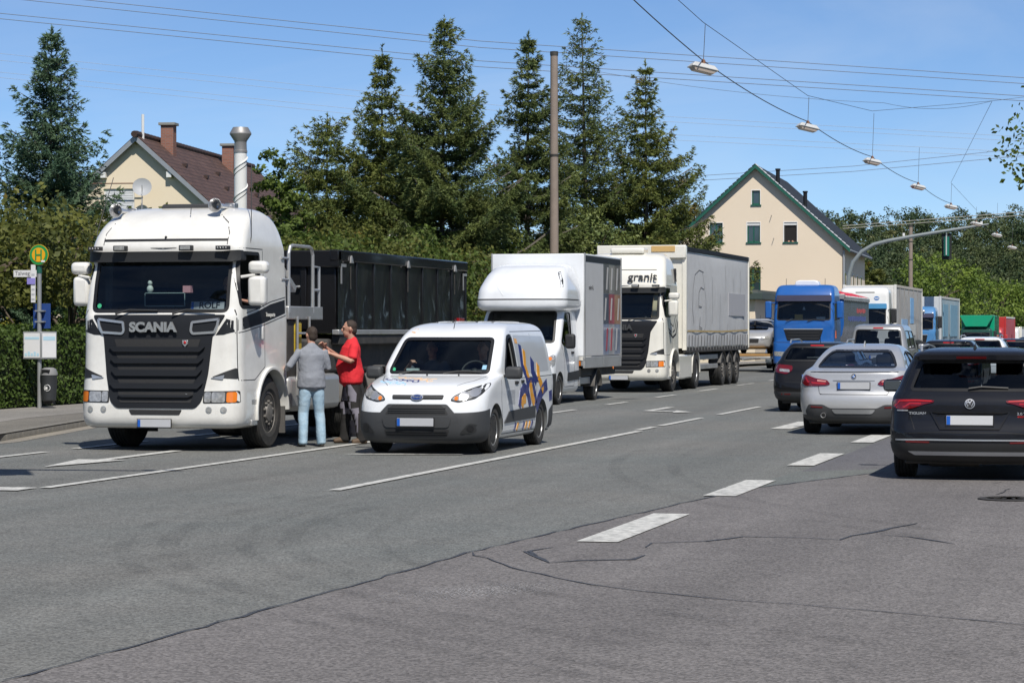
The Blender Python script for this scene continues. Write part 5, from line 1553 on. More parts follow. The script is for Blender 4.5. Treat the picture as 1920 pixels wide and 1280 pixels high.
# ------------------------------------------------------------------ small white van
def make_ford():
    t = thing('panel_van', 'small white panel van with grey bumper and blue and orange flank graphics', 'van', (-9.9, 33.15, 0))
    rows = [row(0.17, 0.78, 0.14, 4.3, 0.35, 0.2, 0.12), row(0.21, 0.85, 0.06, 4.36, 0.36, 0.2, 0.12), row(0.34, 0.895, 0.01, 4.4, 0.36, 0.2, 0.12), row(0.5, 0.9, 0.0, 4.42, 0.36, 0.2, 0.13), row(0.64, 0.9, 0.02, 4.42, 0.36, 0.2, 0.14),
            row(0.78, 0.9, 0.06, 4.42, 0.38, 0.18, 0.15, ry0=0.42), row(0.88, 0.9, 0.13, 4.42, 0.4, 0.16, 0.16, ry0=0.5), row(0.95, 0.895, 0.26, 4.42, 0.4, 0.14, 0.16, ry0=0.55), row(1.0, 0.89, 0.46, 4.42, 0.38, 0.14, 0.16, ry0=0.5),
            row(1.05, 0.88, 0.74, 4.42, 0.34, 0.14, 0.16, ry0=0.45), row(1.085, 0.872, 0.98, 4.41, 0.28, 0.14, 0.16, ry0=0.4), row(1.2, 0.85, 1.11, 4.4, 0.15, 0.14, 0.16, ry0=0.17), row(1.4, 0.815, 1.36, 4.38, 0.13, 0.14, 0.15, ry0=0.15),
            row(1.58, 0.775, 1.6, 4.35, 0.13, 0.14, 0.14, ry0=0.16), row(1.67, 0.745, 1.75, 4.32, 0.15, 0.14, 0.12, ry0=0.2), row(1.745, 0.705, 1.95, 4.27, 0.2, 0.16, 0.1), row(1.795, 0.64, 2.2, 4.18, 0.25, 0.2, 0.1), row(1.82, 0.54, 2.45, 4.05, 0.25, 0.2, 0.1), row(1.83, 0.4, 2.7, 3.9, 0.2, 0.2)]
    me = zloft('body', rows, P_WHITE2, M_INT, 0.045)
    bv = bvh_of(me); me0 = me.copy()
    ws = rnd([(-0.735, 1.105), (0.735, 1.105), (0.655, 1.6), (-0.655, 1.6)], 0.07)
    sw = rnd([(1.5, 1.1), (1.9, 1.55), (2.0, 1.61), (2.2, 1.63), (2.2, 1.07), (1.6, 1.06)], 0.04)
    cav = zloft('cav', cavity(rows, 0.055, 0.75, 1.7, 0.07), P_WHITE2, None, 0.1)
    me = carve(me, [cav, cut_y(ws, -1, 2.3), cut_x(sw), arch(0.9, 0.32, 0.375), arch(3.56, 0.32, 0.375)])
    body = ob('body', me, t)
    g = patch('windscreen', G_TRUCK, t, bv, ws, 'F', -0.012, 0.008, 0.1)
    band('seal', M_SEAL, g, bv, inset(densify(ws, 0.08), -0.012), 0.045, 'F', 0.004, 0.02)
    gl_ = patch('side_window', G_CLEAR, t, bv, sw, 'L', -0.012, 0.006, 0.12)
    band('window_frame', M_SEAL, t, bv, inset(densify(sw, 0.08), -0.03), 0.05, 'R', 0.004, 0.02)
    # bumper in dark plastic, grilles
    bp = rnd([(-0.899, 0.175), (0.899, 0.175), (0.899, 0.6), (0.80, 0.62), (0.66, 0.55), (0.56, 0.55), (0.42, 0.7), (-0.42, 0.7), (-0.56, 0.55), (-0.66, 0.55), (-0.80, 0.62), (-0.899, 0.6)], 0.03)
    bp = rnd([(-0.6, 0.45), (0.6, 0.45), (0.55, 0.56), (0.42, 0.7), (-0.42, 0.7), (-0.55, 0.56)], 0.03)
    b = shell('bumper', M_PLG, t, me0, [((0, 0.525, 0), (0, 1, 0)), ((0, 0, 0.575), (0, -0.1, 1))], 0.012)
    patch('bumper_centre', M_PLG, b, bv, bp, 'F', 0.013, 0.03, 0.06)
    for s in 'RL':
        patch('side_moulding', M_PLG, t, bv, rnd([(1.32, 0.4), (3.14, 0.42), (3.12, 0.6), (1.6, 0.56)], 0.03), s, 0.014, 0.02, 0.1)
        patch('sill', M_PLG, t, bv, [(1.28, 0.18), (3.18, 0.18), (3.18, 0.255), (1.28, 0.255)], s, 0.006, 0.02, 0.1)
        patch('rear_bumper_side', M_PLG, t, bv, rnd([(3.96, 0.2), (4.3, 0.2), (4.3, 0.62), (3.98, 0.5)], 0.03), s, 0.008, 0.02, 0.1)
    up = patch('upper_grille', M_MESH, b, bv, rnd([(-0.46, 0.555), (0.46, 0.555), (0.36, 0.685), (-0.36, 0.685)], 0.04), 'F', 0.016, 0.02, 0.06)
    for z in (0.59, 0.615, 0.645):
        patch('slat', M_PLA, up, bv, [(-0.41, z - 0.007), (0.41, z - 0.007), (0.41, z + 0.007), (-0.41, z + 0.007)], 'F', 0.026, 0.02, 0.08)
    patch('plate_panel', M_PLG, b, bv, rnd([(-0.5, 0.53), (0.5, 0.53), (0.46, 0.38), (-0.46, 0.38)], 0.05), 'F', 0.026, 0.03, 0.06)
    lg = patch('lower_grille', M_MESH, b, bv, rnd([(-0.47, 0.355), (0.47, 0.355), (0.43, 0.265), (-0.43, 0.265)], 0.03), 'F', 0.018, 0.02, 0.06)
    for z in (0.295, 0.325):
        patch('slat', M_PLA, lg, bv, [(-0.43, z - 0.006), (0.43, z - 0.006), (0.43, z + 0.006), (-0.43, z + 0.006)], 'F', 0.026, 0.02, 0.08)
    sl = patch('badge_slot', M_MESH, t, bv, rnd([(-0.36, 0.765), (0.36, 0.765), (0.37, 0.825), (-0.37, 0.825)], 0.02), 'F', 0.006, 0.02, 0.05)
    patch('slot_bar', M_PLG, sl, bv, [(-0.36, 0.787), (0.36, 0.787), (0.36, 0.803), (-0.36, 0.803)], 'F', 0.016, 0.02, 0.06)
    bd = patch('badge', M_CHR, sl, bv, [(0.09 * math.cos(2 * math.pi * k / 24), 0.795 + 0.042 * math.sin(2 * math.pi * k / 24)) for k in range(24)], 'F', 0.026, 0.02, 0.06)
    patch('badge_field', mat('badge_blue', (0.01, 0.035, 0.16), 0.25, coat=1.0), bd, bv, [(0.078 * math.cos(2 * math.pi * k / 24), 0.795 + 0.033 * math.sin(2 * math.pi * k / 24)) for k in range(24)], 'F', 0.03, 0.01, 0.06)
    text('badge_lettering', M_TRIM, bd, 'Ford', 0.055, (0, cast(bv, 'F', 0, 0.795).y - 0.033, 0.795), 'F', 0.001, 0.001, 1.15)
    plate(t, 0.0, -0.045, 0.455)
    for s in (-1, 1):
        hl = [(0.46, 0.75), (0.5, 0.81), (0.64, 0.885), (0.865, 0.99), (0.88, 0.93), (0.85, 0.84), (0.78, 0.77), (0.58, 0.725)]
        hp = hl if s > 0 else mir(hl)
        h = patch('headlight', M_PLA, t, bv, rnd(hp, 0.03), 'F', 0.008, 0.02, 0.05)
        for (cx, cz, r_, mm, nm) in ((0.545, 0.78, 0.028, M_ORG, 'indicator'), (0.645, 0.815, 0.062, M_CHR, 'reflector'), (0.765, 0.86, 0.062, M_CHR, 'reflector')):
            patch(nm, mm, h, bv, circ(s * cx, cz, r_, 16), 'F', 0.014, 0.01, 0.04)
        patch('lens', M_LENS, h, bv, rnd([(s * 0.48, 0.765), (s * 0.52, 0.81), (s * 0.66, 0.87), (s * 0.82, 0.935), (s * 0.81, 0.85), (s * 0.74, 0.78), (s * 0.58, 0.745)][::s], 0.03), 'F', 0.011, 0.01, 0.05)
        fg = patch('fog_recess', M_PLA, b, bv, rnd([(s * 0.6, 0.29), (s * 0.8, 0.3), (s * 0.84, 0.42), (s * 0.72, 0.44)][::s], 0.04), 'F', 0.02, 0.02, 0.05)
        patch('fog_blank', M_SEAL, fg, bv, circ(s * 0.745, 0.37, 0.045, 14), 'F', 0.026, 0.01, 0.05)
        mo = mirror(t, s * 1.03, 1.32, 1.02, 1.2, 0.24, M_PLG, 0.14, arm=[(s * 0.86, 1.42, 1.06), (s * 0.95, 1.38, 1.07)], r=0.05)
        wheel(t, s * 0.77, 0.9, 0.325, 0.2, 0.215, 'steel'); wheel(t, s * 0.77, 3.56, 0.325, 0.2, 0.215, 'steel')
        sx = 'R' if s > 0 else 'L'
        for pts in ([(1.28, 0.3), (1.2, 0.75), (1.22, 1.08)], [(2.25, 0.3), (2.25, 1.66)], [(3.1, 0.65), (3.25, 0.85), (3.35, 1.66)], [(2.25, 1.69), (4.2, 1.7)], [(2.3, 1.02), (4.25, 1.03)]):
            line('panel_gap', M_SEAL, t, bv, pts, 0.009, sx, 0.0015, 0.008)
        hd = MB().box(-0.01, 0.03, -0.09, 0.09, -0.022, 0.022).obj('door_handle', M_PLA, t, 0.012); hd.location = (s * 0.885, 2.05, 0.96)
        if s > 0:
            hd = MB().box(-0.01, 0.03, -0.07, 0.07, -0.022, 0.022).obj('door_handle', M_PLA, t, 0.012); hd.location = (s * 0.885, 2.4, 0.97)
    # bonnet lines, wipers, roof ribs, aerial
    for s in (-1, 1):
        line('bonnet_gap', M_SEAL, t, bv, [(s * 0.5, 0.3), (s * 0.66, 0.6), (s * 0.74, 0.95)], 0.008, 'T', 0.0015, 0.008)
        for x in (0.18, 0.42):
            line('roof_rib', P_WHITE2, t, bv, [(s * x, 2.5), (s * x, 4.0)], 0.035, 'T', 0.012, 0.01)
    for x in (-0.55, 0.1):
        tubep('wiper', M_PLA, t, [(x, 1.0, 1.1), (x + 0.2, 1.06, 1.135), (x + 0.55, 1.07, 1.125)], 0.012, 5)
    MB().ball((-0.1, 0.88, 1.085), 0.014, 8, 6).obj('washer_jet', M_PLA, t); MB().ball((0.35, 0.92, 1.08), 0.014, 8, 6).obj('washer_jet', M_PLA, t)
    tubep('aerial', M_PLA, t, [(0.0, 1.9, 1.72), (0.0, 2.0, 1.86)], 0.006, 5)
    # printed graphics
    BL = mat('print_blue', (0.012, 0.02, 0.16), 0.4, coat=0.5); OR = mat('print_orange', (0.75, 0.33, 0.01), 0.4, coat=0.5); LB = mat('print_sky', (0.35, 0.6, 0.8), 0.4); GY = mat('print_grey', (0.45, 0.47, 0.5), 0.35, coat=0.6); OP = mat('print_peach', (0.8, 0.5, 0.25), 0.45)
    k = patch('window_film', GY, t, bv, rnd([(2.3, 1.08), (4.15, 1.1), (4.1, 1.62), (2.3, 1.64)], 0.07), 'R', 0.002, 0.003, 0.1)
    def st(pts, m, w):
        line('flank_graphic', m, t, bv, pts, w, 'R', 0.005, 0.006)
    st([(2.6, 1.5), (2.55, 1.2), (2.75, 0.95), (2.62, 0.8)], BL, 0.140); st([(2.8, 1.42), (2.72, 1.2), (2.8, 1.0)], OR, 0.126)
    st([(3.2, 1.28), (3.1, 1.1), (3.25, 0.95)], BL, 0.196); st([(3.5, 1.2), (3.4, 1.0), (3.6, 0.85), (3.55, 0.78)], OR, 0.140)
    st([(2.2, 0.6), (2.3, 0.8), (2.5, 0.88), (2.7, 0.8), (2.85, 0.6)], BL, 0.140); st([(2.35, 0.6), (2.42, 0.7), (2.58, 0.72)], OR, 0.140)
    st([(2.62, 0.98), (3.4, 0.98)], BL, 0.070); st([(2.85, 0.95), (2.95, 0.75), (3.1, 0.62)], OR, 0.140); st([(3.0, 0.95), (3.15, 0.75), (3.2, 0.62)], BL, 0.112)
    st([(3.9, 0.9), (3.6, 0.82), (3.35, 0.68), (3.2, 0.55)], BL, 0.168); st([(4.1, 0.8), (4.12, 0.65)], BL, 0.168)
    for y, m in ((1.95, BL), (2.1, OR), (2.45, BL), (2.6, OR), (2.8, OR), (2.95, BL)):
        st([(y, 0.27), (y + 0.05, 0.38)], m, 0.08)
    st([(2.35, 1.56), (2.5, 1.55)], OR, 0.070)
    for r_, (m, x0, y0, ln) in enumerate(((BL, -0.66, 0.66, 0.6), (LB, -0.7, 0.55, 0.45), (OP, -0.5, 0.76, 0.62), (LB, -0.62, 0.46, 0.4), (BL, -0.4, 0.56, 0.35), (OP, -0.2, 0.62, 0.3))):
        n = int(ln / 0.02)
        pts = [(x0 + ln * i / n + 0.02 * math.sin(i * 1.5), y0 + 0.04 * math.sin(i * 1.05 + r_) - 0.16 * i / n) for i in range(n)]
        line('bonnet_print', m, t, bv, pts, 0.016, 'T', 0.003, 0.004)
    patch('roof_print', OR, t, bv, rnd([(-0.62, 1.68), (-0.55, 1.67), (-0.54, 1.73), (-0.6, 1.74)], 0.01), 'F', 0.003, 0.003)
    patch('flank_notice', GY, t, bv, [(1.55, 0.66), (1.95, 0.66), (1.95, 0.86), (1.55, 0.86)], 'R', 0.003, 0.003)
    patch('green_sticker', MATS['sticker_green'], t, bv, circ(-0.68, 1.15, 0.035, 14), 'F', -0.004, 0.002)
    MB().box(-0.5, -0.32, 1.2, 1.25, 1.11, 1.17).obj('dash_paper', mat('paper_pale', (0.5, 0.6, 0.58), 0.7), body)
    patch('toll_sticker', mat('sticker_blue', (0.25, 0.45, 0.6), 0.5), t, bv, [(0.62, 1.16), (0.68, 1.16), (0.675, 1.22), (0.62, 1.22)], 'F', -0.004, 0.002)
    MB().box(-0.75, 0.75, 1.15, 1.5, 0.85, 1.08).obj('dashboard', M_INT, body, 0.05)
    steering(t, 0.38, 1.62, 1.12, 0.18, -0.6)
    for x in (-0.38, 0.38): seat(t, x, 2.1, 0.62, 1, 0.5)
    MB().box(-0.75, 0.75, 2.55, 2.58, 0.7, 1.66).obj('bulkhead', M_INT, body)
    sitter(t, -0.36, 2.05, 0.78, mat('shirt_dark', (0.07, 0.08, 0.1), 0.9), label='passenger with raised arm behind the windscreen of the small white van', arm=(((0.26, -0.12, 0.2), (0.14, -0.3, 0.16)), ((-0.34, -0.2, 0.34), (-0.2, -0.42, 0.46))))
    sitter(t, 0.4, 2.05, 0.78, mat('shirt_navy', (0.03, 0.035, 0.06), 0.9), label='driver at the wheel of the small white van')
    return t
make_ford()
sc_ = bpy.data.objects['tipper_truck']
sitter(sc_, 0.62, 1.3, 1.72, mat('shirt_black', (0.03, 0.03, 0.032), 0.9), label='driver in the white tractor cab with bare forearm at the open window', arm=(((0.5, -0.12, 0.36), (0.34, -0.42, 0.42)), ((-0.24, -0.1, 0.22), (-0.14, -0.36, 0.36))))
# ------------------------------------------------------------------ white box van with wind deflector
def make_master():
    t = thing('box_van', 'white box van with bulging wind deflector and printed curtain side', 'van', (-14.4, 55.4, 0))
    rows = [row(0.24, 0.9, 0.14, 2.9, 0.3, 0.05, 0.1), row(0.32, 0.98, 0.04, 2.9, 0.34, 0.05, 0.12), row(0.5, 1.01, 0.0, 2.9, 0.36, 0.05, 0.14), row(0.75, 1.02, 0.03, 2.9, 0.36, 0.05, 0.15), row(1.0, 1.02, 0.1, 2.9, 0.36, 0.05, 0.15), row(1.12, 1.015, 0.2, 2.9, 0.36, 0.05, 0.15),
            row(1.2, 1.01, 0.42, 2.9, 0.34, 0.05, 0.15), row(1.28, 1.0, 0.66, 2.9, 0.3, 0.05, 0.15), row(1.36, 0.99, 0.86, 2.9, 0.24, 0.05, 0.15), row(1.6, 0.97, 1.06, 2.9, 0.2, 0.05, 0.14), row(2.0, 0.94, 1.36, 2.9, 0.18, 0.05, 0.12), row(2.2, 0.91, 1.56, 2.88, 0.18, 0.05, 0.12), row(2.32, 0.84, 1.85, 2.85, 0.2, 0.05, 0.1), row(2.36, 0.7, 2.2, 2.8, 0.2, 0.05)]
    me = zloft('cab', rows, P_WHITE2, M_INT, 0.06)
    bv = bvh_of(me); me0 = me.copy()
    ws = rnd([(-0.86, 1.42), (0.86, 1.42), (0.8, 2.14), (-0.8, 2.14)], 0.08)
    sw = rnd([(1.22, 1.42), (1.78, 2.1), (2.3, 2.12), (2.3, 1.34), (1.5, 1.32)], 0.06)
    cav = zloft('cav', cavity(rows, 0.06, 0.9, 2.2, 0.08), P_WHITE2, None, 0.1)
    me = carve(me, [cav, cut_y(ws, -1, 2.0), cut_x(sw), arch(0.95, 0.34, 0.42)])
    cab = ob('cab', me, t)
    windows(t, bv, ws, [sw], G_TRUCK, G_CLEAR, 0.05)
    MB().box(-0.85, 0.85, 1.0, 1.5, 1.05, 1.38).obj('dashboard', M_INT, cab, 0.05)
    for x in (-0.5, 0.5): seat(t, x, 2.2, 0.9, 1, 0.5)
    steering(t, 0.5, 1.55, 1.45, 0.2, -0.7)
    shell('bumper', M_PLA, t, me0, [((0, 0.53, 0), (0, 1, 0)), ((0, 0, 0.72), (0, 0, 1))], 0.01)
    for s in (-1, 1):
        sx = 'R' if s > 0 else 'L'
        hl = [(0.62, 0.92), (0.98, 1.16), (1.0, 1.02), (0.94, 0.84), (0.7, 0.82)]
        h = patch('headlight', M_LENS, t, bv, rnd(hl if s > 0 else mir(hl), 0.04), 'F', 0.006, 0.02, 0.06)
        patch('indicator', M_ORG, h, bv, circ(s * 0.93, 1.06, 0.04, 12), 'F', 0.012, 0.01)
        patch('headlight_side', M_LENS, t, bv, rnd([(0.3, 0.86), (0.45, 0.92), (0.55, 1.14), (0.36, 1.12)], 0.04), sx, 0.006, 0.02, 0.06)
        mirror(t, s * 1.16, 1.3, 1.28, 1.62, 0.24, M_PLA, 0.16, arm=[(s * 0.98, 1.4, 1.42), (s * 1.1, 1.38, 1.42)], r=0.06)
        patch('side_moulding', M_PLA, t, bv, rnd([(1.7, 0.52), (2.85, 0.55), (2.85, 0.76), (1.7, 0.72)], 0.04), sx, 0.014, 0.02, 0.1)
        for pts in ([(1.45, 0.4), (1.4, 1.0), (1.2, 1.38)], [(2.42, 0.4), (2.42, 2.16)], [(1.45, 0.4), (2.42, 0.4)]):
            line('door_gap', M_SEAL, t, bv, pts, 0.012, sx, 0.0015, 0.01)
        hd = MB().box(-0.01, 0.035, -0.1, 0.1, -0.03, 0.03).obj('door_handle', M_PLA, t, 0.012); hd.location = (s * 1.005, 2.2, 1.18)
        for (y, w) in ((0.95, 0.24), (4.75, 0.24)):
            wheel(t, s * 0.88, y, 0.345, w, 0.225, 'steel')
    # wind deflector and its collar
    sp = [row(2.16, 0.98, 1.2, 2.9, 0.3, 0.05, 0.2), row(2.24, 1.06, 1.0, 2.9, 0.36, 0.05, 0.25), row(2.32, 1.08, 0.98, 2.9, 0.38, 0.05, 0.25), row(2.4, 1.08, 0.98, 2.9, 0.38, 0.05, 0.25)]
    ob('deflector_collar', zloft('deflector_collar', sp, P_WHITE2, None, 0.05), t)
    sp2 = [row(2.43, 1.07, 0.99, 2.9, 0.38, 0.05, 0.25), row(2.6, 1.06, 1.04, 2.9, 0.4, 0.05, 0.28), row(2.85, 1.0, 1.25, 2.9, 0.45, 0.05, 0.3), row(3.05, 0.93, 1.55, 2.9, 0.45, 0.05, 0.3), row(3.2, 0.84, 1.95, 2.9, 0.4, 0.05, 0.25), row(3.26, 0.72, 2.4, 2.9, 0.3, 0.05, 0.1)]
    d = ob('wind_deflector', zloft('wind_deflector', sp2, P_WHITE2, None, 0.05), t)
    MB().box(-1.0, 1.0, 1.3, 2.88, 2.395, 2.435).obj('gap_strip', M_SEAL, d)
    dbv = bvh_of(d.data)
    line('vent_strip', M_PLA, d, dbv, [(0.8, 3.06), (0.92, 2.85), (0.96, 2.7)], 0.05, 'F', 0.004, 0.01)
    for s in (-1, 1): line('crease', P_WHITE2, d, dbv, [(s * 0.35, 2.5), (s * 0.55, 2.75), (s * 0.72, 3.05)], 0.02, 'F', 0.008, 0.01)
    # box body with roll-up side curtain
    Y0, Y1, W = 2.95, 7.15, 1.12
    bx = MB().box(-W, W, Y0, Y1, 1.08, 3.52).obj('box_body', P_WHITE2, t, 0.02)
    for s in (-1, 1):
        MB().box(min(s * W, s * (W + 0.02)), max(s * W, s * (W + 0.02)), Y0 + 0.1, Y1 - 0.06, 3.34, 3.48).obj('curtain_rail', M_SEAL, bx)
        for y in (Y0 + 0.04, Y1 - 0.04): MB().box(min(s * W, s * (W + 0.03)), max(s * W, s * (W + 0.03)), y - 0.04, y + 0.04, 1.0, 3.53).obj('corner_post', M_ALU, bx, 0.006)
        MB().box(min(s * (W - 0.03), s * (W + 0.025)), max(s * (W - 0.03), s * (W + 0.025)), Y0 + 0.02, Y0 + 2.1, 0.8, 1.07).obj('drop_side', M_ALU, bx, 0.01)
        MB().box(min(s * (W - 0.03), s * (W + 0.025)), max(s * (W - 0.03), s * (W + 0.025)), Y0 + 2.12, Y1 - 0.02, 0.8, 1.07).obj('drop_side', M_ALU, bx, 0.01)
        MB().box(s * 0.95 - 0.02, s * 0.95 + 0.02, Y0 + 0.2, 4.3, 0.42, 0.58).obj('side_guard', M_ALU, t, 0.008)
        fender(t, 4.75, 0.345, 0.43, s * 0.72, s * 1.08, M_MUD, 0, 180, 0.025, 'mudguard')
    GY = MATS['print_grey']
    MB().box(W, W + 0.012, Y0 + 0.1, Y0 + 2.1, 1.1, 3.33).obj('curtain_panel', mat('curtain_grey', (0.5, 0.5, 0.5), 0.5, var=0.08, bump=0.1, bscale=4), bx)
    text('curtain_lettering', M_PLG, bx, 'mehr ik.', 0.16, (W + 0.014, Y0 + 0.75, 2.72), 'R', 0.001, 0.001)
    cols = [(0.1, 0.1, 0.1), (0.24, 0.23, 0.21), (0.14, 0.13, 0.12), (0.06, 0.07, 0.1), (0.3, 0.06, 0.08), (0.3, 0.17, 0.1), (0.16, 0.19, 0.27), (0.3, 0.3, 0.31), (0.16, 0.19, 0.26)]
    yy = [Y0 + 2.1, Y0 + 2.75, Y0 + 3.4, Y1 - 0.08]; zz = [1.1, 1.85, 2.6, 3.33]
    for j in range(3):
        for i in range(3):
            c = cols[(2 - j) * 3 + i]
            pn = MB().box(W, W + 0.012, yy[i] + 0.005, yy[i + 1] - 0.005, zz[j] + 0.008, zz[j + 1] - 0.008).obj('picture_panel', mat('picture_%d%d' % (i, j), c, 0.4, var=0.7, vscale=2.5, coat=0.3), bx)
            q = random.Random(i * 7 + j)
            a = yy[i] + q.uniform(0.1, 0.35); b = zz[j] + 0.1
            MB().prism([(a, b), (a + 0.12, b), (a + 0.25, b + 0.55), (a + 0.1, b + 0.55)], 'x', W + 0.012, W + 0.016).obj('picture_shape', mat('picture_pale', (0.45, 0.44, 0.43), 0.4) if (i, j) not in ((1, 0), (0, 0)) else mat('picture_red', (0.36, 0.03, 0.05), 0.4), pn)
    MB().box(-1.0, 1.0, Y0 - 0.05, Y1 - 0.1, 0.6, 0.8).obj('chassis_frame', M_CHAS, t, 0.02)
    MB().ball((W + 0.02, Y1 - 1.0, 0.77), (0.02, 0.05, 0.04), 8, 6).obj('side_marker', M_ORG, t)
    plate(t, 0, -0.02, 0.48)
    return t
make_master()
# ------------------------------------------------------------------ the other lorries of the queue
def curtain(t, name, x, s, y0, y1, z0, z1, m, bow=0.05, wave=0.012, n=30, k=14):
    """a tarpaulin wall: bellied, slightly rippled, with thickness"""
    v = []; f = []
    for i in range(n + 1):
        for j in range(k + 1):
            u, w = i / n, j / k
            b = bow * math.sin(u * math.pi) ** 0.5 * math.sin(w * math.pi) ** 0.6 + wave * math.sin(u * n * 1.05) * (1 - w) ** 2 * 1.4
            v.append((x + s * b, y0 + (y1 - y0) * u, z0 + (z1 - z0) * w - 0.05 * math.sin(u * math.pi) * (1 if j == k else 0)))
    for i in range(n):
        for j in range(k):
            f.append([i * (k + 1) + j, i * (k + 1) + j + 1, (i + 1) * (k + 1) + j + 1, (i + 1) * (k + 1) + j])
    return MB().add(v, f).obj(name, m, t)
def trailer(t, y0, y1, z0, z1, side_m, front_m, roof_m, axles, hw=1.27, sag=0.0):
    """curtain-sided semi-trailer"""
    b = MB().box(-hw + 0.03, hw - 0.03, y0, y1, z0, z1 - 0.02).obj('trailer_box', front_m, t, 0.02)
    for s in (-1, 1):
        curtain(b, 'side_curtain', s * (hw - 0.01), s, y0 + 0.06, y1 - 0.05, z0 + 0.05, z1 - 0.12, side_m)
        MB().box(min(s * (hw - 0.06), s * (hw + 0.02)), max(s * (hw - 0.06), s * (hw + 0.02)), y0, y1, z1 - 0.13, z1).obj('roof_rail', roof_m, b, 0.01)
        MB().box(min(s * (hw - 0.08), s * (hw + 0.0)), max(s * (hw - 0.08), s * (hw + 0.0)), y0, y1, z0 - 0.12, z0 + 0.02).obj('floor_rail', M_CHAS, b, 0.01)
        for y in (y0, y1):
            MB().box(min(s * (hw - 0.1), s * (hw + 0.025)), max(s * (hw - 0.1), s * (hw + 0.025)), y - 0.03, y + 0.07, z0 - 0.05, z1 + 0.01).obj('corner_post', front_m, b, 0.01)
    MB().box(-0.5, 0.5, y0 + 0.3, y1 - 0.2, 0.85, z0 - 0.1).obj('chassis_frame', M_CHAS, t, 0.02)
    for y in axles:
        MB().lathe([(0.07, -1.0), (0.07, 1.0)], (0, y, 0.5), 'x', 10).obj('axle', M_CHAS, t)
        for s in (-1, 1):
            wheel(t, s * 1.04, y, 0.5, 0.38, 0.29, 'truck_front')
            fender(t, y, 0.5, 0.58, s * 0.85, s * 1.25, M_MUD, 20, 160, 0.02, 'mudguard')
    return b
def make_granit():
    t = thing('curtain_lorry', 'cream white tractor lettered granit with grey curtain-sided trailer', 'truck', (-14.4, 67.6, 0))
    cab, bv = scania_cab(t, P_CREAM, 0.3, 2)
    text('roof_lettering', M_SEAL, cab, 'granit', 0.32, (0.58, 0.37, 3.16), 'F', 0.01, 0.002, 1.1, rx=R(-28))
    line('roof_seam', M_SEAL, cab, bv, [(-1.0, 3.36), (0.95, 3.36)], 0.02, 'F', 0.003, 0.01)
    MB().box(-0.45, 0.5, 0.95, 1.6, 3.82, 3.98).obj('roof_cooler', P_CREAM, cab, 0.05)
    for (pts, w) in (([(0.7, 1.75), (1.2, 1.62), (1.6, 1.7), (1.9, 2.0)], 0.04), ([(0.8, 1.65), (1.3, 1.5), (1.8, 1.6), (2.1, 1.95)], 0.06), ([(1.0, 1.9), (1.4, 1.8), (1.9, 2.2)], 0.03)):
        line('flank_swirl', M_GRIL, cab, bv, pts, w, 'R', 0.002, 0.003)
    MB().prism([(1.75, 3.05), (1.95, 3.05), (1.9, 3.15), (1.92, 3.28), (1.88, 3.42), (1.82, 3.42), (1.79, 3.28), (1.8, 3.15)], 'x', 1.17, 1.235).obj('flank_figure', M_SEAL, cab)
    patch('curtain_beige', mat('curtain_beige', (0.55, 0.45, 0.3), 0.8, bump=0.5, bscale=20), cab, bv, [(0.86, 2.05), (1.04, 2.05), (1.02, 2.72), (0.9, 2.72)], 'F', -0.1, 0.01)
    # side skirts, tanks
    for s in (-1, 1):
        MB().box(min(s * 0.9, s * 1.25), max(s * 0.9, s * 1.25), 2.2, 4.25, 0.32, 1.02).obj('side_skirt', P_CREAM, t, 0.05)
        fender(t, 4.95, 0.52, 0.66, s * 0.72, s * 1.25, P_CREAM, -5, 185, 0.05, 'rear_fender')
        wheel(t, s * 1.02, 4.95, 0.52, 0.46, 0.3, 'truck_rear')
        for z in (0.62, 0.9): MB().box(s * 1.16 - 0.02, s * 1.16 + 0.02, 5.9, 9.0, z - 0.07, z + 0.07).obj('side_guard', M_ALU, t, 0.01)
    MB().box(-0.45, 0.45, 0.8, 7.0, 0.7, 0.98).obj('tractor_frame', M_CHAS, t, 0.02)
    CUR = mat('curtain_pale', (0.56, 0.56, 0.56), 0.55, var=0.06, bump=0.2, bscale=3, dirt=(0.3, 0.29, 0.27), dscale=1.2, damt=0.3)
    Y0, Y1 = 3.15, 14.35
    b = trailer(t, Y0, Y1, 1.18, 4.08, CUR, P_CREAM, M_GRIL, (9.7, 11.0, 12.3))
    MB().box(-1.29, 1.29, Y0 - 0.12, Y0 + 0.05, 3.74, 4.12).obj('front_header', P_CREAM, b, 0.03)
    MB().box(0.3, 0.98, Y0 - 0.14, Y0 - 0.12, 3.93, 4.1).obj('header_board', mat('board_tan', (0.55, 0.36, 0.14), 0.6), b)
    def cx(y, z):
        u = min(1, max(0, (y - Y0 - 0.06) / (Y1 - Y0 - 0.11))); w = min(1, max(0, (z - 1.23) / 2.73))
        return 1.26 + 0.05 * math.sin(u * math.pi) ** 0.5 * math.sin(w * math.pi) ** 0.6 + 0.02 * (1 - w) ** 2 + 0.004
    LN = mat('print_line', (0.13, 0.13, 0.14), 0.7)
    def st(pts, w=0.03, m=None, nm='curtain_print'):
        mb = MB()
        for (a, c) in zip(pts, pts[1:]):
            d = (Vector(c) - Vector(a)).normalized(); q = Vector((-d.y, d.x)) * w / 2
            k = max(1, int((Vector(c) - Vector(a)).length / 0.4))
            P = [Vector(a) + (Vector(c) - Vector(a)) * i / k for i in range(k + 1)]
            for p, r in zip(P, P[1:]):
                mb.add([(cx(p.x, p.y), p.x + q.x, p.y + q.y), (cx(r.x, r.y), r.x + q.x, r.y + q.y), (cx(r.x, r.y), r.x - q.x, r.y - q.y), (cx(p.x, p.y), p.x - q.x, p.y - q.y)], [[0, 1, 2, 3]])
        mb.obj(nm, m or LN, b, smooth=None)
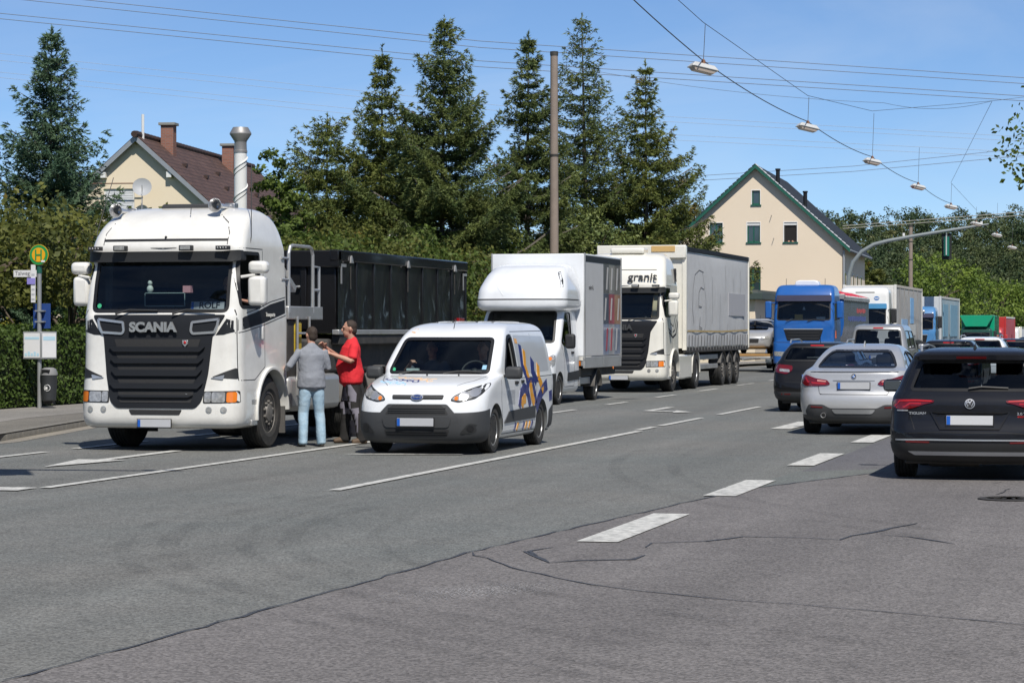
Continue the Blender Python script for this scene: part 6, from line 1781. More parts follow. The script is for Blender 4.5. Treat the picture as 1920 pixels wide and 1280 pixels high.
    st([(5.9, 3.4), (5.2, 3.45), (4.5, 3.3), (4.2, 2.9), (4.1, 2.3), (4.3, 1.9)], 0.03)
    st([(5.9, 2.9), (5.4, 2.95), (5.1, 2.8), (5.05, 2.4), (5.5, 2.38)], 0.03); st([(5.3, 2.1), (5.2, 1.8), (5.6, 1.75)], 0.03); st([(5.7, 3.4), (6.2, 2.6), (6.2, 1.9), (5.9, 1.6)], 0.018)
    for (y, a, c) in ((7.3, 1.9, 3.3), (8.6, 1.7, 2.8), (9.7, 2.6, 3.7), (10.0, 1.4, 1.9), (11.2, 2.9, 3.3), (11.5, 1.4, 1.8), (12.6, 2.7, 3.6), (13.5, 1.5, 2.0)):
        st([(y, a), (y + 0.06, c)], 0.018)
    st([(Y0 + 0.2, 1.68), (9, 1.66), (Y1 - 0.2, 1.7)], 0.05, mat('band_ochre', (0.45, 0.33, 0.14), 0.6), 'ochre_band')
    MB().box(1.3, 1.322, 10.2, 13.4, 2.15, 2.85).obj('print_field', mat('curtain_grey_print', (0.4, 0.4, 0.42), 0.6, var=0.05), b)
    for i in range(22):
        y = Y0 + 0.4 + i * (Y1 - Y0 - 0.7) / 21
        MB().box(1.29, 1.306, y - 0.014, y + 0.014, 1.12, 1.56).obj('strap', mat('strap_grey', (0.13, 0.13, 0.135), 0.7), b)
    MB().box(1.27, 1.29, Y0 + 0.0, Y0 + 0.12, 2.3, 2.55).obj('blue_tag', mat('tag_blue', (0.15, 0.35, 0.65), 0.5), b)
    return t
make_granit()
def plain_cab(t, m, top=3.5, wz=(2.05, 2.8), hw=1.23, roof=0.35, visor=True, grille=((1.28, 1.72), 0.78), low=1.22, mirror_m=None, vis_m=None):
    rows = [row(0.34, 1.12, 0.12, 2.1, 0.2, 0.08, 0.05), row(0.4, hw - 0.01, 0.02, 2.15, 0.22, 0.08, 0.06), row(0.8, hw, 0.0, 2.2, 0.22, 0.08, 0.06), row(low - 0.02, hw, 0.02, 2.2, 0.22, 0.08, 0.06), row(low, hw - 0.02, 0.05, 2.2, 0.2, 0.08, 0.06), row(1.9, hw - 0.01, 0.08, 2.2, 0.18, 0.08, 0.06),
            row(wz[0], hw - 0.02, 0.1, 2.2, 0.17, 0.08, 0.06), row(wz[1], hw - 0.04, 0.26, 2.2, 0.16, 0.08, 0.06), row(wz[1] + 0.22, hw - 0.05, 0.3, 2.2, 0.17, 0.1, 0.07), row(top - 0.22, hw - 0.08, 0.42, 2.15, 0.2, 0.12, 0.08), row(top - 0.08, hw - 0.14, 0.55, 2.05, 0.24, 0.15, 0.08), row(top - 0.02, hw - 0.24, 0.72, 1.95, 0.24, 0.2, 0.06), row(top, hw - 0.4, 0.95, 1.8, 0.2, 0.2)]
    me = zloft('cab', rows, m, M_INT, 0.08)
    bv = bvh_of(me)
    ws = rnd([(-1.06, wz[0] + 0.03), (1.06, wz[0] + 0.03), (1.04, wz[1]), (-1.04, wz[1])], 0.1)
    sw = rnd([(0.35, wz[0] + 0.05), (0.45, wz[1]), (1.15, wz[1]), (1.15, wz[0] + 0.05)], 0.07)
    cav = zloft('cav', cavity(rows, 0.07, 1.5, wz[1] + 0.2, 0.08), m, None, 0.12)
    me = carve(me, [cav, cut_y(ws, -1, 0.75), cut_x(sw), arch(1.45, 0.5, 0.62), MB().box(-2, 2, 1.6, 3, -0.2, 0.9)])
    cab = ob('cab', me, t)
    windows(t, bv, ws, [sw], G_TRUCK, seal=0.05)
    MB().box(-1.08, 1.08, 0.28, 0.7, wz[0] - 0.4, wz[0]).obj('dashboard', M_INT, cab, 0.05)
    for x in (-0.6, 0.6): seat(t, x, 1.25, wz[0] - 0.5, 1)
    if visor:
        patch('sun_visor', vis_m or mat('visor_smoke', (0.05, 0.045, 0.07), 0.15, coat=1.0), t, bv, rnd([(-1.1, wz[1] + 0.0), (1.1, wz[1] + 0.0), (1.08, wz[1] + 0.24), (-1.08, wz[1] + 0.24)], 0.04), 'F', 0.1, 0.08, 0.1)
    if grille:
        (g0, g1), w = grille
        g = patch('grille', mat('grille_black', (0.012, 0.012, 0.013), 0.35), t, bv, rnd([(-w, g1), (w, g1), (w - 0.14, g0), (-w + 0.14, g0)], 0.05), 'F', 0.01, 0.02, 0.1)
        patch('grille_trim', M_TRIM, g, bv, [(-w, g1), (w, g1), (w, g1 + 0.04), (-w, g1 + 0.04)], 'F', 0.02, 0.02, 0.1)
        for k in range(3):
            z = g0 + (g1 - g0) * (k + 0.8) / 4
            patch('slat', M_PLA, g, bv, [(-w + 0.16, z - 0.02), (w - 0.16, z - 0.02), (w - 0.16, z + 0.02), (-w + 0.16, z + 0.02)], 'F', 0.03, 0.02, 0.15)
    line('bumper_gap', M_SEAL, t, bv, [(-1.1, low - 0.01), (1.1, low - 0.01)], 0.03, 'F', 0.002, 0.01)
    for s in (-1, 1):
        hl = rnd([(0.7, 0.66), (1.15, 0.68), (1.16, 0.86), (0.7, 0.84)], 0.04)
        patch('headlight', M_LENS, t, bv, hl if s > 0 else mir(hl), 'F', 0.008, 0.02, 0.08)
        mm = mirror(t, s * 1.42, 0.2, wz[0] + 0.1, wz[0] + 0.78, 0.25, mirror_m or m, 0.2, arm=[(s * 1.15, 0.3, wz[0] + 0.72), (s * 1.36, 0.3, wz[0] + 0.72)], r=0.05)
        tubep('mirror_arm', M_PLA, mm, [(s * 1.18, 0.3, wz[0] + 0.02), (s * 1.4, 0.3, wz[0] + 0.1)], 0.02, 5)
        wheel(t, s * 1.03, 1.45, 0.5, 0.32, 0.29, 'truck_front')
        for pts in ([(0.25, 1.0), (0.25, wz[1])], [(1.3, 1.0), (1.3, wz[1])]):
            line('door_gap', M_SEAL, t, bv, pts, 0.012, 'R' if s > 0 else 'L', 0.0015, 0.01)
    for x in (-0.7, 0.15): tubep('wiper', M_PLA, t, [(x, 0.05, wz[0] - 0.02), (x + 0.25, 0.09, wz[0] + 0.05), (x + 0.7, 0.09, wz[0] + 0.04)], 0.014, 5)
    plate(t, 0, -0.02, 0.5)
    return cab, bv
def make_man():
    t = thing('blue_tipper_lorry', 'bright blue tractor with white roof beacon pulling a red-topped tipper trailer', 'truck', (-13.75, 99.4, 0))
    cab, bv = plain_cab(t, P_BLUE, 3.5, (2.06, 2.84))
    MB().prism([(-0.5, 0), (0.5, 0), (0.44, 0.16), (0.3, 0.2), (-0.3, 0.2), (-0.44, 0.16)], 'y', 0.95, 1.5).obj('roof_beacon', mat('beacon_white', (0.75, 0.76, 0.78), 0.3, coat=0.6), cab, 0.03).location = (0.02, 0, 3.48)
    for x in (-0.8, 0.75): tubep('aerial', M_PLA, t, [(x, 0.9, 3.4), (x, 0.95, 3.75)], 0.01, 5)
    e = MB().box(-0.16, 0.16, 0.1, 0.12, 2.1, 2.3).obj('dash_card', mat('card_orange', (0.6, 0.36, 0.1), 0.7), t); e.location = (-0.2, 0.1, 0.02)
    MB().box(0.5, 0.85, 0.2, 0.21, 2.12, 2.22).obj('dash_plate', M_PLATEW, t)
    MB().box(-0.55, -0.45, 0.2, 0.21, 2.1, 2.16).obj('dash_paper', M_PLATEW, t)
    MB().prism([(-0.06, 0), (0.06, 0), (0, 0.14)], 'y', 0.25, 0.26).obj('pennant', M_PLATEW, t).location = (0.0, 0, 2.5)
    dm = MB().box(1.215, 1.225, 0.5, 0.8, 1.38, 1.68).obj('orange_placard', mat('placard_orange', (0.8, 0.16, 0.05), 0.5), t)
    MB().box(-0.45, 0.45, 0.9, 12.0, 0.75, 1.0).obj('chassis_frame', M_CHAS, t, 0.02)
    TS = mat('tipper_steel', (0.3, 0.35, 0.48), 0.25, metal=0.7, var=0.3, vscale=1.2, dirt=(0.12, 0.13, 0.2), dscale=1.5, damt=0.6)
    v = []; f = []
    prof = [(0.55, 1.1), (0.95, 1.2), (1.18, 1.5), (1.25, 1.9), (1.25, 3.05), (1.22, 3.06), (-1.22, 3.06), (-1.25, 3.05), (-1.25, 1.9), (-1.18, 1.5), (-0.95, 1.2), (-0.55, 1.1)]
    tb = MB().prism(prof, 'y', 2.9, 11.9).obj('tipper_body', TS, t, 0.02)
    MB().prism([(x * 1.006, z + 0.004) for x, z in prof], 'y', 2.86, 2.9).obj('front_wall', P_BLUE, tb, 0.01)
    MB().box(1.2, 1.29, 2.85, 11.9, 2.9, 3.06).obj('top_rail', M_ALU, tb, 0.01)
    MB().box(-1.29, 1.29, 2.75, 3.1, 2.95, 3.15).obj('front_rail', M_ALU, tb, 0.01)
    v = []; f = []
    n = 26
    for i in range(n + 1):
        y = 2.95 + 8.9 * i / n
        for j in range(9):
            x = -1.26 + 2.52 * j / 8
            v.append((x, y, 3.1 + 0.3 * (1 - (x / 1.26) ** 2) * (1 - 0.35 * i / n) + 0.03 * math.sin(i * 1.7) * (1 - (x / 1.3) ** 2) + 0.02 * math.sin(i * 2.3 + j)))
    for i in range(n):
        for j in range(8): f.append([i * 9 + j, i * 9 + j + 1, i * 9 + j + 10, i * 9 + j + 9])
    MB().add(v, f).obj('red_tarpaulin', mat('tarp_red', (0.55, 0.03, 0.05), 0.6, var=0.15), tb)
    for k in range(14):
        MB().box(1.285, 1.3, 3.2 + k * 0.62, 3.34 + k * 0.62, 2.84, 2.92).obj('tarp_buckle', M_SEAL, tb)
    q = random.Random(3)
    for (za, zb, ya, yb, mm) in ((2.4, 2.62, 7.4, 10.6, mat('letter_red', (0.45, 0.08, 0.08), 0.5)), (2.05, 2.3, 4.4, 10.6, mat('letter_blue', (0.07, 0.1, 0.28), 0.5))):
        y = ya
        while y < yb:
            w = q.uniform(0.07, 0.2); MB().box(1.252, 1.26, y, y + w, za + q.uniform(0, 0.06), zb - q.uniform(0, 0.05)).obj('worn_lettering', mm, tb); y += w + q.uniform(0.05, 0.14)
    for y in (5.0, 8.6, 9.9, 11.2):
        for s in (-1, 1):
            wheel(t, s * 1.02, y, 0.5, 0.42, 0.29, 'truck_front'); fender(t, y, 0.5, 0.58, s * 0.8, s * 1.25, M_MUD, 15, 165, 0.02, 'mudguard')
    return t
make_man()
def make_daf():
    t = thing('white_lorry', 'white high-roof lorry with round blue roof badge and pale dirty trailer', 'truck', (-13.75, 120.0, gz(125)))
    cab, bv = plain_cab(t, paint('lorry_white', (0.7, 0.7, 0.68)), 3.82, (2.0, 2.78), grille=((0.9, 1.7), 0.7), vis_m=mat('visor_blue', (0.06, 0.22, 0.4), 0.2, coat=1.0), mirror_m=M_PLA)
    patch('roof_badge', mat('badge_blue2', (0.05, 0.16, 0.4), 0.4), t, bv, [(0.6 + 0.13 * math.cos(k * 0.3142), 3.27 + 0.1 * math.sin(k * 0.3142)) for k in range(20)], 'F', 0.006, 0.01)
    patch('badge_bar', P_CREAM, t, bv, [(0.5, 3.25), (0.7, 3.25), (0.7, 3.29), (0.5, 3.29)], 'F', 0.01, 0.01)
    line('roof_slot', M_PLG, t, bv, [(-0.4, 3.55), (0.5, 3.55)], 0.05, 'F', 0.003, 0.01)
    CU = mat('curtain_weathered', (0.4, 0.39, 0.37), 0.7, var=0.12, bump=0.2, bscale=2, dirt=(0.22, 0.21, 0.2), dscale=0.8, damt=0.5)
    b = trailer(t, 2.75, 16.3, 1.2, 3.95, CU, paint('trailer_white', (0.68, 0.67, 0.64)), mat('rail_beige', (0.5, 0.46, 0.4), 0.6), (11.4, 12.7, 14.0))
    for (y0, y1, z0, z1, c) in ((9.5, 11.2, 2.1, 3.4, (0.2, 0.4, 0.65)), (5.2, 8.0, 1.7, 2.3, (0.25, 0.4, 0.6)), (9.0, 12.2, 1.5, 2.05, (0.5, 0.5, 0.48))):
        MB().box(1.29, 1.325, y0, y1, z0, z1).obj('curtain_print', mat('print_%d' % int(c[0] * 100), c, 0.6, var=0.1), b)
    for y in (4.4, 6.6, 8.8, 11.4, 13.6): MB().box(1.29, 1.318, y - 0.03, y + 0.03, 1.3, 3.8).obj('curtain_seam', mat('seam_grey', (0.25, 0.24, 0.23), 0.7), b)
    MB().box(-0.45, 0.45, 0.9, 7.0, 0.75, 1.0).obj('tractor_frame', M_CHAS, t)
    for s in (-1, 1): wheel(t, s * 1.02, 5.0, 0.5, 0.42, 0.29, 'truck_rear')
make_daf()
def make_bluelorry():
    t = thing('pale_trailer_lorry', 'blue lorry with chrome visor lamps and faded blue-grey curtain trailer', 'truck', (-13.75, 145.4, gz(152)))
    cab, bv = plain_cab(t, paint('lorry_midblue', (0.06, 0.2, 0.42)), 3.35, (2.0, 2.7), grille=((1.0, 1.7), 0.75), mirror_m=M_PLA)
    for x in (-0.5, 0.1, 0.5): MB().ball((x, 0.2, 3.05), (0.1, 0.06, 0.09), 10, 8).obj('roof_lamp', M_CHR, cab)
    CU = mat('curtain_faded_blue', (0.27, 0.36, 0.4), 0.7, var=0.15, bump=0.2, bscale=2, dirt=(0.36, 0.36, 0.35), dscale=0.7, damt=0.5)
    b = trailer(t, 2.9, 16.5, 1.2, 3.95, CU, paint('trailer_grey', (0.55, 0.57, 0.58)), mat('rail_pale', (0.55, 0.54, 0.5), 0.6), (11.4, 12.7, 14.0))
    for (y0, y1) in ((4.0, 7.2), (9.2, 14.5)): MB().box(1.29, 1.325, y0, y1, 1.6, 3.5).obj('curtain_print', mat('print_bluefade', (0.17, 0.32, 0.42), 0.6, var=0.2), b)
    for s in (-1, 1): wheel(t, s * 1.02, 5.0, 0.5, 0.42, 0.29, 'truck_rear')
make_bluelorry()
def make_green():
    t = thing('green_tipper', 'green tipper lorry with sloping cab shield', 'truck', (-13.85, 196.0, gz(200)))
    cab, bv = plain_cab(t, paint('lorry_darkgreen', (0.01, 0.06, 0.04)), 3.0, (1.95, 2.6), hw=1.2, grille=((1.0, 1.6), 0.75), visor=False, mirror_m=M_PLA)
    MB().prism([(-1.25, 3.9), (1.25, 3.9), (1.25, 1.3), (-1.25, 1.3)], 'y', 2.3, 8.0).obj('tipper_body', P_GREEN, t, 0.03)
    v = [(-1.25, 2.28, 3.95), (1.25, 2.28, 3.95), (1.25, 0.2, 3.9), (-1.25, 0.2, 3.9), (-0.8, 0.25, 3.05), (0.8, 0.25, 3.05), (0.8, 0.5, 3.05), (-0.8, 0.5, 3.05)]
    MB().add(v, [[0, 1, 2, 3], [3, 2, 5, 4], [4, 5, 6, 7], [0, 3, 4, 7], [1, 6, 5, 2], [0, 7, 6, 1]]).obj('cab_shield', P_GREEN, t, 0.02, smooth=None)
    MB().box(-0.45, 0.45, 0.9, 7.9, 0.7, 1.2).obj('chassis_frame', M_CHAS, t)
    for y in (4.8, 6.1):
        for s in (-1, 1): wheel(t, s * 1.02, y, 0.5, 0.42, 0.29, 'truck_rear')
make_green()
def make_redtrailer():
    t = thing('red_lorry', 'red curtain-sided lorry far back in the queue', 'truck', (-13.7, 207.5, gz(216)))
    plain_cab(t, P_REDT, 3.4, (2.0, 2.7), hw=1.2)
    trailer(t, 2.6, 15.5, 1.2, 4.25, mat('curtain_red', (0.42, 0.05, 0.06), 0.6, var=0.2, dirt=(0.3, 0.2, 0.2), damt=0.4), P_REDT, mat('rail_white', (0.7, 0.68, 0.64), 0.6), (10.5, 11.8, 13.1))
make_redtrailer()
def make_lastwhite():
    t = thing('far_white_lorry', 'white lorry at the far end of the queue by the right picture edge', 'truck', (-13.7, 231.0, gz(236)))
    plain_cab(t, paint('lorry_white', (0.7, 0.7, 0.68)), 3.9, (2.0, 2.7), hw=1.2)
    trailer(t, 2.6, 13.5, 1.2, 4.0, mat('curtain_white', (0.6, 0.6, 0.6), 0.6), P_CREAM, P_CREAM, (10.5, 11.8))
make_lastwhite()
# ------------------------------------------------------------------ cars, seen from behind (rear face at y=0)
SH = {}
def car_base(t, rows, m, glass_m, rear, side, ax, R_, w, rim, track, gap=0.06, style='alloy', arch_r=None, belt=0.75, top=1.4, depth=1.2, seats=True, seat_z=0.55, seat_y=1.9, step=0.05, floor=True):
    me = zloft('body', rows, m, M_INT, step)
    bv = bvh_of(me); t_lower = me.copy()
    SH[t.name] = t_lower
    cav = zloft('cav', cavity(rows, 0.055, belt, top, 0.07), m, None, 0.1)
    cutters = [cav, cut_y(rear, -1, depth)]
    for s_ in side: cutters.append(cut_x(s_))
    zr = rows[-1][0]
    # windscreen opening on the far side so daylight passes through the cabin
    cutters.append(MB().prism(rnd([(-0.62, belt + 0.28), (0.62, belt + 0.28), (0.55, top - 0.04), (-0.55, top - 0.04)], 0.06), 'y', 2.2, 6))
    for y in ax: cutters.append(arch(y, R_ - 0.01, arch_r or R_ + gap))
    me = carve(me, cutters)
    body = ob('body', me, t)
    windows(t, bv, rear, side, glass_m, seal=0.035, fname='rear_window')
    for y in ax:
        for s in (-1, 1): wheel(t, s * track, y, R_, w, rim, style)
    if seats:
        for x in (-0.36, 0.36):
            seat(t, x, seat_y + 0.35, seat_z, -1, 0.48)
            seat(t, x * 1.05, seat_y - 0.75, seat_z - 0.02, -1, 0.55)
    return body, bv
def badge_ring(t, bv, x, z, r, inner, nm='badge'):
    b = patch(nm, M_CHR, t, bv, circ(x, z, r, 24), 'F', 0.012, 0.015, 0.05)
    patch('badge_field', inner, b, bv, circ(x, z, r * 0.82, 22), 'F', 0.014, 0.01, 0.05)
    return b
def make_suv():
    t = thing('black_suv', 'black sport utility car with roof rails, nearest car at the right', 'car', (-2.12, 28.95, 0))
    t.scale = (1, 1, 0.97)
    m = P_DKBLUE
    rows = [row(0.2, 0.7, 0.3, 4.2, 0.25, 0.25, 0.1, 0.1), row(0.24, 0.82, 0.12, 4.36, 0.3, 0.3, 0.12, 0.15), row(0.34, 0.9, 0.03, 4.44, 0.3, 0.3, 0.12, 0.15), row(0.48, 0.92, 0.0, 4.48, 0.3, 0.35, 0.12, 0.15), row(0.58, 0.92, 0.015, 4.48, 0.28, 0.35, 0.1, 0.15), row(0.66, 0.92, 0.06, 4.46, 0.26, 0.35, 0.08, 0.15),
            row(0.8, 0.915, 0.09, 4.4, 0.25, 0.4, 0.07, 0.15), row(0.93, 0.905, 0.11, 4.3, 0.25, 0.4, 0.07, 0.15), row(0.99, 0.895, 0.15, 4.0, 0.25, 0.4, 0.08, 0.15), row(1.04, 0.87, 0.2, 3.5, 0.25, 0.35, 0.09, 0.15), row(1.08, 0.85, 0.24, 3.28, 0.24, 0.3, 0.1, 0.15), row(1.25, 0.79, 0.38, 3.0, 0.22, 0.25, 0.1, 0.14), row(1.4, 0.72, 0.5, 2.75, 0.2, 0.25, 0.1, 0.12),
            row(1.455, 0.69, 0.46, 2.6, 0.2, 0.22, 0.1, 0.1), row(1.5, 0.655, 0.52, 2.45, 0.2, 0.22, 0.1, 0.1), row(1.535, 0.58, 0.75, 2.3, 0.22, 0.22, 0.08, 0.08), row(1.555, 0.44, 1.0, 2.1, 0.2, 0.2)]
    rear = rnd([(-0.69, 1.06), (0.69, 1.06), (0.585, 1.395), (-0.585, 1.395)], 0.06)
    s1 = rnd([(1.35, 1.06), (1.4, 1.4), (2.2, 1.42), (2.2, 1.05)], 0.05); s2 = rnd([(2.28, 1.05), (2.28, 1.42), (2.55, 1.4), (3.05, 1.06)], 0.05); s0 = rnd([(0.7, 1.1), (0.95, 1.36), (1.28, 1.38), (1.25, 1.08)], 0.04)
    body, bv = car_base(t, rows, m, glass('glass_privacy', (0.3, 0.34, 0.37)), rear, [s0, s1, s2], (0.88, 3.55), 0.35, 0.235, 0.225, 0.79, belt=0.72, top=1.46, depth=1.1)
    patch('roof_spoiler', m, t, bv, rnd([(-0.6, 1.415), (0.6, 1.415), (0.6, 1.475), (-0.6, 1.475)], 0.02), 'F', 0.13, 0.12, 0.08)
    sp = patch('brake_light', M_REDB, t, bv, rnd([(-0.17, 1.428), (0.17, 1.428), (0.17, 1.452), (-0.17, 1.452)], 0.008), 'F', 0.138, 0.02, 0.1)
    for s in (-1, 1):
        tl = [(0.4, 0.945), (0.6, 0.955), (0.83, 0.955), (0.885, 0.94), (0.88, 0.86), (0.8, 0.835), (0.66, 0.845), (0.5, 0.9), (0.41, 0.92)]
        h = patch('tail_light', M_REDL, t, bv, rnd(tl if s > 0 else mir(tl), 0.02), 'F', 0.012, 0.02, 0.05)
        for pts in ([(0.43, 0.935), (0.62, 0.942), (0.8, 0.935), (0.86, 0.87)], [(0.55, 0.905), (0.68, 0.905), (0.74, 0.865), (0.84, 0.855)]):
            line('light_bar', M_REDB, h, bv, [(s * a, b) for a, b in pts], 0.016, 'F', 0.016, 0.008)
        patch('reverse_light', M_LENS, h, bv, rnd([(s * 0.7, 0.815), (s * 0.83, 0.815), (s * 0.83, 0.83), (s * 0.7, 0.83)][::s], 0.005), 'F', 0.012, 0.01, 0.06)
        patch('bumper_reflector', M_REDL, t, bv, rnd([(s * 0.45, 0.445), (s * 0.72, 0.45), (s * 0.72, 0.47), (s * 0.45, 0.465)][::s], 0.006), 'F', 0.01, 0.015, 0.08)
        tubep('roof_rail', M_TRIM, t, [(s * 0.6, 0.75, 1.5), (s * 0.61, 0.85, 1.565), (s * 0.6, 1.6, 1.585), (s * 0.59, 2.3, 1.55), (s * 0.585, 2.45, 1.5)], 0.016, 6)
        mo = MB().box(s * 1.12 - 0.125, s * 1.12 + 0.125, 2.55, 2.68, 0.98, 1.14).obj('wing_mirror', m, t, 0.05)
        tubep('mirror_arm', m, mo, [(s * 0.86, 2.6, 1.02), (s * 1.02, 2.6, 1.03)], 0.03, 6); MB().box(s * 1.12 - 0.105, s * 1.12 + 0.105, 2.535, 2.548, 1.0, 1.12).obj('mirror_glass', mat('mirror_face', (0.12, 0.14, 0.16), 0.08, metal=0.6), mo, 0.02)
        patch('wheel_arch_trim', M_PLA, t, bv, [(0.88 + 0.46 * math.cos(a), 0.34 + 0.46 * math.sin(a)) for a in [R(180 - 9 * k) for k in range(21)]] + [(0.88 + 0.415 * math.cos(a), 0.34 + 0.415 * math.sin(a)) for a in [R(9 * k) for k in range(21)]], 'R' if s > 0 else 'L', 0.006, 0.01, 0.2)
    b = badge_ring(t, bv, 0.0, 0.905, 0.058, M_SEAL)
    yb = cast(bv, 'F', 0, 0.905).y - 0.017
    for pts in ([(-0.045, 0.93), (-0.02, 0.875), (0.0, 0.915), (0.02, 0.875), (0.045, 0.93)], [(-0.024, 0.95), (0.0, 0.91), (0.024, 0.95)]):
        line('badge_letter', M_CHR, b, bv, pts, 0.011, 'F', 0.018, 0.006)
    text('model_lettering', M_TRIM, t, 'TIGUAN', 0.042, (-0.59, cast(bv, 'F', -0.59, 0.79).y - 0.006, 0.79), 'F', 0.003, 0.001, 1.25)
    text('engine_lettering', M_TRIM, t, '2.0 TDI', 0.04, (0.6, cast(bv, 'F', 0.6, 0.79).y - 0.006, 0.79), 'F', 0.003, 0.001, 1.2)
    text('engine_lettering', M_REDB, t, '4MOTION', 0.026, (0.6, cast(bv, 'F', 0.6, 0.755).y - 0.006, 0.755), 'F', 0.003, 0.001, 1.2)
    rc = patch('plate_recess', P_DKBLUE, t, bv, rnd([(-0.44, 0.8), (0.44, 0.8), (0.33, 0.615), (-0.33, 0.615)], 0.03), 'F', -0.004, 0.01, 0.08)
    band('recess_edge', P_BLACK, rc, bv, densify([(-0.45, 0.81), (0.45, 0.81), (0.335, 0.605), (-0.335, 0.605)], 0.08), 0.02, 'F', 0.012, 0.01)
    plate(t, 0, cast(bv, 'F', 0, 0.71).y - 0.015, 0.712, True, rx=R(-6))
    shell('bumper_lower', M_PLA, t, SH[t.name], [((0, 0.45, 0), (0, 1, 0)), ((0, 0, 0.445), (0, 0, 1))], 0.006)
    line('bumper_chrome', M_TRIM, t, bv, [(-0.9, 0.478), (-0.5, 0.484), (0.5, 0.484), (0.9, 0.478)], 0.018, 'F', 0.008, 0.01)
    line('bumper_gap', M_SEAL, t, bv, [(-0.9, 0.55), (-0.4, 0.57), (0.4, 0.57), (0.9, 0.55)], 0.012, 'F', 0.002, 0.01)
    patch('diffuser', M_TRIM, t, bv, rnd([(-0.7, 0.345), (-0.62, 0.3), (0.62, 0.3), (0.7, 0.345), (0.62, 0.345), (-0.62, 0.345)], 0.012), 'F', 0.014, 0.02, 0.08)
    MB().box(-0.75, 0.75, 0.25, 4.0, 0.19, 0.24).obj('underbody', M_CHAS, t, 0.02)
    MB().lathe([(0.09, -0.28), (0.09, 0.28)], (-0.2, 0.45, 0.24), 'x', 12).obj('silencer', M_CHAS, t)
    tubep('rear_wiper', M_PLA, t, [(-0.02, 0.2, 1.08), (0.12, 0.22, 1.1), (0.42, 0.25, 1.085)], 0.014, 5)
    MB().add([(-0.02, 0.85, 1.535), (0.02, 0.85, 1.535), (0.02, 1.02, 1.545), (-0.02, 1.02, 1.545), (-0.004, 0.88, 1.595), (0.004, 0.88, 1.595), (0.004, 0.93, 1.595), (-0.004, 0.93, 1.595)], [[0, 3, 2, 1], [4, 5, 6, 7], [0, 1, 5, 4], [1, 2, 6, 5], [2, 3, 7, 6], [3, 0, 4, 7]]).obj('shark_fin_aerial', P_BLACK, t, 0.006)
    for s in (-1, 1): line('tailgate_gap', M_SEAL, t, bv, [(s * 0.62, 0.6), (s * 0.7, 0.83)], 0.008, 'F', 0.002, 0.01); line('tailgate_gap', M_SEAL, t, bv, [(s * 0.78, 0.97), (s * 0.76, 1.05), (s * 0.66, 1.4)], 0.008, 'F', 0.002, 0.01)
    return t
make_suv()
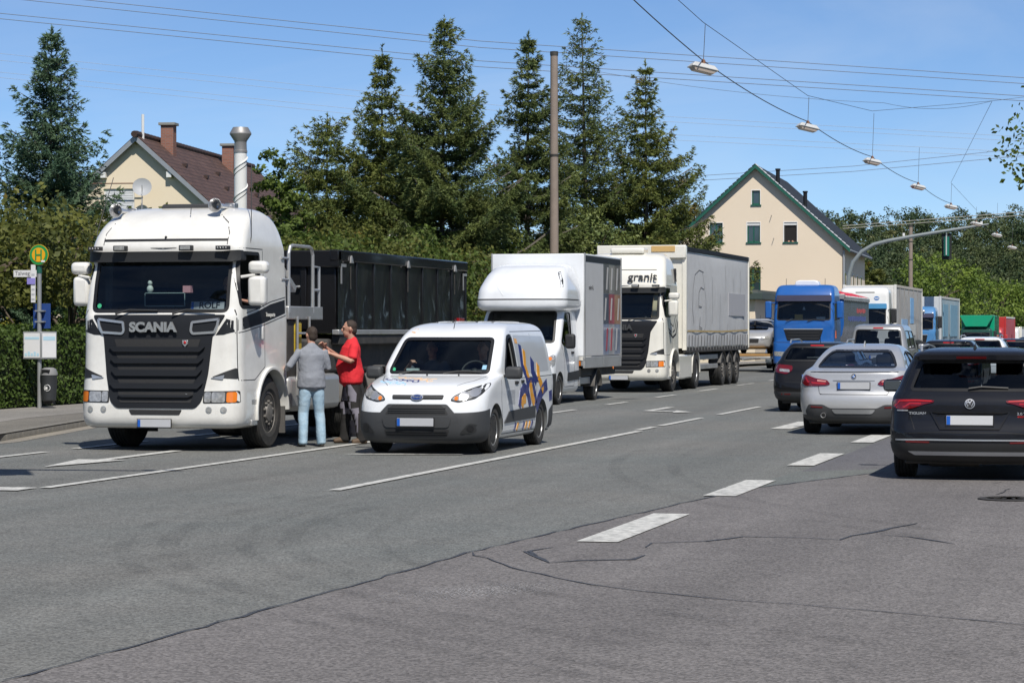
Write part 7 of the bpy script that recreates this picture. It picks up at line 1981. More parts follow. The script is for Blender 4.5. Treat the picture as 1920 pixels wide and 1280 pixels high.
def make_bmw():
    t = thing('silver_fastback', 'silver fastback car with low wide rear window, left of the black utility car', 'car', (-4.87, 41.1, 0))
    m = P_SILVER
    rows = [row(0.2, 0.7, 0.3, 4.5, 0.25, 0.25, 0.1, 0.1), row(0.25, 0.82, 0.1, 4.7, 0.3, 0.3, 0.12, 0.15), row(0.36, 0.88, 0.03, 4.78, 0.32, 0.3, 0.12, 0.15), row(0.5, 0.905, 0.0, 4.82, 0.34, 0.35, 0.12, 0.15), row(0.64, 0.91, 0.02, 4.82, 0.34, 0.35, 0.12, 0.15), row(0.72, 0.91, 0.06, 4.8, 0.32, 0.4, 0.1, 0.15),
            row(0.85, 0.905, 0.08, 4.6, 0.3, 0.4, 0.1, 0.15), row(0.95, 0.885, 0.1, 4.2, 0.3, 0.4, 0.1, 0.15), row(1.02, 0.85, 0.11, 3.7, 0.3, 0.35, 0.1, 0.15), row(1.05, 0.83, 0.14, 3.5, 0.3, 0.3, 0.1, 0.15), row(1.065, 0.81, 0.24, 3.45, 0.28, 0.3, 0.12, 0.15), row(1.1, 0.775, 0.42, 3.35, 0.26, 0.3, 0.16, 0.15), row(1.24, 0.71, 0.8, 3.1, 0.24, 0.25, 0.16, 0.14), row(1.37, 0.625, 1.2, 2.85, 0.22, 0.25, 0.14, 0.12),
            row(1.43, 0.57, 1.5, 2.65, 0.22, 0.22, 0.1, 0.1), row(1.465, 0.48, 1.75, 2.5, 0.2, 0.22, 0.08, 0.08), row(1.48, 0.36, 1.95, 2.35, 0.15, 0.2)]
    rear = rnd([(-0.65, 1.1), (0.65, 1.1), (0.57, 1.26), (0.47, 1.375), (-0.47, 1.375), (-0.57, 1.26)], 0.06)
    s1 = rnd([(1.1, 1.08), (1.5, 1.3), (2.1, 1.36), (2.1, 1.06)], 0.05); s2 = rnd([(2.17, 1.06), (2.17, 1.36), (2.6, 1.32), (3.15, 1.06)], 0.05)
    body, bv = car_base(t, rows, m, glass('glass_blueish', (0.34, 0.4, 0.48)), rear, [s1, s2], (0.92, 3.84), 0.335, 0.24, 0.23, 0.78, belt=0.76, top=1.4, depth=1.8, seat_y=2.2, seat_z=0.45)
    for s in (-1, 1):
        tl = [(0.38, 0.835), (0.44, 0.9), (0.62, 0.925), (0.8, 0.985), (0.86, 0.95), (0.87, 0.85), (0.8, 0.8), (0.6, 0.8), (0.44, 0.81)]
        h = patch('tail_light', M_REDL, t, bv, rnd(tl if s > 0 else mir(tl), 0.025), 'F', 0.014, 0.02, 0.05)
        patch('reverse_light', mat('lamp_pink', (0.6, 0.25, 0.22), 0.2, coat=1.0), h, bv, rnd([(s * 0.45, 0.885), (s * 0.6, 0.905), (s * 0.6, 0.875), (s * 0.45, 0.865)][::s], 0.008), 'F', 0.018, 0.01, 0.06)
        line('light_bar', M_REDB, h, bv, [(s * 0.46, 0.84), (s * 0.66, 0.85), (s * 0.76, 0.87), (s * 0.8, 0.94)], 0.025, 'F', 0.018, 0.01)
        patch('bumper_reflector', M_REDL, t, bv, rnd([(s * 0.5, 0.44), (s * 0.7, 0.45), (s * 0.7, 0.475), (s * 0.5, 0.465)][::s], 0.008), 'F', 0.014, 0.015, 0.08)
        mo = MB().box(s * 0.99 - 0.1, s * 0.99 + 0.1, 2.72, 2.85, 0.93, 1.06).obj('wing_mirror', m, t, 0.05)
        MB().box(s * 0.99 - 0.085, s * 0.99 + 0.085, 2.705, 2.718, 0.945, 1.045).obj('mirror_glass', MATS['mirror_face'], mo, 0.02)
        line('tailgate_gap', M_SEAL, t, bv, [(s * 0.58, 0.8), (s * 0.56, 0.68), (s * 0.5, 0.66)], 0.008, 'F', 0.002, 0.01)
        line('tailgate_gap', M_SEAL, t, bv, [(s * 0.72, 0.97), (s * 0.72, 1.04)], 0.008, 'F', 0.002, 0.01)
    line('bumper_gap', M_SEAL, t, bv, [(-0.55, 0.665), (0.55, 0.665)], 0.01, 'F', 0.002, 0.01)
    patch('tail_lip', m, t, bv, rnd([(-0.72, 1.035), (0.72, 1.035), (0.7, 1.06), (-0.7, 1.06)], 0.01), 'F', 0.03, 0.04, 0.08)
    patch('plate_recess', m, t, bv, rnd([(-0.4, 0.905), (0.4, 0.905), (0.34, 0.71), (-0.34, 0.71)], 0.03), 'F', -0.002, 0.01, 0.08)
    line('recess_edge', mat('silver_shade_trim', (0.25, 0.26, 0.27), 0.4, metal=0.5), t, bv, [(-0.34, 0.89), (0.34, 0.89)], 0.012, 'F', 0.006, 0.01)
    b = badge_ring(t, bv, 0.0, 0.96, 0.044, M_SEAL)
    for (a0, mm) in ((0, mat('badge_bmwblue', (0.03, 0.15, 0.5), 0.3)), (90, M_PLATEW), (180, MATS['badge_bmwblue']), (270, M_PLATEW)):
        patch('badge_quarter', mm, b, bv, [(0, 0.96)] + [(0.024 * math.cos(R(a0 + 15 * k)), 0.96 + 0.024 * math.sin(R(a0 + 15 * k))) for k in range(7)], 'F', 0.017, 0.006, 0.05)
    plate(t, 0, cast(bv, 'F', 0, 0.8).y - 0.012, 0.805)
    shell('bumper_lower', mat('diffuser_grey', (0.06, 0.062, 0.065), 0.5), t, SH[t.name], [((0, 0.5, 0), (0, 1, 0)), ((0, 0, 0.33), (0, 0, 1))], 0.007)
    patch('diffuser', MATS['diffuser_grey'], t, bv, rnd([(-0.76, 0.3), (0.76, 0.3), (0.8, 0.38), (0.74, 0.5), (0.5, 0.5), (0.38, 0.44), (-0.38, 0.44), (-0.5, 0.5), (-0.74, 0.5), (-0.8, 0.38)], 0.03), 'F', 0.009, 0.02, 0.06)
    patch('diffuser_insert', P_GREYS, t, bv, rnd([(-0.36, 0.42), (0.36, 0.42), (0.3, 0.35), (-0.3, 0.35)], 0.03), 'F', 0.016, 0.02, 0.08)
    e = MB().lathe([(0.03, 0.1), (0.034, 0.0), (0.042, -0.01), (0.042, 0.15)], (0, 0, 0), 'y', 16).obj('exhaust_tip', M_CHR, t); e.location = (-0.49, 0.03, 0.325)
    MB().box(-0.75, 0.75, 0.25, 4.3, 0.18, 0.24).obj('underbody', M_CHAS, t, 0.02)
    MB().add([(-0.015, 1.55, 1.44), (0.015, 1.55, 1.44), (0.015, 1.75, 1.47), (-0.015, 1.75, 1.47), (-0.004, 1.66, 1.53), (0.004, 1.66, 1.53), (0.004, 1.72, 1.53), (-0.004, 1.72, 1.53)], [[0, 3, 2, 1], [4, 5, 6, 7], [0, 1, 5, 4], [1, 2, 6, 5], [2, 3, 7, 6], [3, 0, 4, 7]]).obj('shark_fin_aerial', m, t, 0.006)
    return t
make_bmw()
def generic_car(name, label, loc, m, H=1.45, L=4.4, hw=0.88, est=0.25, light=M_REDL, gl=None, group=None, rails=False, wide=True, oncoming=False):
    """hatchback or estate from behind; est = how upright the tail is (y of the roof's rear edge)"""
    t = thing(name, label, 'car', loc, 0, group)
    b = H - 0.43
    rows = [row(0.2, 0.68, 0.3, L - 0.3, 0.25, 0.25, 0.1, 0.1), row(0.28, 0.84, 0.06, L - 0.06, 0.28, 0.3, 0.12, 0.15), row(0.45, hw, 0.0, L, 0.3, 0.35, 0.12, 0.15), row(0.62, hw + 0.01, 0.03, L, 0.3, 0.35, 0.1, 0.15), row(0.8, hw + 0.005, 0.1, L - 0.15, 0.28, 0.4, 0.1, 0.15), row(b - 0.1, hw - 0.01, 0.13, L - 0.5, 0.28, 0.4, 0.1, 0.15),
            row(b, hw - 0.05, 0.18, L - 1.1, 0.26, 0.35, 0.12, 0.15), row(b + 0.05, hw - 0.09, 0.22, L - 1.3, 0.25, 0.3, 0.12, 0.15), row(b + 0.2, hw - 0.16, 0.22 + est * 0.5, L - 1.6, 0.22, 0.25, 0.12, 0.14), row(H - 0.1, hw - 0.25, 0.22 + est, L - 1.9, 0.2, 0.25, 0.12, 0.12),
            row(H - 0.05, hw - 0.3, 0.24 + est, L - 2.05, 0.2, 0.22, 0.1, 0.1), row(H - 0.015, hw - 0.38, 0.45 + est, L - 2.2, 0.2, 0.2, 0.08, 0.08), row(H, hw - 0.5, 0.7 + est, L - 2.4, 0.15, 0.2)]
    rear = rnd([(-hw + 0.2, b + 0.04), (hw - 0.2, b + 0.04), (hw - 0.31, H - 0.1), (-hw + 0.31, H - 0.1)], 0.07)
    s1 = rnd([(0.9 + est, b + 0.04), (1.1 + est, H - 0.1), (2.1, H - 0.08), (2.1, b + 0.04)], 0.05); s2 = rnd([(2.18, b + 0.04), (2.18, H - 0.08), (max(2.35, L - 2.0), H - 0.1), (max(2.6, L - 1.45), b + 0.06)], 0.05)
    body, bv = car_base(t, rows, m, gl or glass('glass_privacy', (0.3, 0.34, 0.37)), rear, [s1, s2], (0.85, L - 0.9), 0.32, 0.21, 0.21, 0.74, belt=0.7, top=H - 0.09, depth=1.2, step=0.06, seat_z=0.45)
    for s in (-1, 1):
        tl = [(hw - 0.42, b - 0.06), (hw - 0.1, b - 0.03), (hw - 0.04, b - 0.1), (hw - 0.05, b - 0.2), (hw - 0.3, b - 0.24), (hw - 0.42, b - 0.16)]
        h = patch('tail_light', light, t, bv, rnd(tl if s > 0 else mir(tl), 0.04), 'F', 0.014, 0.02, 0.06)
        patch('reverse_light', M_LENS, h, bv, rnd([(s * (hw - 0.36), b - 0.14), (s * (hw - 0.14), b - 0.12), (s * (hw - 0.14), b - 0.18), (s * (hw - 0.36), b - 0.2)][::s], 0.02), 'F', 0.018, 0.01, 0.06)
        patch('bumper_reflector', M_REDL, t, bv, [(s * 0.5, 0.36), (s * 0.7, 0.36), (s * 0.7, 0.39), (s * 0.5, 0.39)][::s], 'F', 0.01, 0.01, 0.1)
        mo = MB().box(s * 0.99 - 0.11, s * 0.99 + 0.11, L - 1.75, L - 1.62, b - 0.07, b + 0.08).obj('wing_mirror', m, t, 0.05)
        MB().box(s * 0.99 - 0.09, s * 0.99 + 0.09, L - 1.765, L - 1.752, b - 0.05, b + 0.06).obj('mirror_glass', MATS['mirror_face'], mo, 0.02)
        if rails: tubep('roof_rail', M_TRIM, t, [(s * (hw - 0.3), 0.4 + est, H - 0.03), (s * (hw - 0.29), 0.55 + est, H + 0.04), (s * (hw - 0.3), 2.0, H + 0.05), (s * (hw - 0.32), 2.3, H - 0.0)], 0.016, 6)
    patch('brake_light', M_REDB, t, bv, rnd([(-0.14, H - 0.085), (0.14, H - 0.085), (0.14, H - 0.06), (-0.14, H - 0.06)], 0.006), 'F', 0.014, 0.02, 0.1)
    shell('bumper_lower', M_PLG, t, SH[t.name], [((0, 0.46, 0), (0, 1, 0)), ((0, 0, 0.42), (0, 0, 1))], 0.006)
    line('tailgate_gap', M_SEAL, t, bv, [(-0.62, 0.62), (0.62, 0.62)], 0.01, 'F', 0.002, 0.01)
    plate(t, 0, cast(bv, 'F', 0, 0.72).y - 0.012, 0.73)
    MB().box(-0.7, 0.7, 0.25, L - 0.4, 0.18, 0.24).obj('underbody', M_CHAS, t, 0.02)
    tubep('aerial', M_PLA, t, [(0.0, 0.75 + est, H - 0.01), (0.0, 0.65 + est, H + 0.14)], 0.007, 5)
    patch('windscreen', G_TRUCK, t, bv, rnd([(-0.62, b + 0.02), (0.62, b + 0.02), (0.55, H - 0.13), (-0.55, H - 0.13)], 0.06), 'B', -0.01, 0.006, 0.1)
    if oncoming:
        for s in (-1, 1):
            hl = rnd([(s * 0.45, 0.68), (s * 0.78, 0.74), (s * 0.8, 0.62), (s * 0.5, 0.58)][::s], 0.03)
            patch('headlight', M_LENS, t, bv, hl, 'B', 0.012, 0.02, 0.06)
        patch('grille', M_MESH, t, bv, rnd([(-0.38, 0.45), (0.38, 0.45), (0.4, 0.62), (-0.4, 0.62)], 0.03), 'B', 0.01, 0.02, 0.08)
        t.rotation_euler = (0, 0, math.pi); t.location.y += L
    return t, bv
GC = 'cars queuing away from the camera'
mg, mbv = generic_car('black_estate', 'black estate car with roof rails and oval tail lights, left of the silver fastback', (-7.02, 52.4, 0), P_BLACK, 1.46, 4.5, 0.89, 0.3, M_REDL, rails=True, group=GC)
def make_t5():
    t = thing('silver_van', 'tall silver passenger van with large rear window, behind the silver fastback', 'van', (-8.75, 80.3, 0))
    m = P_GREYS
    rows = [row(0.25, 0.8, 0.15, 4.7, 0.2, 0.2, 0.08, 0.1), row(0.35, 0.92, 0.02, 4.85, 0.22, 0.3, 0.08, 0.1), row(0.6, 0.95, 0.0, 4.89, 0.22, 0.3, 0.08, 0.1), row(0.68, 0.95, 0.05, 4.89, 0.2, 0.3, 0.07, 0.1), row(0.95, 0.945, 0.08, 4.6, 0.18, 0.3, 0.07, 0.1), row(1.1, 0.925, 0.11, 3.9, 0.18, 0.3, 0.07, 0.1), row(1.4, 0.87, 0.17, 3.5, 0.18, 0.25, 0.07, 0.1), row(1.7, 0.8, 0.24, 3.1, 0.18, 0.2, 0.07, 0.1), row(1.8, 0.76, 0.29, 2.9, 0.18, 0.2, 0.07, 0.1), row(1.86, 0.69, 0.42, 2.75, 0.2, 0.2, 0.06), row(1.89, 0.55, 0.65, 2.5, 0.2, 0.2)]
    rear = rnd([(-0.77, 1.0), (0.77, 1.0), (0.69, 1.72), (-0.69, 1.72)], 0.09)
    s1 = rnd([(0.5, 1.14), (0.62, 1.68), (1.7, 1.68), (1.7, 1.12)], 0.06); s2 = rnd([(1.8, 1.12), (1.8, 1.68), (2.85, 1.66), (3.0, 1.12)], 0.06)
    body, bv = car_base(t, rows, m, glass('glass_privacy', (0.3, 0.34, 0.37)), rear, [s1, s2], (0.9, 3.9), 0.34, 0.23, 0.22, 0.8, belt=0.8, top=1.78, depth=1.0, step=0.07, seat_z=0.8)
    patch('brake_light', M_REDB, t, bv, rnd([(-0.16, 1.755), (0.16, 1.755), (0.16, 1.79), (-0.16, 1.79)], 0.01), 'F', 0.014, 0.02, 0.1)
    for s in (-1, 1):
        tl = rnd([(0.78, 1.0), (0.91, 1.0), (0.93, 0.7), (0.8, 0.7)], 0.03)
        patch('tail_light', M_REDL, t, bv, tl if s > 0 else mir(tl), 'F', 0.012, 0.02, 0.06)
        MB().box(s * 1.06 - 0.1, s * 1.06 + 0.1, 3.4, 3.52, 1.05, 1.25).obj('wing_mirror', m, t, 0.05)
    plate(t, 0, 0.03, 0.85)
    shell('bumper_lower', M_PLG, t, SH[t.name], [((0, 0.5, 0), (0, 1, 0)), ((0, 0, 0.5), (0, 0, 1))], 0.006)
make_t5()
generic_car('dark_car', 'dark blue-black hatchback whose roof shows just left of the black utility car roof', (-5.45, 66.5, 0), P_DKBLUE, 1.45, 4.3, 0.88, 0.35, group=GC)
generic_car('white_estate', 'white estate car partly hidden behind the dark hatchback', (-5.35, 77.0, 0), P_WHITE2, 1.5, 4.5, 0.88, 0.2, rails=True, group=GC)
generic_car('dark_car', 'dark saloon whose roof shows above the right half of the black utility car', (-4.9, 85.0, 0), P_DKBLUE, 1.42, 4.5, 0.88, 0.5, group=GC)
generic_car('dark_car', 'dark car at the right picture edge behind the dark saloon', (-4.7, 97.0, 0), P_BLACK, 1.45, 4.5, 0.88, 0.35, group=GC)
# transporter trailer with a silver car, and the small car behind it
def make_cartrailer():
    t = thing('car_trailer', 'low wooden-decked car trailer with red straps behind the grey curtain trailer', 'trailer', (-16.6, 103.5, gz(104)))
    MB().box(-1.05, 1.05, 0, 4.6, 0.62, 0.72).obj('deck', mat('deck_wood', (0.38, 0.22, 0.08), 0.8, var=0.3), t, 0.01)
    MB().box(-1.08, 1.08, -0.02, 4.62, 0.5, 0.61).obj('frame', M_ALU, t, 0.01)
    for y in (1.6, 2.35):
        for s in (-1, 1):
            wheel(t, s * 0.9, y, 0.3, 0.2, 0.18, 'steel'); fender(t, y, 0.3, 0.36, s * 0.78, s * 1.05, M_MUD, 10, 170, 0.02, 'mudguard')
    for y in (0.6, 3.4): tubep('strap', M_REDB, t, [(1.0, y, 0.7), (1.02, y + 0.1, 1.15)], 0.025, 5)
    tubep('drawbar', M_ALU, t, [(-0.5, 0.0, 0.55), (0, -1.2, 0.5)], 0.05, 6)
    tubep('drawbar', M_ALU, t, [(0.5, 0.0, 0.55), (0, -1.2, 0.5)], 0.05, 6)
make_cartrailer()
generic_car('silver_estate', 'silver car strapped on the low trailer behind the grey curtain trailer', (-16.6, 103.8, 0.725 + gz(104)), P_SILVER, 1.45, 4.0, 0.85, 0.3, oncoming=True)
generic_car('small_silver_car', 'pale silver-blue small car between the loaded trailer and the blue tractor', (-16.4, 112.0, gz(114)), paint('pale_blue_silver', (0.36, 0.42, 0.48), flake=0.5), 1.5, 4.0, 0.85, 0.3, oncoming=True)
# ------------------------------------------------------------------ houses
def wallmat(name, col, dirt):
    return mat(name, col, 0.9, var=0.06, vscale=0.7, bump=0.25, bscale=40, dirt=dirt, dscale=0.35, damt=0.35)
def tilemat(name, col, var, pitch=0.33):
    """roof tiles too far off to part: courses and rolls as relief"""
    m = bpy.data.materials.new(name); m.use_nodes = True
    nt = m.node_tree; p = nt.nodes['Principled BSDF']; p.inputs['Roughness'].default_value = 0.7
    tc = nd(nt, 'ShaderNodeTexCoord')
    br = nd(nt, 'ShaderNodeTexBrick'); br.offset = 0.5
    br.inputs['Color1'].default_value = tuple(col) + (1,); br.inputs['Color2'].default_value = tuple(c * var for c in col) + (1,); br.inputs['Mortar'].default_value = tuple(c * 0.35 for c in col) + (1,)
    br.inputs['Scale'].default_value = 1; br.inputs['Mortar Size'].default_value = 0.03; br.inputs['Brick Width'].default_value = 0.3; br.inputs['Row Height'].default_value = pitch
    nt.links.new(tc.outputs['UV'], br.inputs['Vector'])
    no = nd(nt, 'ShaderNodeTexNoise'); no.inputs['Scale'].default_value = 1.2; no.inputs['Detail'].default_value = 6; nt.links.new(tc.outputs['Object'], no.inputs['Vector'])
    mr = nd(nt, 'ShaderNodeMapRange'); mr.inputs[3].default_value = 0.65; mr.inputs[4].default_value = 1.35; nt.links.new(no.outputs[0], mr.inputs[0])
    mu = nd(nt, 'ShaderNodeMixRGB', blend_type='MULTIPLY'); mu.inputs[0].default_value = 1; nt.links.new(br.outputs[0], mu.inputs[1]); nt.links.new(mr.outputs[0], mu.inputs[2])
    nt.links.new(mu.outputs[0], p.inputs['Base Color'])
    b = nd(nt, 'ShaderNodeBump'); b.inputs['Distance'].default_value = 0.05; b.inputs['Strength'].default_value = 0.8; nt.links.new(br.outputs['Fac'], b.inputs['Height']); b.invert = True
    nt.links.new(b.outputs[0], p.inputs['Normal'])
    return m
def roof_slab(t, name, m, side, hw, eave, ridge, y0, y1, over=0.45, th=0.2):
    """one pitched slab with UVs in metres"""
    sl = (ridge - eave) / hw
    xe, ze = side * (hw + over), eave - over * sl
    L = math.hypot(hw + over, ridge - ze)
    v = [(0, y0, ridge + th), (xe, y0, ze + th), (xe, y1, ze + th), (0, y1, ridge + th), (0, y0, ridge), (xe, y0, ze), (xe, y1, ze), (0, y1, ridge)]
    f = [[0, 1, 2, 3], [7, 6, 5, 4], [0, 4, 5, 1], [1, 5, 6, 2], [2, 6, 7, 3]]
    me = bpy.data.meshes.new(name); me.from_pydata(v, [], f)
    uv = me.uv_layers.new(name='uv')
    co = {0: (y0, 0), 1: (y0, L), 2: (y1, L), 3: (y1, 0), 4: (y0, 0), 5: (y0, L), 6: (y1, L), 7: (y1, 0)}
    for l in me.loops: uv.data[l.index].uv = co[l.vertex_index]
    bm = bmesh.new(); bm.from_mesh(me); bmesh.ops.recalc_face_normals(bm, faces=bm.faces); bm.to_mesh(me); bm.free()
    return ob(name, finish(me, m, None), t)
def window(t, x, z, w, h, frame_m, glass_m, y=0.0, mull=True, sill=None, blind=None, reveal=None):
    f = MB()
    fw = 0.08
    for (a, b, c, d) in ((-w / 2, -w / 2 + fw, 0, h), (w / 2 - fw, w / 2, 0, h), (-w / 2, w / 2, 0, fw), (-w / 2, w / 2, h - fw, h)): f.box(x + a, x + b, y + 0.08, y + 0.16, z + c, z + d)
    if mull: f.box(x - 0.04, x + 0.04, y + 0.08, y + 0.16, z, z + h)
    o = f.obj('window', frame_m, t)
    MB().box(x - w / 2 + 0.05, x + w / 2 - 0.05, y + 0.115, y + 0.13, z + 0.05, z + h - 0.05).obj('pane', glass_m, o)
    if sill: MB().box(x - w / 2 - 0.08, x + w / 2 + 0.08, y - 0.07, y + 0.1, z - 0.09, z - 0.003).obj('sill', sill, o)
    if blind: MB().box(x - w / 2, x + w / 2, y + 0.03, y + 0.07, z + h - blind, z + h).obj('blind', mat('blind_white', (0.62, 0.62, 0.6), 0.6), o)
    if reveal:
        r = MB()
        for (a, b, c, d) in ((-w / 2 - 0.06, -w / 2, -0.0, h + 0.06), (w / 2, w / 2 + 0.04, -0.0, h + 0.06), (-w / 2, w / 2, h, h + 0.06)): r.box(x + a, x + b, y - 0.015, y + 0.06, z + c, z + d)
        r.obj('surround', reveal, o)
    return o
M_PANE = mat('window_pane', (0.03, 0.05, 0.055), 0.06, var=0.3, vscale=1.0, coat=1.0)
def gable_house(name, label, loc, rz, hw, eave, ridge, length, wall_m, holes, roof_m, over=0.45, gable_over=0.4):
    t = thing(name, label, 'house', loc, rz)
    w = MB().prism([(-hw, 0), (hw, 0), (hw, eave), (0, ridge - 0.02), (-hw, eave)], 'y', 0, length)
    me = w.mesh('wall', wall_m, None); me.materials.append(wall_m)
    cuts = MB()
    for (x, z, a, b) in holes: cuts.box(x - a / 2, x + a / 2, -0.5, 0.3, z, z + b)
    if holes: me = carve(me, [cuts], 30)
    else: finish(me, None, 30)
    ob('wall', me, t)
    for s in (-1, 1): roof_slab(t, 'roof', roof_m, s, hw, eave, ridge, -gable_over, length + 0.3, over)
    return t
W_CREAM = wallmat('render_cream', (0.72, 0.61, 0.47), (0.6, 0.5, 0.38))
W_YEL = wallmat('render_yellow', (0.72, 0.62, 0.46), (0.6, 0.52, 0.38))
T_BLACK = tilemat('tiles_black', (0.022, 0.026, 0.032), 0.7)
T_BROWN = tilemat('tiles_brown', (0.12, 0.066, 0.05), 0.65)
F_GREEN = mat('frame_green', (0.012, 0.09, 0.06), 0.45, var=0.1)
F_WHITE = mat('frame_white', (0.68, 0.68, 0.66), 0.5, var=0.05)
def cream_house():
    win = [(-2.55, 7.75, 0.82, 1.25), (-0.15, 7.75, 0.82, 1.25), (2.2, 7.75, 0.82, 1.25), (0.0, 10.15, 0.52, 0.9), (-0.2, 4.55, 1.0, 1.6)]
    t = gable_house('cream_house', 'tall cream house with green trimmed gable and black tiled roof', (-25.15, 160.0, gz(165)), R(2.3), 5.5, 7.55, 12.5, 19, W_CREAM, win, T_BLACK, 0.5, 0.35)
    white = mat('surround_white', (0.72, 0.7, 0.66), 0.8)
    window(t, -2.55, 7.75, 0.82, 1.25, F_GREEN, M_PANE, sill=F_GREEN, reveal=white)
    window(t, -0.15, 7.75, 0.82, 1.25, F_GREEN, M_PANE, sill=F_GREEN, blind=0.18, reveal=white)
    o = window(t, 2.2, 7.75, 0.82, 1.25, mat('frame_dark_open', (0.02, 0.02, 0.018), 0.6), mat('room_dark', (0.012, 0.01, 0.009), 0.9), mull=False, sill=F_GREEN, blind=0.18, reveal=white)
    window(t, 0.0, 10.15, 0.52, 0.9, F_GREEN, M_PANE, mull=False, sill=F_GREEN, reveal=white)
    window(t, -0.2, 4.55, 1.0, 1.6, F_GREEN, M_PANE, sill=F_GREEN)
    sl = (12.5 - 7.55) / 5.5
    for s in (-1, 1):
        v = []
        for (x, z) in ((0, 12.5), (s * 6.0, 12.5 - 6.0 * sl)):
            v += [(x, -0.36, z - 0.05), (x, -0.36, z + 0.2), (x, -0.32, z + 0.2), (x, -0.32, z - 0.05)]
        MB().add([(a, b - 0.04, c) for a, b, c in v], [[0, 1, 5, 4], [1, 2, 6, 5], [2, 3, 7, 6], [3, 0, 4, 7], [0, 3, 2, 1], [4, 5, 6, 7]]).obj('barge_board', F_GREEN, t, smooth=None)
        n = 24
        vt = mat('verge_tile', (0.62, 0.63, 0.64) if s > 0 else (0.06, 0.065, 0.07), 0.35) if s > 0 else mat('verge_tile_dark', (0.03, 0.034, 0.04), 0.4)  # sunlight painted into the right-hand verge tiles: pale, the left ones dark
        for k in range(n):
            x0 = s * 6.0 * k / n; x1 = s * 6.0 * (k + 0.85) / n
            z0, z1 = 12.71 - abs(x0) * sl, 12.71 - abs(x1) * sl
            MB().add([(x0, -0.42, z0), (x1, -0.42, z1), (x1, -0.42, z1 + 0.09), (x0, -0.42, z0 + 0.05), (x0, -0.2, z0), (x1, -0.2, z1), (x1, -0.2, z1 + 0.09), (x0, -0.2, z0 + 0.05)], [[0, 1, 2, 3], [7, 6, 5, 4], [3, 2, 6, 7], [0, 4, 5, 1], [1, 5, 6, 2], [0, 3, 7, 4]]).obj('verge_tile', vt, t, smooth=None)
    for (x, y) in ((1.3, 0.9), (2.7, 4.5)):
        z = 12.6 - x * sl
        MB().lathe([(0.13, z), (0.13, z + 0.95), (0.17, z + 0.95), (0.17, z + 1.05), (0, z + 1.05)], (x, y, 0), 'z', 12).obj('vent_pipe', M_GRIL, t)
    tubep('down_pipe', mat('zinc', (0.35, 0.36, 0.37), 0.5, metal=0.4), t, [(5.58, -0.06, 7.2), (5.58, -0.06, 0.0)], 0.07, 8)
    tubep('gutter', MATS['zinc'], t, [(5.95, -0.3, 7.2), (5.95, 19.2, 7.2)], 0.08, 8)
    for k in range(5):
        y = 1.6 + 3.4 * k
        f = MB().box(5.47, 5.52, y - 0.5, y + 0.5, 4.2, 5.9).obj('side_window', F_WHITE, t)
        MB().box(5.515, 5.535, y - 0.4, y + 0.4, 4.3, 5.8).obj('pane', M_PANE, f)
    for (x, z) in ((1.0, 9.45), (1.15, 8.0)):
        tubep('wire_hook', M_STL, t, [(x, 0, z), (x, -0.3, z - 0.02)], 0.02, 5)
    # flat-roofed annex in front
    a = thing('flat_annex', 'low cream annex with dark green flat roof edge beside the cream house', 'building', (-28.5, 146.0, gz(150)))
    MB().box(-4, 5.5, 0, 12, 0, 3.75).obj('wall', W_CREAM, a, 0.01)
    MB().box(-4.3, 6.0, -0.5, 12.3, 3.75, 4.15).obj('roof', mat('roof_edge_green', (0.04, 0.06, 0.055), 0.6), a, 0.02)
    MB().box(-4.1, 5.7, -0.3, 12.1, 4.15, 4.3).obj('roof_gravel', mat('roof_felt', (0.1, 0.11, 0.1), 0.9), a)
    f = MB().box(3.6, 4.6, -0.03, 0.03, 0, 2.2).obj('door', F_WHITE, a); MB().box(3.75, 4.45, -0.05, -0.03, 1.1, 2.05).obj('pane', M_PANE, f)
    return t
ch = cream_house()
p_ = sitter(ch, 2.2, 0.55, gz(165) + 7.75, mat('shirt_pale', (0.5, 0.45, 0.4), 0.9), label='person looking out of the open right-hand gable window of the cream house', arm=(((0.24, -0.1, 0.2), (0.2, -0.3, 0.06)), ((-0.24, -0.1, 0.2), (-0.2, -0.3, 0.06))))
def brick_mat():
    m = bpy.data.materials.new('chimney_brick'); m.use_nodes = True
    nt = m.node_tree; p = nt.nodes['Principled BSDF']; p.inputs['Roughness'].default_value = 0.85
    tc = nd(nt, 'ShaderNodeTexCoord'); mp = nd(nt, 'ShaderNodeMapping'); mp.inputs['Rotation'].default_value = (R(90), 0, 0)
    br = nd(nt, 'ShaderNodeTexBrick'); br.inputs['Color1'].default_value = (0.28, 0.11, 0.07, 1); br.inputs['Color2'].default_value = (0.22, 0.085, 0.055, 1); br.inputs['Mortar'].default_value = (0.2, 0.16, 0.14, 1)
    br.inputs['Scale'].default_value = 1; br.inputs['Brick Width'].default_value = 0.24; br.inputs['Row Height'].default_value = 0.08; br.inputs['Mortar Size'].default_value = 0.012
    nt.links.new(tc.outputs['Object'], mp.inputs[0]); nt.links.new(mp.outputs[0], br.inputs['Vector']); nt.links.new(br.outputs[0], p.inputs['Base Color'])
    return m
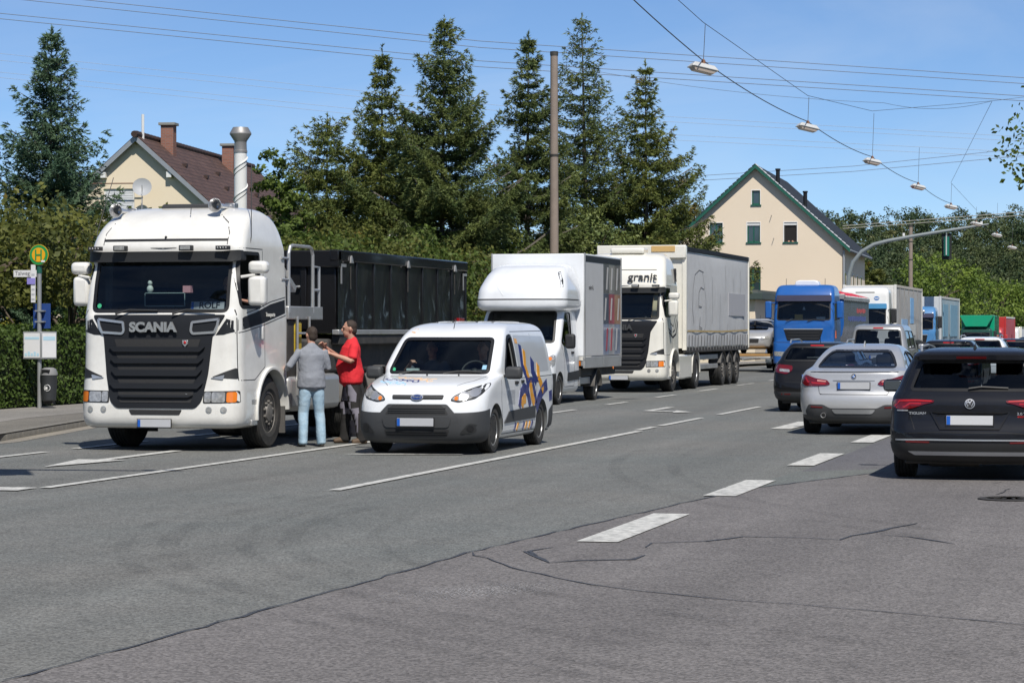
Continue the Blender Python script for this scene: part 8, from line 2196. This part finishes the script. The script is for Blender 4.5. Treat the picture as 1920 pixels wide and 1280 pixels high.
def brown_house():
    hw, eave, ridge = 5.4, 5.95, 10.75
    t = gable_house('brown_roof_house', 'pale yellow gable house with brown tiled roof and two brick chimneys', (-47.1, 111.6, 0), R(7.2), hw, eave, ridge, 24, W_YEL, [(-0.9, 6.3, 1.5, 2.1)], T_BROWN, 0.55, 0.32)
    sl = (ridge - eave) / hw
    zb = mat('zinc_verge', (0.3, 0.32, 0.34), 0.5, metal=0.4)
    for s in (-1, 1):
        v = []
        for (x, z) in ((0, ridge), (s * 5.95, ridge - 5.95 * sl)):
            v += [(x, -0.38, z - 0.12), (x, -0.38, z + 0.14), (x, -0.325, z + 0.14), (x, -0.325, z - 0.12)]
        MB().add(v, [[0, 1, 5, 4], [1, 2, 6, 5], [2, 3, 7, 6], [3, 0, 4, 7], [0, 3, 2, 1], [4, 5, 6, 7]]).obj('barge_board', zb, t, smooth=None)
        for k in range(2):
            x = s * (1.6 + 2.6 * k)
            MB().box(x - 0.12, x + 0.12, -0.31, 0.0, ridge - abs(x) * sl - 0.42, ridge - abs(x) * sl - 0.16).obj('purlin_end', F_WHITE, t)
    n = 40
    for k in range(n):
        y = -0.6 + 24.6 * k / n
        MB().tube([(0, y, ridge + 0.19), (0, y + 24.6 / n * 0.97, ridge + 0.22)], [0.16, 0.17], 8).obj('ridge_tile', T_BROWN, t)
    cb = brick_mat()
    for (x, y, w) in ((0.55, 3.6, 0.62), (0.75, 15.2, 0.62)):
        z = ridge - x * sl
        c = MB().box(x - w / 2, x + w / 2, y - w / 2, y + w / 2, z - 0.6, z + 1.4).obj('chimney', cb, t)
        MB().box(x - w / 2 - 0.1, x + w / 2 + 0.1, y - w / 2 - 0.1, y + w / 2 + 0.1, z + 1.4, z + 1.53).obj('chimney_cap', mat('slab_grey', (0.22, 0.22, 0.2), 0.85), c, 0.01)
        MB().box(x - w / 2 - 0.12, x + w / 2 + 0.16, y - w / 2 - 0.12, y + w / 2 + 0.12, z - 0.62, z - 0.3).obj('lead_flashing', zb, c)
    tubep('vent_pipe', F_WHITE, t, [(0.15, 0.4, ridge), (0.15, 0.4, ridge + 1.2)], 0.07, 8)
    # balcony door with blind, dish, plants
    window(t, -0.9, 6.3, 1.5, 2.1, F_WHITE, mat('blind_pale', (0.6, 0.62, 0.63), 0.6), mull=False)
    for k in range(16): MB().box(-1.55, -0.25, 0.08, 0.114, 6.4 + k * 0.12, 6.5 + k * 0.12).obj('blind_slat', MATS['blind_pale'], t)
    MB().box(-3.4, 0.75, -1.3, 0.0, 6.05, 6.2).obj('balcony_slab', mat('slab_grey', (0.22, 0.22, 0.2), 0.85), t)
    for k in range(14): tubep('baluster', M_STL, t, [(-3.3 + 0.3 * k, -1.25, 6.2), (-3.3 + 0.3 * k, -1.25, 7.15)], 0.018, 5)
    tubep('balcony_rail', M_STL, t, [(-3.35, -1.25, 7.15), (0.75, -1.25, 7.15)], 0.025, 6)
    tubep('canopy_rail', mat('wood_brown', (0.16, 0.08, 0.05), 0.7), t, [(-3.2, -0.5, 8.62), (0.45, -0.5, 8.62)], 0.03, 5)
    d = MB().lathe([(0.0, 0.1), (0.2, 0.07), (0.42, -0.03), (0.45, -0.05), (0.43, -0.02), (0.2, 0.1), (0.0, 0.13)], (0, 0, 0), 'y', 24).obj('satellite_dish', mat('dish_grey', (0.36, 0.37, 0.38), 0.5), t); d.location = (0.5, -1.0, 8.4); d.rotation_euler = (R(-20), 0, R(15))
    tubep('dish_mast', M_STL, d, [(0, 0.08, 0), (0, 0.1, -2.2)], 0.025, 6); tubep('dish_arm', M_STL, d, [(0, 0, -0.35), (0, -0.5, -0.1)], 0.015, 5)
    rng = np.random.default_rng(2)
    for k in range(4):
        P, N, _ = crown_points(rng, (-2.6 + 0.85 * k, -1.1, 6.95 + 0.1 * (k % 2)), (0.2, 0.2, 0.4), 14, 22, 0.12)
        V, F = leaf_quads(P, N, 0.12, rng); ob('balcony_plant', npmesh('balcony_plant', V, F, L_GREEN), t)
    sk = MB().box(-0.5, 0.5, -0.65, 0.65, -0.03, 0.06).obj('skylight', mat('skylight_frame', (0.2, 0.21, 0.22), 0.4), t, 0.02); x = 4.3; sk.location = (x, 9.6, ridge - x * sl + 0.24); sk.rotation_euler = (0, math.atan(sl), 0)
    MB().box(-0.42, 0.42, -0.56, 0.56, 0.06, 0.07).obj('pane', mat('sky_pane', (0.25, 0.32, 0.4), 0.06, metal=0.5), sk)
    sk2 = copy_tree(sk, t); sk2.location = (4.3, 13.0, ridge - 4.3 * sl + 0.24)
    for k in range(6): MB().box(1.4 + 0.5 * (k % 3), 1.6 + 0.5 * (k % 3), 3 + 2.2 * k, 3.3 + 2.2 * k, ridge - (1.5 + 0.5 * (k % 3)) * sl + 0.2, ridge - (1.5 + 0.5 * (k % 3)) * sl + 0.36).obj('vent_tile', T_BROWN, t)
    return t
brown_house()
def flue():
    t = thing('flue_pipe', 'white flue pipe with spiral fin and grey conical cap above the truck roof', 'flue', (-35.3, 94.0, 0))
    wp = mat('flue_white', (0.72, 0.72, 0.7), 0.4, var=0.04)
    MB().lathe([(0.25, 0.0), (0.25, 8.75)], n=20).obj('pipe', wp, t)
    pts = [(0.265 * math.cos(k * 0.35), 0.265 * math.sin(k * 0.35), 4.0 + 0.062 * k) for k in range(74)]
    MB().tube(pts, 0.03, 5).obj('spiral_fin', wp, t)
    pts = [(0.255 * math.cos(k * 0.35 + 1.2), 0.255 * math.sin(k * 0.35 + 1.2), 4.0 + 0.062 * k) for k in range(74)]
    MB().tube(pts, 0.012, 5).obj('spiral_wire', M_GRIL, t)
    MB().lathe([(0.27, 8.7), (0.27, 8.78), (0.25, 8.8), (0.24, 9.1), (0.25, 9.15), (0.43, 9.42), (0.43, 9.47), (0.3, 9.7), (0.0, 9.72)], n=20).obj('cap', mat('flue_zinc', (0.3, 0.29, 0.28), 0.5, metal=0.5, var=0.2), t)
flue()
far = gable_house('white_house', 'white gable house glimpsed between the firs', (-41.0, 135.0, 0), R(20), 3.2, 6.0, 8.2, 8, wallmat('render_white', (0.7, 0.66, 0.64), (0.6, 0.57, 0.55)), [], T_BROWN)
far2 = gable_house('grey_house', 'dark roofed house behind the wide-skirted fir', (-31.0, 150.0, 0), R(5), 2.6, 6.0, 7.9, 8, wallmat('render_grey', (0.4, 0.38, 0.35), (0.33, 0.31, 0.29)), [], T_BLACK)

# ------------------------------------------------------------------ masts, lamps, wires
M_CONC = mat('mast_concrete', (0.25, 0.2, 0.165), 0.85, var=0.12, vscale=5, bump=0.3, bscale=30, dirt=(0.17, 0.14, 0.12), dscale=1.2, damt=0.5)
def mast(name, label, x, y, h, r0, r1, joints):
    t = thing(name, label, 'pole', (x, y, gz(y)))
    mb = MB().lathe([(r0, -0.1), (r0 + (r1 - r0) * 0.5, h * 0.5), (r1, h)], n=18)
    mb.obj('shaft', M_CONC, t)
    for z in joints:
        r = r0 + (r1 - r0) * z / h
        MB().lathe([(r + 0.002, z - 0.05), (r + 0.012, z - 0.04), (r + 0.012, z + 0.04), (r + 0.002, z + 0.05)], n=18).obj('clamp_band', M_CHAS, t)
    MB().lathe([(r1 + 0.015, h - 0.15), (r1 + 0.015, h), (0, h + 0.02)], n=18).obj('cap', M_CHAS, t)
    return t
mast('concrete_mast', 'tall brown concrete mast between the two tallest firs', -22.15, 92.3, 12.15, 0.185, 0.14, (8.25,))
mast('concrete_pole', 'slimmer jointed concrete pole rising behind the white lorry', -19.0, 198.0, 10.9, 0.19, 0.15, (3.5, 6.0, 8.2, 9.6))
M_WIRE = mat('wire_dark', (0.05, 0.055, 0.06), 0.6)
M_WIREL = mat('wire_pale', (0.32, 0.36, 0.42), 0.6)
def wire(name, label, pts, r, m, cat='wire', sag=0.0, group=None):
    P = []
    for a, b in zip(pts, pts[1:]):
        for k in range(12):
            t = k / 12
            P.append((a[0] + (b[0] - a[0]) * t, a[1] + (b[1] - a[1]) * t, a[2] + (b[2] - a[2]) * t - sag * 4 * t * (1 - t)))
    P.append(pts[-1])
    o = MB().tube(P, r, 5).obj(name, m)
    return tag(o, label, cat, group)
LX = -10.0
lamps = [(56.7, 7.55), (73.4, 7.56), (89.7, 7.65), (106.5, 7.7), (123.0, 7.66), (139.6, 7.53), (157.0, 7.55), (173.0, 7.3)]
desc = ['nearest street lantern hanging at the top of the picture', 'second street lantern along the overhead cable', 'third street lantern, left above the traffic signal arm', 'fourth street lantern against the sky', 'fifth street lantern just above the wooded ridge', 'sixth street lantern right of the hanging signal', 'seventh street lantern against the dark wood', 'farthest street lantern near the right picture edge']
M_LAMP = mat('lantern_shell', (0.6, 0.6, 0.58), 0.35, metal=0.2, var=0.1)
def pos(d, off=0.0):
    c, s = math.cos(R(YAW)), math.sin(R(YAW))
    y = (d + s * (LX + off)) / c
    return LX + off, y
nodes = []
for i, (d, z) in enumerate(lamps):
    x, y = pos(d)
    t = thing('street_lantern', desc[i], 'street lamp', (x, y, z), R(42), 'lanterns hung over the road')
    t.rotation_euler = (R(-9), R(9), R(42))
    sh = MB().add([(-0.36, -0.14, 0.0), (0.36, -0.14, 0.0), (0.36, 0.14, 0.0), (-0.36, 0.14, 0.0), (-0.26, -0.09, 0.12), (0.26, -0.09, 0.12), (0.26, 0.09, 0.12), (-0.26, 0.09, 0.12)], [[0, 3, 2, 1], [4, 5, 6, 7], [0, 1, 5, 4], [1, 2, 6, 5], [2, 3, 7, 6], [3, 0, 4, 7]]).obj('shell', M_LAMP, t, 0.02)
    MB().add([(-0.3, -0.11, -0.002), (0.3, -0.11, -0.002), (0.3, 0.11, -0.002), (-0.3, 0.11, -0.002), (-0.25, -0.08, -0.07), (0.25, -0.08, -0.07), (0.25, 0.08, -0.07), (-0.25, 0.08, -0.07)], [[3, 0, 1, 2], [4, 7, 6, 5], [0, 4, 5, 1], [1, 5, 6, 2], [2, 6, 7, 3], [3, 7, 4, 0]]).obj('glass_bowl', mat('bowl_warm', (0.5, 0.42, 0.36), 0.3, coat=0.5), t)
    MB().lathe([(0.05, 0.12), (0.05, 0.2), (0.02, 0.24), (0, 0.24)], n=10).obj('hanger', mat('rust', (0.2, 0.1, 0.06), 0.8), t)
    hz = [0.86, 0.75, 1.62, 1.55, 1.0, 0.8, 1.9, 1.6][i]
    MB().tube([(0, 0, 0.22), (0, 0, hz + 0.2)], 0.008, 5).obj('drop_wire', M_WIRE, t)
    nodes.append((x, y, z + 0.2, z + hz + 0.2))
x0, y0 = pos(40.0)
wire('lantern_cable', 'twisted supply cable looping from lantern to lantern', [(x0 + 0.0, y0, 8.9)] + [(n[0], n[1], n[2]) for n in nodes] + [(LX, pos(190)[1], 7.6)], 0.013, M_WIRE, 'cable', 0.12)
wire('carrier_wire', 'carrier wire above the lanterns', [(x0, y0, 9.3)] + [(n[0], n[1], n[3]) for n in nodes[:3]] + [(-6.0, nodes[2][1] + 3.0, 10.0)], 0.008, M_WIRE, 'cable')
wire('span_wire', 'span wire descending from the sky to the far lanterns', [(-6.0, nodes[2][1] + 3.0, 10.0)] + [(nodes[4][0], nodes[4][1], nodes[4][3])] + [(n[0], n[1], n[3] - 0.2) for n in nodes[5:6]], 0.008, M_WIRE, 'cable')
wire('span_wire', 'span wire from the concrete mast across the road', [(-22.1, 92.3, 11.7), (-10.0, 94.0, 10.1), (-6, nodes[2][1] + 3.0, 10.0), (8, 95, 12.5)], 0.007, M_WIRE, 'cable', 0.25)
# traffic signal gantry
def gantry(label, loc):
    t = thing('signal_gantry', label, 'traffic light', loc, 0, 'signal gantries over the road')
    gm = mat('gantry_grey', (0.27, 0.3, 0.3), 0.45, metal=0.3, var=0.08)
    pts = [(0, 0, -0.1), (0, 0, 4.2), (0.05, 0, 5.1), (0.3, 0, 5.85), (0.8, 0, 6.45), (1.5, 0, 6.85), (2.3, 0, 7.05), (4.0, 0, 7.35), (6.2, 0, 7.68), (7.2, 0, 7.83), (8.0, 0, 7.95)]
    MB().tube(pts, [0.14, 0.13, 0.125, 0.12, 0.12, 0.115, 0.11, 0.1, 0.09, 0.07, 0.05], 12).obj('arm', gm, t)
    g = mat('signal_green', (0.012, 0.14, 0.1), 0.4)
    b = MB().box(5.35, 5.9, 0.1, 0.14, 5.95, 7.45).obj('back_board', mat('board_black', (0.012, 0.014, 0.014), 0.6), t, 0.01)
    h = MB().lathe([(0.17, 6.15), (0.17, 7.25)], (5.62, -0.02, 0), 'z', 16).obj('signal_housing', g, t)
    MB().box(5.6, 5.66, -0.24, -0.18, 6.2, 7.3).obj('cable_duct', mat('duct_pale', (0.45, 0.5, 0.48), 0.5), t)
    for k in range(3):
        MB().lathe([(0.12, 0.14), (0.13, 0.3), (0.11, 0.3), (0.1, 0.15)], (5.62, 0.05, 6.36 + 0.36 * k), 'y', 14).obj('lamp_hood', g, h)
    tubep('hanger', gm, t, [(5.62, 0, 7.2), (5.62, 0, 7.6)], 0.04, 6)
    for x, z in ((3.2, 7.33), (7.6, 7.95)): MB().box(x - 0.06, x + 0.06, -0.06, 0.06, z - 0.02, z + 0.16).obj('clip', F_WHITE, t)
gantry('grey curved signal arm with a traffic light hanging over the road, seen from behind', (-17.6, 146.0, gz(146)))
gantry('near signal arm outside the picture whose shadow falls at the left road edge', (-16.6, 23.3, 0))
# high-voltage lines and telephone wires far behind
def far_line(label, pts, r, m):
    wire('power_line', label, pts, r, m, 'power line', 0.0, 'overhead power lines')
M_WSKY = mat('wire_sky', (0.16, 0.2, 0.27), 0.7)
M_TAN = mat('cable_tan', (0.3, 0.29, 0.25), 0.7)
far_line('topmost of the four close power lines crossing the sky', [(-77.88, 155.48, 24.7), (-44.51, 164.08, 21.11), (-6.26, 173.94, 18.45)], 0.025, M_WSKY)
far_line('second of the four close power lines crossing the sky', [(-77.88, 155.48, 24.27), (-44.51, 164.08, 20.68), (-6.26, 173.94, 18.06)], 0.025, M_WSKY)
far_line('third of the four close power lines crossing the sky', [(-77.88, 155.48, 23.19), (-44.51, 164.08, 19.78), (-6.26, 173.94, 17.23)], 0.025, M_WSKY)
far_line('lowest of the four close power lines crossing the sky', [(-77.88, 155.48, 22.83), (-44.51, 164.08, 19.38), (-6.26, 173.94, 16.91)], 0.025, M_WSKY)
far_line('upper line of the faint distant power lines', [(-192.42, 384.14, 48.11), (-101.37, 407.6, 38.35), (-15.47, 429.73, 33.3)], 0.03, M_WIREL)
far_line('second of the faint distant power lines', [(-192.42, 384.14, 46.96), (-101.37, 407.6, 37.47), (-15.47, 429.73, 32.59)], 0.03, M_WIREL)
far_line('third of the faint distant power lines', [(-192.42, 384.14, 45.01), (-101.37, 407.6, 35.25), (-15.47, 429.73, 30.81)], 0.03, M_WIREL)
far_line('lowest line of the faint distant power lines', [(-192.42, 384.14, 44.12), (-101.37, 407.6, 34.36), (-15.47, 429.73, 29.93)], 0.03, M_WIREL)
far_line('lower pale wire pair crossing above the cream house, upper one', [(-44.24, 205.46, 14.05), (-24.92, 210.44, 15.29), (-7.74, 214.87, 17.15)], 0.024, M_WSKY)
far_line('lower pale wire pair crossing above the cream house, lower one', [(-44.24, 205.46, 13.69), (-24.92, 210.44, 14.85), (-7.74, 214.87, 16.49)], 0.024, M_WSKY)
far_line('upper telephone cable in front of the wood', [(-23.32, 190.2, 9.5), (-10.11, 193.6, 10.55), (-7.0, 194.4, 10.79)], 0.03, M_TAN)
far_line('lower telephone cable in front of the wood', [(-23.32, 190.2, 9.3), (-10.11, 193.6, 10.31), (-7.0, 194.4, 10.55)], 0.03, M_TAN)

# ------------------------------------------------------------------ bus stop
def bus_stop():
    px, py = -22.2, 47.5
    t = thing('bus_stop_sign', 'round yellow and green bus stop sign on a grey post', 'sign', (px, py, 0.12))
    gp = mat('post_grey', (0.36, 0.37, 0.37), 0.45, metal=0.5, var=0.1)
    MB().lathe([(0.045, 0.0), (0.045, 2.95), (0.0, 2.96)], n=14).obj('post', gp, t)
    MB().lathe([(0.055, 2.75), (0.055, 2.98)], n=14).obj('post_sleeve', F_GREEN, t)
    gr = mat('sign_green', (0.02, 0.25, 0.06), 0.45); ye = mat('sign_yellow', (0.72, 0.36, 0.01), 0.45)
    def disc(r, y, m, nm, th=0.006):
        o = MB().lathe([(r, -th), (r, th), (0, th)], (0, 0, 0), 'y', 36).obj(nm, m, t); o.location = (0.02, y, 3.12); return o
    disc(0.212, -0.06, ye, 'sign_rim'); disc(0.203, -0.068, gr, 'sign_ring'); disc(0.145, -0.076, ye, 'sign_face')
    for (a, b, c, d) in ((-0.075, -0.045, -0.105, 0.105), (0.045, 0.075, -0.105, 0.105), (-0.045, 0.045, -0.015, 0.015)):
        MB().box(0.02 + a, 0.02 + b, -0.09, -0.083, 3.12 + c, 3.12 + d).obj('letter_stroke', gr, t)
    MB().box(0.08, 0.16, -0.085, -0.08, 2.97, 3.01).obj('small_notice', F_WHITE, t)
    wh = mat('sign_white', (0.66, 0.66, 0.66), 0.5)
    s = thing('street_name_sign', 'small white street name plate fixed left of the post', 'sign', (px, py, 0.12))
    MB().box(-0.56, -0.05, -0.03, -0.01, 2.67, 2.81).obj('plate', wh, s, 0.004)
    text('lettering', mat('letter_grey', (0.12, 0.12, 0.13), 0.6), s, 'Talweg', 0.115, (-0.36, -0.032, 2.745), 'F', 0.001, 0.0, 1.0)
    tubep('bracket', gp, s, [(-0.06, -0.02, 2.74), (-0.04, 0, 2.74)], 0.03, 6)
    tp = MB().box(-0.16, -0.06, -0.06, -0.045, 2.15, 2.92).obj('line_number_board', wh, t, 0.004)
    for k in range(6): MB().box(-0.145, -0.075, -0.064, -0.06, 2.2 + 0.1 * k, 2.24 + 0.1 * k).obj('line_number', mat('print_faint', (0.42, 0.43, 0.45), 0.6), tp)
    MB().box(-0.24, -0.06, -0.075, -0.062, 2.52, 2.65).obj('violet_tag', mat('tag_violet', (0.25, 0.22, 0.55), 0.5), t, 0.003)
    b = thing('blue_sign_back', 'dark blue rectangular sign behind the bus stop post', 'sign', (px, py, 0.12))
    MB().box(-0.16, 0.22, 0.05, 0.065, 1.62, 2.13).obj('plate', mat('sign_blue', (0.015, 0.05, 0.2), 0.5), b, 0.004)
    for z in (1.76, 1.98): MB().box(-0.08, 0.12, -0.05, 0.05, z - 0.015, z + 0.015).obj('clamp', gp, b)
    c = thing('timetable_case', 'two-sided white timetable case on the bus stop post', 'timetable', (px, py, 0.12))
    k = MB().box(-0.32, 0.08, -0.09, -0.05, 1.0, 1.56).obj('front_case', gp, c, 0.006)
    MB().box(-0.295, 0.055, -0.096, -0.09, 1.03, 1.53).obj('front_sheet', wh, k)
    MB().box(-0.28, 0.04, -0.099, -0.096, 1.4, 1.45).obj('sheet_band', mat('print_skyblue', (0.4, 0.58, 0.68), 0.6), k)
    for q in range(5): MB().box(-0.28 + 0.066 * q, -0.23 + 0.066 * q, -0.099, -0.096, 1.06, 1.12 + 0.03 * (q % 2)).obj('sheet_chart', MATS['print_skyblue'], k)
    k2 = MB().box(-0.02, 0.02, -0.09, 0.26, 1.0, 1.56).obj('side_case', gp, c, 0.006); k2.location = (0.12, 0, 0); k2.rotation_euler = (0, 0, R(-38))
    MB().box(0.02, 0.026, -0.07, 0.24, 1.03, 1.53).obj('side_sheet', wh, k2); MB().box(0.026, 0.029, -0.05, 0.22, 1.38, 1.46).obj('sheet_band', MATS['print_skyblue'], k2)
    # litter bin
    n = thing('litter_bin', 'dark grey litter bin with pale hood hanging on the bus stop post', 'bin', (px + 0.22, py - 0.02, 0.12))
    n.scale = (0.86, 0.86, 0.83)
    MB().lathe([(0.13, 0.17), (0.165, 0.2), (0.185, 0.5), (0.195, 0.8), (0.2, 0.82)], n=24).obj('body', mat('bin_dark', (0.03, 0.033, 0.036), 0.5), n)
    hood = MB().lathe([(0.205, 0.81), (0.205, 0.86), (0.17, 0.96), (0.1, 0.995), (0, 1.0)], n=24).obj('hood', mat('bin_hood', (0.22, 0.22, 0.22), 0.5), n)
    MB().box(-0.1, 0.1, -0.21, -0.12, 0.87, 0.95).obj('opening', M_SEAL, n, 0.01)
    rg = MB().tube([(0.075 * math.cos(q * 0.314), -0.192 + 0.01, 0.5 + 0.075 * math.sin(q * 0.314)) for q in range(21)], 0.008, 5).obj('pictogram_ring', F_WHITE, n); rg.location = (0.04, 0, 0)
    MB().box(0.0, 0.05, -0.205, -0.186, 0.46, 0.53).obj('pictogram_figure', F_WHITE, n)
    tubep('bin_bracket', gp, n, [(-0.2, 0.02, 0.6), (-0.24, 0.02, 0.6)], 0.03, 6)
    MB().box(-0.12, 0.12, -0.05, 0.1, 0.1, 0.17).obj('bin_foot', M_CHAS, n)
bus_stop()
